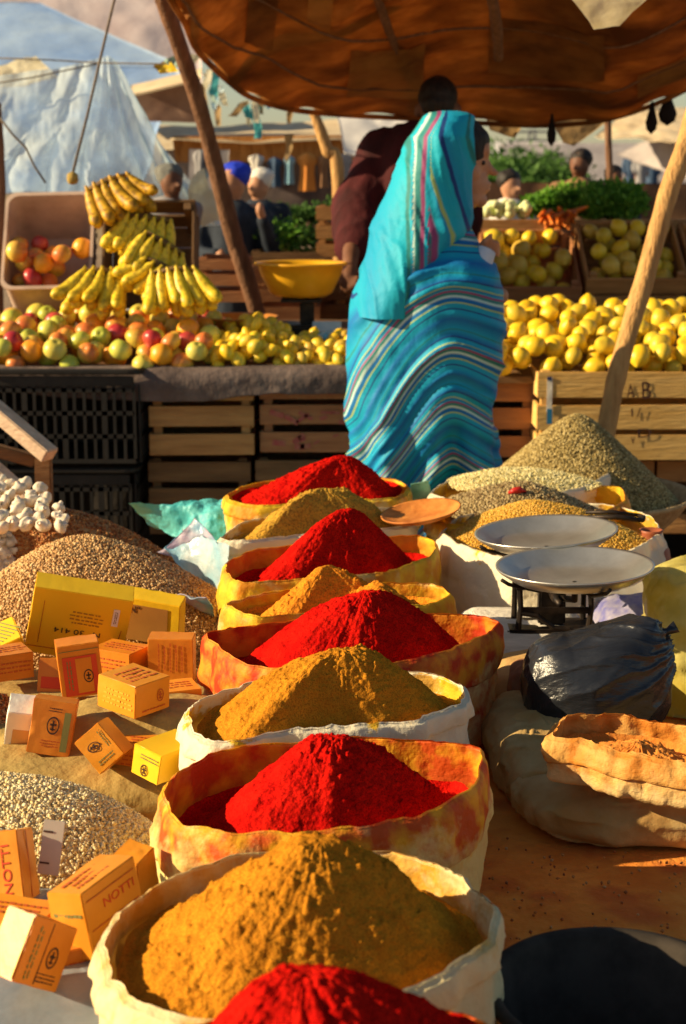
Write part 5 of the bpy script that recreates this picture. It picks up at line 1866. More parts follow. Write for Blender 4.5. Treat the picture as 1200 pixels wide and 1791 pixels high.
pb = at(1052, 790, 4.78)
pt = at(1205, 235, 4.95)
dirv = (pt - pb) / (pt[2] - pb[2])
rough_pole('pole', 'thick pale wooden pole leaning right in front of the lemons', 'pole', [pb - dirv * (pb[2] + .02) * 1.0, pb - dirv * .3, pb, at(1083, 640, 4.82), at(1127, 490, 4.87), at(1168, 340, 4.91), pt, pt + dirv * .55], [.031, .030, .029, .029, .030, .030, .029, .028], m_pole)
lp0, lp1 = at(442, 520, 6.5), at(283, -10, 6.0)
dv = (lp0 - lp1) / abs(lp0[2] - lp1[2])
rough_pole('pole', 'dark slanting pole holding the brown awning on the left', 'pole', [lp0 + dv * (lp0[2]), lp0, at(405, 400, 6.4), at(350, 190, 6.2), lp1, lp1 - dv * .35], [.036, .034, .034, .030, .030, .03], m_pole_dark)
rough_pole('pole', 'thin dark pole at the left edge behind the apple crate', 'pole', [at(-4, 700, 6.1) * np.array([1, 1, 0]), at(-4, 500, 6.1), at(0, 330, 6.1), at(-6, 180, 6.1)], [.022, .022, .02, .018], m_pole_dark)
f0 = at(592, 330, 7.4)
rough_pole('forked_pole', 'forked pale pole propping a far canopy behind the yellow basin', 'pole', [f0 * np.array([1, 1, 0]), f0, at(572, 262, 7.4), at(548, 192, 7.4)], [.03, .028, .026, .022], m_pole)
b = MB()
m_rope = M('dark_rope', (.10, .08, .07), (.2, .16, .12), scale=60, rough=.9)


def rope(label, P, r_=.004, mat=m_rope, name='rope'):
    b = MB(); b.tube(P, r_, 6)
    return tag(b.build(name, mat, smooth=True), label, 'rope')


rope('long dark rope hanging slanted in front of the plastic sheet', [at(208, -30, 5.9), at(197, 12, 5.9), at(175, 105, 5.85), at(152, 205, 5.8), at(128, 300, 5.75)], .005)
b = MB()
hk = at(127, 312, 5.75)
b.lathe([(.001, -.022), (.016, -.018), (.021, -.004), (.019, .014), (.008, .022), (.001, .023)], 12)
tag(b.build('rope_weight', M('straw_knot', (.30, .20, .05), (.5, .36, .1), scale=40, rough=.9, bump=.004, bscale=120), smooth=True, loc=hk), 'small straw knot weight at the end of the hanging rope', 'knot')
rope('thin guy rope running from the pole to the plastic sheet tip', [at(-20, 101, 6.9), at(90, 105, 6.9), at(170, 110, 6.9), at(290, 112, 6.1)], .003)
rope('thin sagging rope above the blue tarp at the top left', [at(-20, 148, 6.9), at(60, 135, 6.95), at(120, 122, 6.95), at(170, 112, 6.95)], .003)
rope('dark frayed rope at the left edge in front of the plastic sheet', [at(-5, 200, 6.0), at(22, 235, 6.0), at(45, 258, 6.0), at(60, 290, 6.0), at(80, 320, 6.0)], .004)

# ------------------------------------------------------------------ black sheet added to darken the space under the stall
m_underc = M('black_cloth_and_shade', (.008, .006, .005), (.018, .013, .011), scale=6, rough=.95, bump=.01, bscale=20)
V = []
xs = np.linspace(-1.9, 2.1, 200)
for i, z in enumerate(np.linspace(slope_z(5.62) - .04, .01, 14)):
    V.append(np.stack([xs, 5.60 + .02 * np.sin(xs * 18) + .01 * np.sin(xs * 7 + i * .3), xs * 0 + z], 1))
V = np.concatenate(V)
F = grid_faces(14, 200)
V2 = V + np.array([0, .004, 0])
o = mk('shade_backing_sheet', np.concatenate([V, V2]), F + [tuple(reversed([i + len(V) for i in f])) for f in F], m_underc)
tag(o, 'black sheet added for shade behind the crates under the fruit table', 'cloth')

# ------------------------------------------------------------------ brown awning
m_awn = M('brown_awning_cloth', (.16, .055, .014), (.56, .26, .07), scale=2.6, rough=.8, c3=(.34, .135, .032), stretch=(1.0, 1.7, 1.7), bump=.006, bscale=14, trans=.45, contrast=(.36, .68))
m_awn2 = M('tan_awning_cloth', (.42, .26, .10), (.62, .44, .22), scale=6, rough=.8, trans=.45, bump=.01, bscale=12)
edge = [(262, -90, 5.2), (292, -15, 5.4), (322, 35, 5.6), (345, 85, 5.8), (398, 138, 6.1), (440, 168, 6.3), (500, 187, 6.5), (560, 195, 6.7), (640, 201, 6.9), (740, 206, 7.0), (860, 214, 7.1), (960, 217, 7.1), (1060, 207, 7.0), (1150, 178, 6.9), (1230, 140, 6.8), (1330, 100, 6.7)]
E1 = np.array([at(*e) for e in edge])
nearp = [(268, -420), (300, -440), (340, -460), (380, -470), (440, -480), (500, -480), (560, -480), (620, -480), (690, -480), (770, -480), (870, -480), (960, -480), (1060, -480), (1160, -480), (1260, -480), (1360, -480)]
E2 = np.array([at(a, b_, 4.75) for a, b_ in nearp])


def resamp(E, n):
    t_ = np.linspace(0, len(E) - 1, n)
    out = []
    for x in t_:
        i = min(int(x), len(E) - 2)
        f = x - i
        p0, p1, p2, p3 = E[max(i - 1, 0)], E[i], E[i + 1], E[min(i + 2, len(E) - 1)]
        out.append(.5 * ((2 * p1) + (-p0 + p2) * f + (2 * p0 - 5 * p1 + 4 * p2 - p3) * f * f + (-p0 + 3 * p1 - 3 * p2 + p3) * f ** 3))
    return np.array(out)


nu, nv = 220, 120
A1, A2 = resamp(E1, nu), resamp(E2, nu)
vv = np.linspace(0, 1, nv)[None, :, None]
G = A1[:, None] * (1 - vv) + A2[:, None] * vv
wv_ = np.clip(vv[..., 0] * 5, 0, 1)
Q = G * np.array([1.1, 4.5, 2.0])
rid = (1 - np.abs(fbm(Q, 4, 5))) ** 3
G[..., 2] += wv_ * (-.022 * rid + .035 * fbm(G * 1.7, 3, 8) - .020 * (1 - np.abs(fbm(G * np.array([2.5, 2.5, 2]) + 5, 3, 15))) ** 6) - .10 * (np.sin(vv[..., 0] * math.pi)) * np.sin(np.linspace(0, 1, nu) * math.pi * 3)[:, None] ** 2
ripple = .012 * np.sin(np.linspace(0, 60, nu))[:, None] * (1 - wv_)
G[..., 2] += ripple
V = G.reshape(-1, 3)
V2 = V + np.array([0, 0, .006])
F = grid_faces(nu, nv)
o = mk('awning', np.concatenate([V, V2]), F + [tuple(reversed([i + len(V) for i in f])) for f in F], m_awn)
tag(o, 'large sagging brown awning with dark creases over the fruit stall', 'awning')
for (u0, u1, v0, v1, mt, lb) in ((.50, .60, .12, .34, 'a', 'faded ochre patch'), (.30, .37, .20, .42, 'b', None), (.66, .80, .22, .40, 'b', 'dark brown patch'), (.42, .47, .38, .62, 'a', None), (.84, .93, .08, .2, 'a', None)):
    i0, i1, j0, j1 = int(u0 * nu), int(u1 * nu), int(v0 * nv), int(v1 * nv)
    pv = G[i0:i1, j0:j1] - np.array([0, .002, .005])
    po = mk('patch', pv.reshape(-1, 3), grid_faces(i1 - i0, j1 - j0), M('patch_' + mt, *(((.20, .075, .02), (.56, .27, .07)) if mt == 'a' else ((.13, .048, .013), (.44, .19, .05))), scale=3.4, rough=.85, trans=.4), o)
    if lb:
        po['label'] = lb
for vi in (.17, .36, .58):
    j = int(vi * nv)
    sb = MB(); sb.tube((G[::5, j] - np.array([0, 0, .004])), .0055, 6); sb.build('seam', m_pole_dark, o, smooth=True)
b = MB()
hem = A1 + np.array([0, .0, -.006])
b.tube(hem[::3], .011, 8)
b.build('hem', m_awn, o, smooth=True)
# beams seen through the awning
rough_pole('pole', 'dark horizontal pole just under the brown awning', 'pole', [at(640, -60, 5.7), at(668, 20, 5.9), at(700, 110, 6.4), at(716, 190, 6.9)], [.016, .016, .014, .012], m_pole_dark)
rough_pole('pole', 'short dark pole under the right half of the brown awning', 'pole', [at(850, -60, 5.6), at(868, 40, 5.9), at(872, 100, 6.2)], [.020, .020, .018], m_pole_dark)
m_whcloth = M('white_sunlit_cloth', (.84, .78, .58), (.92, .88, .74), scale=9, rough=.7, bump=.01, bscale=16, trans=.6)
crumple('torn_cloth', 'torn white cloth flap hanging at the top edge of the picture', 'cloth flap', [at(955, -60, 4.05), at(1040, 46, 4.25), at(1085, 44, 4.25), at(1180, -70, 4.05)], m_whcloth, amp=.012, seed=3, nx=50, ny=50, fr=9)
crumple('awning_flap', 'tan cloth flap hanging below the awning right of the head scarf', 'cloth flap', [at(850, 206, 7.15), at(856, 228, 7.12), at(900, 242, 7.12), at(918, 214, 7.15)], m_awn2, amp=.006, seed=4, nx=20, ny=14)
crumple('awning_flap', 'larger tan cloth flap hanging below the awning over the herbs', 'cloth flap', [at(965, 212, 7.2), at(985, 250, 7.18), at(1005, 256, 7.18), at(1078, 200, 7.2)], m_awn2, amp=.008, seed=5, nx=24, ny=16)
for (px, py, w_, lab) in ((965, 226, .02, 'dark knotted rag tied to the awning edge over the herbs'), (1140, 205, .026, 'black bag hanging from the awning near the pale tents'), (1168, 190, .04, 'dark bundle hanging where the awning meets the pole')):
    b = MB()
    b.lathe([(.001, -.07), (w_ * .8, -.05), (w_, -.02), (w_ * .5, .03), (w_ * .25, .06), (.001, .065)], 14)
    tag(b.build('hanging_bag', m_underc, smooth=True, loc=at(px, py, 6.9)), lab, 'bag')
rough_pole('pole', 'thin dark post standing among the herbs under the awning', 'pole', [at(1068, 400, 7.6) * np.array([1, 1, 0]), at(1068, 400, 7.6), at(1066, 300, 7.6), at(1063, 205, 7.6)], [.02, .018, .016, .016], m_pole_dark)

# ------------------------------------------------------------------ plastic sheet tent (left)
m_plas = bpy.data.materials.new('clear_plastic_sheet')
m_plas.use_nodes = True
nt = m_plas.node_tree
b_ = nt.nodes['Principled BSDF']
b_.inputs['Base Color'].default_value = (.80, .92, .98, 1)
b_.inputs['Roughness'].default_value = .25
b_.inputs['Specular IOR Level'].default_value = .6
tr_ = nt.nodes.new('ShaderNodeBsdfTranslucent'); tr_.inputs[0].default_value = (.76, .92, 1.0, 1)
tp_ = nt.nodes.new('ShaderNodeBsdfTransparent'); tp_.inputs[0].default_value = (.90, .95, .97, 1)
m1 = nt.nodes.new('ShaderNodeMixShader'); m1.inputs[0].default_value = .35
m2 = nt.nodes.new('ShaderNodeMixShader')
nz = nt.nodes.new('ShaderNodeTexNoise'); nz.inputs['Scale'].default_value = 4; nz.inputs['Detail'].default_value = 8
tcn = nt.nodes.new('ShaderNodeTexCoord')
nt.links.new(tcn.outputs['Object'], nz.inputs['Vector'])
rp_n = nt.nodes.new('ShaderNodeValToRGB')
rp_n.color_ramp.elements[0].position = .38; rp_n.color_ramp.elements[0].color = (.12, .12, .12, 1)
rp_n.color_ramp.elements[1].position = .62; rp_n.color_ramp.elements[1].color = (.62, .62, .62, 1)
nt.links.new(nz.outputs['Fac'], rp_n.inputs[0])
nt.links.new(b_.outputs[0], m1.inputs[1]); nt.links.new(tr_.outputs[0], m1.inputs[2])
nt.links.new(rp_n.outputs[0], m2.inputs[0])
nt.links.new(m1.outputs[0], m2.inputs[1]); nt.links.new(tp_.outputs[0], m2.inputs[2])
nt.links.new(m2.outputs[0], nt.nodes['Material Output'].inputs['Surface'])

apex = at(190, 103, 7.1)
bot = [at(-260, 330, 6.3), at(-120, 335, 6.5), at(0, 335, 6.6), at(90, 345, 6.65), at(170, 360, 6.7), at(250, 380, 6.8), at(320, 395, 6.95), at(395, 390, 7.2)]
topc = [at(-260, 165, 7.0), at(-40, 140, 7.0), at(90, 121, 7.05), at(150, 110, 7.08), at(178, 104, 7.1), at(190, 102, 7.1), at(198, 106, 7.12), at(206, 112, 7.15)]
nu, nv = 260, 70
B1, B2 = resamp(np.array(bot), nu), resamp(np.array(topc), nu)
vv = np.linspace(0, 1, nv)[None, :, None]
G = B2[:, None] * (1 - vv) + B1[:, None] * vv
uu = np.linspace(0, 1, nu)[:, None]
pl = np.abs(np.sin(uu * 30 + 2.0 * fbm(np.stack([uu * 5 + 0 * vv[..., 0], vv[..., 0] * 1.4 + 0 * uu, 0 * uu * vv[..., 0]], -1), 3, 3)))
G[..., 1] -= .11 * pl * (.12 + vv[..., 0]) - .03 * fbm(G * 7, 4, 4)
G[..., 1] += .010 * (1 - np.abs(fbm(G * np.array([9, 3, 5]), 4, 19))) ** 3 + .005 * fbm(G * 30, 3, 29)
G[..., 2] += .02 * fbm(G * 5, 3, 9) - .05 * np.sin(vv[..., 0] * math.pi) * (.4 + pl)
o = mk('plastic_sheet', G.reshape(-1, 3), grid_faces(nu, nv), m_plas)
tag(o, 'translucent white plastic sheet hung like a pleated tent from one point', 'plastic sheet')
crumple('plastic_sheet', 'bright white plastic bundle spilling right of the pleated sheet', 'plastic bundle', [at(322, 330, 6.9), at(352, 400, 6.8), at(398, 380, 6.9), at(345, 300, 7.0)], m_whcloth, amp=.03, seed=13, nx=30, ny=30, fr=9)

# ------------------------------------------------------------------ far tents and canopies
m_bluetarp = M('pale_blue_tarp', (.34, .52, .84), (.50, .66, .88), scale=2, rough=.6, bump=.01, bscale=5, trans=.3, stretch=(1, 1, 3))
m_pinktarp = M('dusty_pink_canvas', (.58, .46, .46), (.72, .62, .62), scale=2.5, rough=.8, bump=.01, bscale=6, trans=.15)
m_beige2 = M('sunlit_beige_canvas', (.66, .50, .30), (.82, .68, .46), scale=4, rough=.8, bump=.01, bscale=8, trans=.2)
m_greyt = M('grey_canvas', (.30, .27, .28), (.42, .38, .38), scale=3, rough=.85, trans=.1)
m_reed = M('orange_reed_mat', (.30, .12, .03), (.52, .25, .07), scale=12, rough=.9, stretch=(5, 5, .6), bump=.01, bscale=20)
m_white = M('whitewashed_canvas', (.62, .60, .60), (.80, .77, .74), scale=4, rough=.8, trans=.15)


def sheet(name, label, cat, px, Y, mat, amp=.04, seed=0, n=44, fr=2.0, thick=.01):
    return crumple(name, label, cat, [at(a, b_, y) for (a, b_), y in zip(px, Y)], mat, nx=n, ny=n, amp=amp, seed=seed, fr=fr, thick=thick)


sheet('tent_canvas', 'dusty pink canvas slope at the very top left', 'tent canvas', [(-120, -90), (340, -90), (352, 150), (-120, 60)], [13.5, 13.5, 12.5, 12.5], m_pinktarp, .03, 1)
sheet('tarp', 'big pale blue tarp sloping across the upper left', 'tarp', [(-160, 0), (70, 4), (330, 118), (-160, 330)], [12.2, 12.2, 11.6, 10.5], m_bluetarp, .02, 2)
sheet('tarp', 'pale blue tarp panel behind the pleated plastic sheet', 'tarp', [(-160, 120), (322, 110), (240, 330), (-160, 345)], [11.2, 11.2, 10.2, 10.2], m_bluetarp, .05, 12)
sheet('plastic_sheet', 'shredded white plastic at the left edge above the sagging rope', 'plastic sheet', [(-30, 118), (60, 95), (105, 135), (-30, 155)], [8.2, 8.2, 8.1, 8.1], m_whcloth, .03, 3, fr=6)
sheet('awning', 'small beige awning with a sunlit top beyond the slanting pole', 'awning', [(228, 152), (352, 120), (352, 138), (232, 166)], [10.4, 10.4, 9.6, 9.6], m_beige2, .01, 4)
sheet('reed_wall', 'brown wall under the small beige awning', 'wall panel', [(236, 166), (350, 142), (350, 215), (258, 212)], [10.3, 10.3, 10.3, 10.3], M('dusky_brown_cloth', (.22, .13, .10), (.36, .24, .18), scale=5, rough=.9), .02, 5)
sheet('canvas_roof', 'long sunlit beige canvas roof in the middle distance', 'canvas roof', [(250, 222), (640, 205), (640, 244), (300, 242)], [12.5, 12.5, 10.6, 10.6], m_beige2, .03, 6)
sheet('reed_mat', 'orange brown reed mat hanging below the long beige roof', 'reed mat', [(300, 238), (640, 236), (640, 282), (305, 284)], [10.7, 10.7, 10.7, 10.7], m_reed, .02, 7)
sheet('canvas_wall', 'dark back panel of the far clothes stall', 'canvas wall', [(280, 262), (660, 262), (660, 400), (280, 400)], [12.4, 12.4, 12.4, 12.4], M('dark_stall_cloth', (.06, .05, .06), (.14, .11, .11), scale=5, rough=.9), .03, 8)
sheet('tent_canvas', 'white canopy behind the shoulder of the man in the maroon robe', 'tent canvas', [(590, 205), (760, 190), (760, 290), (600, 262)], [9.6, 9.6, 9.2, 9.2], m_white, .04, 9)
sheet('tent_canvas', 'cream tent roof in the distance right of the herbs', 'tent canvas', [(1040, 232), (1120, 178), (1260, 190), (1250, 250)], [19, 21, 21, 17], m_beige2, .06, 10)
sheet('tent_canvas', 'grey tent side under the cream tent roof at the right', 'tent canvas', [(1078, 268), (1120, 246), (1260, 240), (1260, 330)], [20, 20, 18, 18], m_greyt, .05, 11)
sheet('tent_canvas', 'far white tent on the left behind the plastic sheet', 'tent canvas', [(330, 260), (400, 262), (400, 330), (330, 340)], [9.3, 9.3, 9.3, 9.3], m_greyt, .03, 21)

m_scr = [m_whcloth, m_turq, m_bluewh, M('pale_green_plastic', (.30, .52, .44), (.62, .74, .66), scale=12, rough=.4, trans=.35), m_awn2]
r = random.Random(12)
for i in range(22):
    px, py = r.uniform(330, 520), 0
    py = 110 + (px - 330) * .45 + r.uniform(-20, 55)
    if py > 245:
        py = 240
    w_, h_ = r.uniform(8, 20), r.uniform(18, 60)
    dx = r.uniform(-16, 16)
    Y = r.uniform(8.4, 9.2)
    crumple('hanging_plastic', 'shredded plastic scrap hanging between the slanting pole and the awning', 'plastic scrap',
            [at(px, py, Y), at(px + w_, py + r.uniform(-4, 4), Y), at(px + w_ * .7 + dx, py + h_, Y), at(px + dx, py + h_ * r.uniform(.8, 1), Y)], r.choice(m_scr), nx=10, ny=10, amp=.03, seed=40 + i, fr=9)['group'] = 'shredded plastic scraps hanging beside the awning'
for (px, py, col, lab) in ((318, 105, m_scr[3], 'tuft of green plastic caught on the slanting pole near the top'), (300, 115, m_ban, 'tuft of yellow plastic caught on the slanting pole')):
    crumple('plastic_tuft', lab, 'plastic scrap', [at(px - 35, py, 6.3), at(px - 5, py - 12, 6.3), at(px + 12, py + 10, 6.3), at(px - 20, py + 14, 6.3)], col, nx=14, ny=12, amp=.02, seed=int(px), fr=16)

# hanging garments in the middle distance
gcol = {'orange': M('orange_garment', (.60, .20, .03), (.72, .30, .06), scale=8, rough=.8), 'blue': M('light_blue_garment', (.16, .36, .48), (.34, .56, .66), scale=8, rough=.8),
        'dark blue': M('dark_blue_garment', (.03, .06, .12), (.06, .11, .2), scale=8, rough=.8), 'white': M('white_garment', (.66, .62, .55), (.8, .76, .68), scale=8, rough=.8),
        'grey': M('grey_garment', (.2, .2, .22), (.34, .33, .34), scale=8, rough=.8), 'brown': M('brown_garment', (.2, .1, .05), (.32, .17, .08), scale=8, rough=.8)}


def garment(label, px, py, w, h, Y, mat, seed):
    """robe on a hanger: shoulders, sleeves, skirt, with depth"""
    c_ = at(px, py, Y)
    W = at(px + w, py, Y)[0] - c_[0]
    H = c_[2] - at(px, py + h, Y)[2]
    rows, n = [], 28
    for i, (t, ww) in enumerate([(0, .18), (.04, .50), (.10, .95), (.22, 1.0), (.34, .72), (.55, .72), (.8, .82), (1.0, .9)]):
        a = np.linspace(0, 2 * math.pi, n, endpoint=False)
        q = 1 + .12 * np.sin(a * 5 + seed + i * .2)
        rows.append(np.stack([W / 2 * ww * np.cos(a) * q, .05 * np.sin(a) * q, np.full(n, -t * H)], 1))
    V = np.concatenate(rows)
    o = mk('hanging_garment', V, grid_faces(8, n, wrap_v=True), mat, loc=c_)
    return tag(o, label, 'garment', 'garments hanging at the far clothes stall')


for i, (px, py, w, h, c_, lab) in enumerate(((448, 270, 26, 48, 'white', 'white garment hanging leftmost at the far clothes stall'), (480, 275, 26, 52, 'dark blue', 'dark blue garment between the white and the pale blue one'),
                                             (506, 272, 20, 50, 'blue', 'pale blue garment in the middle of the far clothes stall'), (538, 268, 34, 66, 'orange', 'bright orange garment at the far clothes stall'),
                                             (566, 272, 22, 56, 'brown', 'brown garment right of the orange one'), (604, 268, 22, 60, 'grey', 'grey garment next to the maroon sleeve'),
                                             (370, 250, 24, 60, 'blue', 'pale blue garment beside the slanting pole'), (350, 262, 26, 70, 'grey', 'grey garment hanging behind the slanting pole'))):
    garment(lab, px, py, w, h, 10.4 if i < 6 else 8.6, gcol[c_], i)

# middle distance stalls between the slanting pole and the man
m_wd = m_wood_dark
for (lab, pl_, pr_, pt_, pb_, Y, mt) in (('brown crate standing on end left of the maroon robe', 553, 640, 362, 450, 6.9, m_wood), ('dark crate behind the orange basin', 345, 435, 452, 530, 6.5, m_wood_red),
                                         ('dark crate behind the foot of the slanting pole', 435, 560, 470, 560, 6.9, m_wood_red), ('dark crate below the brown crate on end', 553, 660, 460, 560, 7.1, m_wood_dark)):
    wcrate_px('wooden_crate', lab, pl_, pr_, pt_, pb_, Y, .30, mt, group='crates standing behind the fruit stall')
fs = empty('far_stall', (at(470, 430, 8.8)[0], 9.1, 0))
tag(fs, 'far vegetable table with green heaps behind the yellow basin', 'stall table')
fx0, fx1 = at(380, 400, 8.8)[0] - fs.location.x, at(640, 400, 8.8)[0] - fs.location.x
fz = at(470, 395, 8.8)[2]
b = MB(); b.box(((fx0 + fx1) / 2, 0, fz - .02), (fx1 - fx0, .9, .04), bev=.004); b.build('table_top', m_wood_dark, fs)
for x in (fx0 + .06, fx1 - .06):
    for y in (-.38, .38):
        b = MB(); b.box((x, y, (fz - .045) / 2), (.06, .06, fz - .045), bev=.004); b.build('leg', m_wood_dark, fs)
for i, (px, py, w, h, mt) in enumerate(((430, 394, .22, .10, m_leafd), (470, 392, .26, .12, m_leafd), (510, 394, .22, .09, m_leafd), (555, 392, .26, .11, m_leafd), (600, 392, .26, .16, m_leafd), (490, 440, .30, .16, m_leaf), (545, 450, .26, .14, m_leafd))):
    herb_bunch(['green heap at the left end of the far vegetable table', 'tallest green heap on the far vegetable table', 'dark green heap in the middle of the far table', 'green heap under the orange garment',
                'dark green heap beside the maroon sleeve', 'green leaves piled low in front of the far table', 'dark green leaves piled low beside the brown crate'][i], px, py, 8.9 if i < 5 else 7.6, w, h, 80 + i, mt, 500, 'green heaps behind the yellow basin')
wcrate_px('wooden_crate', 'crate of greens low in front of the far table', 440, 600, 440, 520, 7.4, .4, m_wood_dark, group='crates standing behind the fruit stall')

# pylon, far trees
py0 = at(930, 262, 60)
e = empty('power_pylon', (py0[0], 60, 0))
tag(e, 'thin electricity pylon on the skyline right of the head scarf', 'pylon')
tz = at(930, 226, 60)[2]
m_pyl = M('grey_steel', (.16, .17, .19), rough=.5)
b = MB()
for s_ in (-1, 1):
    b.tube([(s_ * .5, 0, 0), (s_ * .08, 0, tz)], .05, 5)
for k in range(12):
    z0_, z1_ = k * tz / 12, (k + 1) * tz / 12
    b.tube([((-.5 + .42 * z0_ / tz), 0, z0_), ((.5 - .42 * z1_ / tz), 0, z1_)], .03, 4)
b.build('mast', m_pyl, e)
for k, z in enumerate((tz * .97, tz * .86)):
    b = MB(); b.tube([(-.9, 0, z), (.9, 0, z)], .045, 5); b.build('cross_arm', m_pyl, e)


def tree(label, px, Y, w, h, seed):
    c_ = at(px, 300, Y)
    e = empty('tree', (c_[0], Y, 0))
    tag(e, label, 'tree', 'dark trees on the skyline')
    b = MB()
    b.tube([(0, 0, 0), (.03, 0, h * .3), (0, .02, h * .6)], [.12 * w / 2, .09 * w / 2, .04 * w / 2], 8)
    for k in range(5):
        a = k * 1.3
        b.tube([(0, 0, h * .35), (math.cos(a) * w * .2, math.sin(a) * w * .2, h * .6)], [.04 * w / 2, .015], 5)
    b.build('trunk', m_wood_dark, e, smooth=True)

    def fn(r, n):
        q = r.normal(size=(n, 3)); q /= np.linalg.norm(q, axis=1)[:, None]
        q *= (r.random(n) ** .35)[:, None]
        q *= (1 + .6 * fbm(q * 2.0 + seed, 3, seed))[:, None]
        return q * np.array([w / 2, w / 2, h * .33]) + np.array([0, 0, h * .66])
    V, F = leaf_cloud(3500, fn, w * .06, seed)
    mk('crown', V, F, m_leafd, e)


for i, (px, top_, w, Y, lab) in enumerate(((868, 262, 1.5, 22, 'small dark tree right behind the woman\'s profile'), (905, 270, 1.5, 24, 'low dark bushy tree between the profile and the pylon'), (935, 262, 1.5, 22, 'dark tree under the pylon'),
                                           (962, 268, 1.3, 23, 'dark tree left of the seated dark figure'), (890, 285, 1.8, 20, 'low dark bush above the turnips'))):
    tree(lab, px, Y, w, at(px, top_, Y)[2] * 1.0, 70 + i)
sheet('market_backdrop', 'brown canvas screen at the back of the vegetable stand', 'canvas screen', [(845, 318), (1240, 322), (1240, 430), (845, 430)], [8.8, 8.8, 8.8, 8.8], M('brown_screen_cloth', (.10, .05, .03), (.22, .11, .05), scale=4, rough=.9), .03, 31)
for i, (px, Y, w, h, mt) in enumerate(((-6, 34, 9, 2.2, m_beige2), (700, 38, 8, 2.1, m_white), (1130, 34, 6, 2.0, m_greyt), (480, 44, 10, 2.2, m_greyt))):
    c_ = at(px, 300, Y)
    b = MB()
    V = [(-w / 2, -1.6, 0), (w / 2, -1.6, 0), (w / 2, 1.6, 0), (-w / 2, 1.6, 0), (-w / 2, -1.6, h * .62), (w / 2, -1.6, h * .62), (w / 2, 1.6, h * .62), (-w / 2, 1.6, h * .62), (-w / 2, 0, h), (w / 2, 0, h)]
    b.add(V, [(0, 1, 5, 4), (1, 2, 6, 9, 5), (2, 3, 7, 6), (3, 0, 4, 8, 7), (4, 5, 9, 8), (6, 7, 8, 9)])
    tag(b.build('market_tent', mt, loc=(c_[0], Y, 0)), ['low beige tent far off at the left', 'white tent far off behind the two shoppers', 'grey tent far off below the cream roof', 'grey tent far behind the clothes stall'][i], 'tent')

# ------------------------------------------------------------------ people
def blob(name, caps, voxel, mat, parent=None, smooth=4, noise=None, keep_above=None):
    """one continuous surface grown from tapered limbs (p0, r0, p1, r1) or ellipsoids (c, (rx, ry, rz))"""
    bm = bmesh.new()
    for cp in caps:
        if len(cp) == 4:
            p0, r0, p1, r1 = Vector(cp[0]), cp[1], Vector(cp[2]), cp[3]
            d = (p1 - p0)
            L_ = d.length
            rot = d.to_track_quat('Z', 'Y').to_matrix().to_4x4()
            res = bmesh.ops.create_cone(bm, cap_ends=True, segments=20, radius1=r0, radius2=r1, depth=L_, matrix=Matrix.Translation((p0 + p1) / 2) @ rot)
            for p, rr_ in ((p0, r0), (p1, r1)):
                bmesh.ops.create_icosphere(bm, subdivisions=3, radius=rr_, matrix=Matrix.Translation(p))
        else:
            c_, rr_ = cp[0], cp[1]
            rot = Matrix.Identity(4) if len(cp) < 3 else cp[2]
            bmesh.ops.create_icosphere(bm, subdivisions=4, radius=1, matrix=Matrix.Translation(Vector(c_)) @ rot @ Matrix.Diagonal((rr_[0], rr_[1], rr_[2], 1)))
    me = bpy.data.meshes.new(name)
    bm.to_mesh(me)
    bm.free()
    o = bpy.data.objects.new(name, me)
    COL.objects.link(o)
    md = o.modifiers.new('r', 'REMESH'); md.mode = 'VOXEL'; md.voxel_size = voxel; md.use_smooth_shade = True
    sm_ = o.modifiers.new('s', 'SMOOTH'); sm_.iterations = smooth; sm_.factor = .5
    dg = bpy.context.evaluated_depsgraph_get()
    me2 = bpy.data.meshes.new_from_object(o.evaluated_get(dg))
    bpy.data.objects.remove(o)
    n = len(me2.vertices)
    co = np.empty(n * 3); me2.vertices.foreach_get('co', co)
    co = co.reshape(-1, 3)
    if noise is not None:
        nr = np.empty(n * 3); me2.vertices.foreach_get('normal', nr)
        co = co + nr.reshape(-1, 3) * noise(co)[:, None]
        me2.vertices.foreach_set('co', co.reshape(-1))
    me2.polygons.foreach_set('use_smooth', np.ones(len(me2.polygons), bool))
    me2.materials.clear()
    me2.materials.append(mat)
    me2.name = name
    me2.update()
    return link(name, me2, parent)


m_skin = M('skin', (.42, .20, .11), (.52, .27, .16), scale=20, rough=.55, sub=.1)
m_skin_d = M('dark_and_shaded_skin', (.13, .055, .03), (.20, .09, .05), scale=20, rough=.6)
m_hair = M('dark_hair', (.010, .008, .007), (.03, .02, .015), scale=60, rough=.6, stretch=(1, 1, .2), bump=.003, bscale=120)
m_eye = M('eye', (.05, .03, .02), rough=.2)

# --- woman in the striped turquoise robe (profile to the right)
WY = 4.55


def q(px, py, dy=0.0, Y=WY):
    return at(px, py, Y + dy)


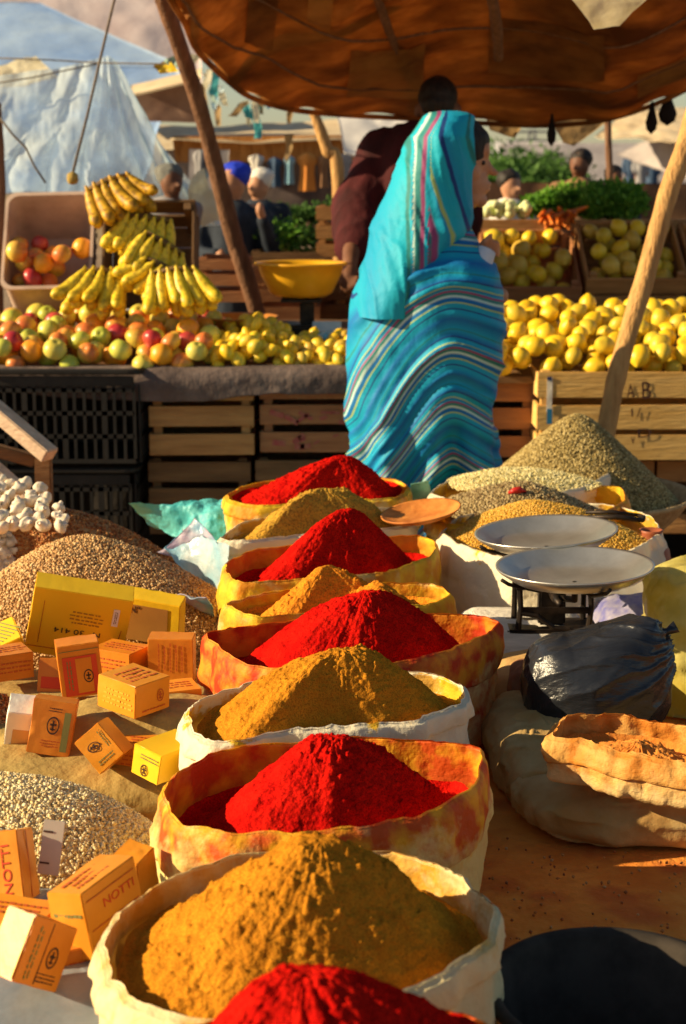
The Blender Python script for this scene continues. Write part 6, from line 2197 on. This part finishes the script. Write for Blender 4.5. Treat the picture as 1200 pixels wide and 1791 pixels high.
wf = q(745, 600)
g0 = np.array([wf[0], WY, 0])
caps = [
    (q(800, 272, 0), (.088, .074, .100)), (q(812, 318, 0), (.066, .058, .072)),             # skull, face
    (q(848, 262, 0), (.014, .050, .030)),                                                     # brow
    (q(846, 288, 0), .020, q(864, 303, 0), .0085), (q(866, 302, 0), (.010, .012, .010)),      # nose
    (q(853, 322, 0), (.012, .022, .007)), (q(851, 331, 0), (.012, .020, .008)),               # lips
    (q(840, 350, 0), (.020, .026, .020)), (q(818, 345, 0), (.044, .050, .030)),               # chin, jaw
    (q(826, 300, -.045), (.022, .022, .028)), (q(826, 300, .045), (.022, .022, .028)),         # cheeks
    (q(798, 345, 0), .052, q(780, 420, 0), .056),                                             # neck
    (q(762, 455, 0), .11, q(748, 560, 0), .13), (q(748, 470, -.095), .05, q(768, 470, .095), .05), (q(748, 560, 0), .125, q(745, 660, 0), .14), (q(745, 660, 0), .145, q(742, 740, 0), .15),
    (g0 + (-.02, -.09, .70), .085, g0 + (-.12, -.09, .38), .058), (g0 + (-.12, -.09, .38), .054, g0 + (-.17, -.09, .07), .036), (g0 + (-.17, -.09, .045), .036, g0 + (-.05, -.10, .03), .028),
    (g0 + (.02, .09, .70), .085, g0 + (.14, .09, .38), .058), (g0 + (.14, .09, .38), .054, g0 + (.17, .09, .07), .036), (g0 + (.17, .09, .045), .036, g0 + (.30, .10, .03), .028),
    (q(748, 475, -.085), .045, q(775, 570, -.10), .040), (q(775, 570, -.10), .038, q(838, 462, -.07), .026), (q(838, 462, -.07), .023, q(848, 440, -.06), .020),
    (q(851, 434, -.06), (.024, .015, .026)),
    (q(772, 462, .10), .050, q(800, 570, .12), .042), (q(800, 570, .12), .040, q(862, 530, .06), .028), (q(874, 518, .04), (.026, .020, .026)),
]
for k in range(4):   # fingers of the raised hand, curled over the cloth
    a = q(856 + 0, 422 + k * 6, -.065 + k * .004)
    caps += [(a, .0085, a + np.array([.020, -.006, -.004]), .0078), (a + np.array([.020, -.006, -.004]), .0075, a + np.array([.026, .012, -.012]), .0062)]
caps += [(q(850, 422, -.075), .010, q(858, 412, -.080), .0075)]
body = blob('person', caps, .0052, m_skin, smooth=3)
tag(body, 'woman wrapped in a turquoise robe striped white, pink and yellow, walking right', 'person')
for dy in (-.043, .043):
    b = MB(); b.lathe([(.001, -.007), (.006, -.004), (.0075, 0), (.006, .004), (.001, .007)], 12)
    b.build('eye', m_eye, body, smooth=True, loc=q(845, 285, dy))
blob('hair', [(q(797, 262, 0), (.094, .080, .100)), (q(826, 245, 0), (.050, .062, .040))], .008, m_hair, body, smooth=3)


def stripe_mat(name, base, dark):
    m = bpy.data.materials.new(name)
    m.use_nodes = True
    nt = m.node_tree
    N, L = nt.nodes, nt.links
    b = N['Principled BSDF']
    b.inputs['Roughness'].default_value = .62
    b.inputs['Specular IOR Level'].default_value = .3
    a = N.new('ShaderNodeAttribute'); a.attribute_name = 's'
    nz = N.new('ShaderNodeTexNoise'); nz.inputs['Scale'].default_value = 7; nz.inputs['Detail'].default_value = 4
    tc = N.new('ShaderNodeTexCoord'); L.new(tc.outputs['Object'], nz.inputs['Vector'])
    ma = N.new('ShaderNodeMath'); ma.operation = 'MULTIPLY_ADD'
    L.new(nz.outputs['Fac'], ma.inputs[0]); ma.inputs[1].default_value = .05; L.new(a.outputs['Fac'], ma.inputs[2])
    fr = N.new('ShaderNodeMath'); fr.operation = 'FRACT'; L.new(ma.outputs[0], fr.inputs[0])
    rp = N.new('ShaderNodeValToRGB'); rp.color_ramp.interpolation = 'LINEAR'
    cr = rp.color_ramp
    W, Yl, Pk, Gn, Nv = (.48, .70, .66), (.42, .56, .18), (.30, .06, .18), (.02, .22, .22), (.01, .05, .22)
    stops = [(0, base), (.06, base), (.065, Nv), (.085, Nv), (.09, base), (.17, base), (.18, Yl), (.195, Yl), (.205, dark), (.265, dark), (.28, W), (.31, W), (.325, Gn), (.36, Gn), (.372, Pk),
             (.395, Pk), (.41, base), (.455, dark), (.462, Yl), (.475, Yl), (.485, base), (.56, base), (.565, Nv), (.585, Nv), (.59, dark), (.70, base), (.705, Gn), (.72, Gn), (.725, base), (.9, dark)]
    cr.elements[0].position = 0; cr.elements[0].color = (*base, 1)
    cr.elements[1].position = 1; cr.elements[1].color = (*base, 1)
    for p, c_ in stops[1:]:
        e = cr.elements.new(p); e.color = (*c_, 1)
    L.new(fr.outputs[0], rp.inputs[0])
    L.new(rp.outputs[0], b.inputs['Base Color'])
    nb = N.new('ShaderNodeTexNoise'); nb.inputs['Scale'].default_value = 30
    L.new(tc.outputs['Object'], nb.inputs['Vector'])
    bp = N.new('ShaderNodeBump'); bp.inputs['Distance'].default_value = .004
    L.new(nb.outputs['Fac'], bp.inputs['Height']); L.new(bp.outputs[0], b.inputs['Normal'])
    tr = N.new('ShaderNodeBsdfTranslucent'); L.new(rp.outputs[0], tr.inputs['Color'])
    ms = N.new('ShaderNodeMixShader'); ms.inputs[0].default_value = .12
    L.new(b.outputs[0], ms.inputs[1]); L.new(tr.outputs[0], ms.inputs[2])
    L.new(ms.outputs[0], N['Material Output'].inputs['Surface'])
    return m


m_robe = stripe_mat('striped_turquoise_cloth', (.004, .36, .58), (.004, .16, .46))
m_veil = stripe_mat('striped_veil_cloth', (.005, .44, .60), (.006, .30, .54))


def prof(pairs, y):
    ys = [p[0] for p in pairs]
    return np.interp(y, ys, [p[1] for p in pairs]), np.interp(y, ys, [p[2] for p in pairs])


# silhouette of the wrap by picture height: (y, left x, right x)
sil = [(398, 712, 826), (420, 690, 838), (445, 650, 852), (480, 637, 870), (520, 627, 877), (560, 621, 878), (600, 616, 877), (650, 613, 870), (700, 612, 862), (750, 616, 860), (790, 620, 868), (830, 626, 870), (900, 630, 874), (980, 640, 870), (1060, 650, 868), (1150, 655, 860)]
nU, nV = 200, 190
Yp = np.linspace(398, 1150, nV)
L_, R_ = prof(sil, Yp)
ang = np.linspace(0, 2 * math.pi, nU, endpoint=False)
V = np.zeros((nV, nU, 3)); S = np.zeros((nV, nU))
for j in range(nV):
    c_ = q((L_[j] + R_[j]) / 2, Yp[j])
    hw = (q(R_[j], Yp[j])[0] - q(L_[j], Yp[j])[0]) / 2
    t = (Yp[j] - 398) / 752
    dp = np.interp(Yp[j], [398, 430, 480, 600, 750, 900, 1150], [.075, .13, .185, .195, .20, .20, .19])
    ca, sa = np.cos(ang), np.sin(ang)
    ex = np.sign(ca) * np.abs(ca) ** .86
    ey = np.sign(sa) * np.abs(sa) ** .86
    V[j, :, 0] = c_[0] + hw * ex
    V[j, :, 1] = c_[1] + dp * ey
    V[j, :, 2] = c_[2]
cx = q(782, 600)[0]
u = V[..., 0] - cx
su = np.sqrt(u * u + .03 ** 2)
sl = np.where(u < 0, 1.55 * (np.sqrt(u * u + .05 ** 2) - .05), .75 * (np.sqrt(u * u + .03 ** 2) - .03))
depthw = np.clip((V[..., 1] - WY) / .2, -1, 1)
S = (V[..., 2] + sl * np.clip((1.30 - V[..., 2]) / .55, .2, 1)) / .150
# folds run along the stripes
fold = fbm(np.stack([S * 1.9, u * 1.3, V[..., 1] * 1.2], -1), 4, 11)
fold2 = (1 - np.abs(fbm(np.stack([S * 2.6 + 9, u * 2.0, V[..., 1] * 2], -1), 3, 14))) ** 3
nx_ = np.cos(ang)[None]; ny_ = np.sin(ang)[None]
tt = np.clip((V[..., 2] - 0) / 1.2, 0, 1)
hang = fbm(np.stack([u * 7 + (V[..., 2]) * 2.2, V[..., 2] * 1.1, V[..., 1] * 3], -1), 3, 33)
amp_ = .014 * fold + .018 * fold2 + .020 * hang
# long vertical folds in the skirt
sk = np.clip((q(700, 690)[2] - V[..., 2]) / .25, 0, 1)
vfold = .030 * np.sin(ang * 9 + 1.5 + 2.2 * fbm(np.stack([ang * 1 + 0 * V[..., 2], V[..., 2] * 2, V[..., 2] * 0], -1), 2, 5)) * sk
cleft = -.075 * np.exp(-((V[..., 0] - q(785, 760)[0]) / .035) ** 2) * (ny_ < 0) * sk
V[..., 0] += nx_ * (amp_ + vfold * .5)
V[..., 1] += ny_ * (amp_ + vfold) - cleft * 1.0
robe = mk('robe', V.reshape(-1, 3), [tuple(reversed(f)) for f in grid_faces(nV, nU, wrap_v=True)], m_robe, body, attrs={'s': S.reshape(-1)})

# head veil: dome over the head, open at the face, falling down the back to a hem
vs_ = [(194, 770, 800), (197, 752, 818), (203, 742, 828), (215, 734, 829), (240, 719, 830), (280, 702, 829), (320, 685, 828), (360, 668, 827), (400, 654, 822), (440, 646, 790), (480, 635, 765), (510, 628, 748), (536, 624, 738), (548, 622, 736)]
nV2, nU2 = 130, 150
Yp = np.concatenate([np.linspace(194, 215, 16), np.linspace(217, 548, nV2 - 16)])
L_, R_ = prof(vs_, Yp)
V = np.zeros((nV2, nU2, 3)); S = np.zeros((nV2, nU2))
for j in range(nV2):
    y = Yp[j]
    c_ = q((L_[j] + R_[j]) / 2, y)
    hw = (q(R_[j], y)[0] - q(L_[j], y)[0]) / 2
    dp = np.interp(y, [194, 197, 203, 215, 240, 300, 380, 440, 500, 548], [.02, .055, .08, .10, .115, .12, .13, .170, .192, .192])
    op = np.interp(y, [194, 225, 240, 300, 400, 430, 548], [.0, .0, .30, .55, .35, .10, .05])
    a = np.linspace(op, 2 * math.pi - op, nU2)
    ca, sa = np.cos(a), np.sin(a)
    V[j, :, 0] = c_[0] + hw * ca
    V[j, :, 1] = c_[1] + dp * sa
    V[j, :, 2] = c_[2]
    S[j] = 0
uu = np.linspace(0, 1, nU2)[None]
z_ = V[..., 2]
# stripe bands of the veil follow its edge from the crown downwards (x measured along the picture plane from the hanging edge)
ex = np.interp(z_, [q(700, 548)[2], q(700, 330)[2], q(700, 240)[2], q(700, 194)[2]], [q(735, 548)[0], q(742, 330)[0], q(748, 240)[0], q(775, 194)[0]])
dxe = V[..., 0] - ex
left = dxe < 0.0
S = np.where(left, .60 + np.clip((-dxe) * 1.9, 0, .39), .43 + dxe * 2.0)
S = np.where((dxe > -.035) & (dxe < .006), .27 + (dxe + .035) / .041 * .14, S)
S = S + np.where(dxe > .006, np.clip((z_ - q(0, 300)[2]) * .7, -.12, .12), 0)
fold = fbm(np.stack([V[..., 0] * 16 + z_ * 3, z_ * 2.2, V[..., 1] * 5], -1), 4, 21)
sharp = (1 - np.abs(fbm(np.stack([V[..., 0] * 22 + z_ * 6, z_ * 2, V[..., 1] * 6], -1), 3, 25))) ** 4
k_ = np.clip((q(0, 215)[2] - z_) / .05, 0, 1)
nrm = V - V.mean(axis=1, keepdims=True)
nrm[..., 2] = 0
nrm /= np.linalg.norm(nrm, axis=-1, keepdims=True) + 1e-6
V += nrm * ((.010 * fold + .010 * sharp) * k_ + .0035)[..., None]
V2 = V - nrm * .006
n1 = nV2 * nU2
F = grid_faces(nV2, nU2)
F2 = [tuple(reversed([i + n1 for i in f])) for f in F]
veil = mk('head_veil', np.concatenate([V.reshape(-1, 3), V2.reshape(-1, 3)]), [tuple(reversed(f)) for f in F] + [tuple(reversed(f)) for f in F2], m_veil, body, attrs={'s': np.concatenate([S.reshape(-1), S.reshape(-1)])})
# pale sleeve cuff at the raised hand
b = MB(); b.tube([q(832, 478, -.08), q(844, 452, -.068), q(850, 438, -.06)], [.034, .032, .029], 14, cap=False)
b.build('sleeve', M('pale_blue_sleeve', (.50, .58, .70), (.66, .70, .76), scale=20, rough=.7), body, smooth=True)

# --- man in the dark maroon robe, seen from behind over the stall
MY = 6.35


def qm(px, py, dy=0.0):
    return at(px, py, MY + dy)


g0 = np.array([qm(765, 500)[0], MY, 0])
caps = [
    (qm(766, 182), (.072, .088, .100)), (qm(766, 205, .05), (.056, .052, .056)), (qm(768, 195, .10), .012, qm(768, 203, .115), .012),
    (qm(730, 194), (.012, .020, .027)), (qm(802, 194), (.012, .020, .027)),
    (qm(767, 215), .055, qm(767, 262), .062),
    (qm(690, 278), .075, qm(800, 278), .072), (qm(748, 300), .14, qm(745, 430), .14), (qm(745, 430), .14, qm(745, 540), .15),
    (g0 + (-.10, 0, .88), .095, g0 + (-.11, .0, .48), .062), (g0 + (-.11, 0, .48), .058, g0 + (-.12, 0, .09), .040), (g0 + (-.12, .0, .05), .040, g0 + (-.13, .16, .035), .032),
    (g0 + (.10, 0, .88), .095, g0 + (.11, .0, .48), .062), (g0 + (.11, 0, .48), .058, g0 + (.12, 0, .09), .040), (g0 + (.12, .0, .05), .040, g0 + (.13, .16, .035), .032),
    (qm(690, 280), .058, qm(622, 372, -.10), .046), (qm(622, 372, -.10), .044, qm(612, 462, -.42), .029),
    (qm(808, 280), .058, qm(810, 380, .02), .046), (qm(810, 380, .02), .044, qm(800, 460, .20), .029), (qm(800, 468, .21), (.03, .02, .045)),
    (qm(612, 470, -.45), .028, qm(610, 484, -.50), .030),
]
for k in range(4):
    a = qm(602 + k * 8, 490 - abs(k - 1.2) * 2, -.52 - .003 * k)
    L2 = [.030, .034, .031, .024][k]
    caps += [(a, .0095, a + np.array([-.006, -.012, -L2]), .0088), (a + np.array([-.006, -.012, -L2]), .0086, a + np.array([-.012, .006, -L2 - .020]), .0072)]
caps += [(qm(600, 478, -.50), .0115, qm(590, 486, -.53), .0095), (qm(590, 486, -.53), .0095, qm(588, 496, -.54), .008)]
man = blob('person', caps, .0065, m_skin_d, smooth=3)
tag(man, 'man in a dark maroon robe seen from behind, one hand at the yellow basin', 'person')
blob('hair', [(qm(766, 170), (.077, .093, .082)), (qm(766, 182, -.04), (.066, .062, .056))], .008, m_hair, man, smooth=2, noise=lambda c: .004 * fbm(c * 60, 3, 4))
m_mar = M('maroon_wool', (.032, .004, .005), (.075, .008, .010), scale=9, rough=.9, bump=.006, bscale=30, stretch=(1, 1, .5))


def fold_noise(c):
    return .012 * fbm(c * np.array([9, 9, 2.2]), 4, 7) + .012 * (1 - np.abs(fbm(c * np.array([7, 7, 3.5]) + 4, 3, 9))) ** 4


mrobe = blob('robe', [
    (qm(765, 246), .080, qm(755, 268), .12), (qm(676, 268), .092, qm(806, 284), .085), (qm(732, 305), .20, qm(736, 470), .19), (qm(740, 470), .19, g0 + (0, 0, .40), .25), (g0 + (0, 0, .40), .25, g0 + (0, 0, .16), .26),
    (qm(674, 270), .094, qm(626, 362, -.08), .098), (qm(626, 362, -.08), .096, qm(622, 432, -.28), .075),
    (qm(806, 292), .082, qm(808, 380, .02), .075), (qm(808, 380, .02), .075, qm(800, 430, .12), .07), (qm(672, 350, -.02), .12, qm(690, 470, -.02), .13),
], .010, m_mar, man, smooth=6, noise=fold_noise)
mrobe['label'] = 'dark maroon robe'
b = MB()
b.tube([qm(728, 242, -.06), qm(735, 262, -.11), qm(767, 285, -.15), qm(800, 262, -.11), qm(808, 242, -.06)], [.025, .034, .042, .034, .025], 14)
b.build('hood', M('purple_maroon_hood', (.10, .008, .05), (.16, .015, .07), scale=9, rough=.9), man, smooth=True)


# --- smaller figures in the background
def figure(label, px, ptop, pchin, Y, cloth, skin=m_skin_d, hat=None, facing=1, lean=0.0, seated=False, wid=1.0, group=None, vox=.012, arm='down'):
    hd = at(px, (ptop + pchin) / 2, Y)
    hh = (at(px, ptop, Y)[2] - at(px, pchin, Y)[2]) / 2
    s_ = hh / .115
    zt_ = hd[2]
    g = np.array([hd[0] - lean, Y, 0])
    top = zt_ - .14 * s_
    hip = top - .52 * s_ if not seated else top - .50 * s_
    V3 = lambda x, y, z: np.array([g[0] + lean * np.clip((z - hip) / (top - hip + 1e-6), 0, 1.1) + x * s_ * wid, Y + y * s_, z])
    caps = [(hd, (.080 * s_, .090 * s_, .115 * s_)), (hd + np.array([.03 * facing * s_, -.05 * s_, -.04 * s_]), (.045 * s_, .045 * s_, .05 * s_)), (hd + np.array([.05 * facing * s_, -.075 * s_, -.01 * s_]), .012 * s_, hd + np.array([.065 * facing * s_, -.10 * s_, -.03 * s_]), .011 * s_),
            (hd + np.array([0, 0, -.08 * s_]), .05 * s_, V3(0, 0, top), .055 * s_),
            (V3(-.15, 0, top - .05 * s_), .06 * s_, V3(.15, 0, top - .05 * s_), .06 * s_), (V3(0, 0, top - .12 * s_), .13 * s_, V3(0, 0, hip), .13 * s_)]
    if arm == 'down':
        arms = [(V3(-.18, 0, top - .06 * s_), V3(-.24, -.02, top - .33 * s_), V3(-.20, -.14, top - .52 * s_)), (V3(.18, 0, top - .06 * s_), V3(.24, -.02, top - .33 * s_), V3(.20, -.14, top - .52 * s_))]
    else:
        arms = [(V3(-.18, 0, top - .06 * s_), V3(-.22, -.10, top - .30 * s_), V3(-.06, -.26, top - .30 * s_)), (V3(.18, 0, top - .06 * s_), V3(.25, -.10, top - .28 * s_), V3(.18, -.24, top - .02 * s_))]
    for a, b_, c_ in arms:
        caps += [(a, .048 * s_, b_, .038 * s_), (b_, .036 * s_, c_, .025 * s_), (c_, (.028 * s_, .02 * s_, .045 * s_))]
    cl = [(V3(-.16, 0, top - .07 * s_), .075 * s_, V3(.16, 0, top - .07 * s_), .075 * s_), (V3(0, 0, top - .12 * s_), .165 * s_, V3(0, 0, hip), .17 * s_)]
    for a, b_, c_ in arms:
        cl += [(a, .066 * s_, b_, .058 * s_), (b_, .056 * s_, b_ + (c_ - b_) * .75, .045 * s_)]
    if seated:
        kn = hip - .02
        for sx_ in (-.11, .11):
            caps += [(V3(sx_, 0, hip), .09 * s_, V3(sx_ * 1.3, -.42, kn), .062 * s_), (V3(sx_ * 1.3, -.42, kn), .058 * s_, V3(sx_ * 1.3, -.42, .07), .04 * s_), (V3(sx_ * 1.3, -.42, .045), .04 * s_, V3(sx_ * 1.3, -.56, .035), .03 * s_)]
            cl += [(V3(sx_, 0, hip), .12 * s_, V3(sx_ * 1.3, -.42, kn), .09 * s_), (V3(sx_ * 1.3, -.42, kn), .09 * s_, V3(sx_ * 1.3, -.42, .15), .08 * s_)]
    else:
        for sx_ in (-.09, .09):
            caps += [(V3(sx_, 0, hip), .09 * s_, V3(sx_, 0, hip * .52), .06 * s_), (V3(sx_, 0, hip * .52), .056 * s_, V3(sx_, 0, .08), .04 * s_), (V3(sx_, 0, .045), .04 * s_, V3(sx_, -.15, .035), .03 * s_)]
        cl += [(V3(0, 0, hip), .17 * s_, V3(0, 0, hip * .25), .20 * s_)]
    o = blob('person', caps, vox * s_, skin, smooth=2)
    tag(o, label, 'person', group)
    blob('clothing', cl, vox * 1.3 * s_, cloth, o, smooth=4, noise=lambda c: .012 * s_ * fbm(c * np.array([8, 8, 3]) / s_, 3, int(px)))
    hm = hat or m_hair
    up = np.array([-.014 * facing * s_, .022 * s_, .042 * s_])
    blob('headwear' if hat else 'hair', [(hd + up, (.096 * s_, .104 * s_, .088 * s_))] + ([(hd + up * 1.6, (.10 * s_, .11 * s_, .06 * s_))] if hat else []), vox * s_, hm, o, smooth=2, noise=lambda c: .010 * s_ * fbm(c * 25 / s_, 3, int(px)))
    return o


m_navy = M('navy_jacket', (.012, .018, .030), (.03, .04, .06), scale=9, rough=.85)
m_blue = M('blue_turban', (.01, .03, .50), (.02, .06, .65), scale=20, rough=.7)
figure('person in a bright blue turban and dark jacket beyond the slanting pole', 407, 286, 352, 7.6, m_navy, hat=m_blue, skin=m_skin, facing=-1, arm='up')
figure('dark dressed person right beside the one in the blue turban', 452, 296, 350, 8.1, m_navy, skin=m_skin, facing=-1, hat=gcol['white'])
figure('person in a grey hood bending behind the banana crate', 300, 288, 346, 6.7, gcol['grey'], hat=M('grey_hood', (.12, .12, .11), (.2, .2, .18), scale=10, rough=.8), facing=1, lean=.12)
figure('seated man in a white shirt with a sunlit face behind the turnips', 893, 298, 350, 7.9, gcol['white'], skin=m_skin, facing=1, seated=False, lean=.03)
figure('dark dressed man standing behind the tall green herbs', 1014, 262, 312, 8.2, gcol['brown'], facing=-1)  # dark skin tone also stands in for the shade on his head
figure('person bent low in black behind the herbs at the right', 1075, 290, 330, 8.0, m_navy, facing=1)
for i, (px, a, b_, Y, cl_, lab) in enumerate(((1103, 262, 275, 27, 'dark blue', 'distant pedestrian in dark blue right of the thin post'), (1122, 258, 272, 25, 'grey', 'distant pedestrian in grey between the post and the leaning pole'),
                                              (1142, 260, 274, 26, 'dark blue', 'distant pedestrian nearest the leaning wooden pole'))):
    figure(lab, px, a, b_, Y, gcol[cl_], group='distant pedestrians at the right', vox=.03)

# seeds and powder spilled over the canvas between the sacks
rs = np.random.default_rng(77)
for nm, lab, xr, yr, nn, gm, sz in (('spilled_seeds', 'seeds scattered over the orange canvas right of the sacks', (.17, .80), (1.55, 2.25), 500, g_rust, .0024),
                                    ('spilled_seeds', 'pale seeds scattered between the sacks and the small cartons', (-.28, -.14), (1.75, 3.1), 700, g_pale, .0028)):
    P = np.stack([rs.uniform(*xr, nn), rs.uniform(*yr, nn), np.full(nn, PLAT + .003)], 1)
    keep = fbm(P * np.array([6, 6, 1]), 2, 5) > -.05
    o = grains_mesh(nm, P[keep], sz, gm, None, 1.2, 90)
    tag(o, lab, 'seeds', kind='stuff')
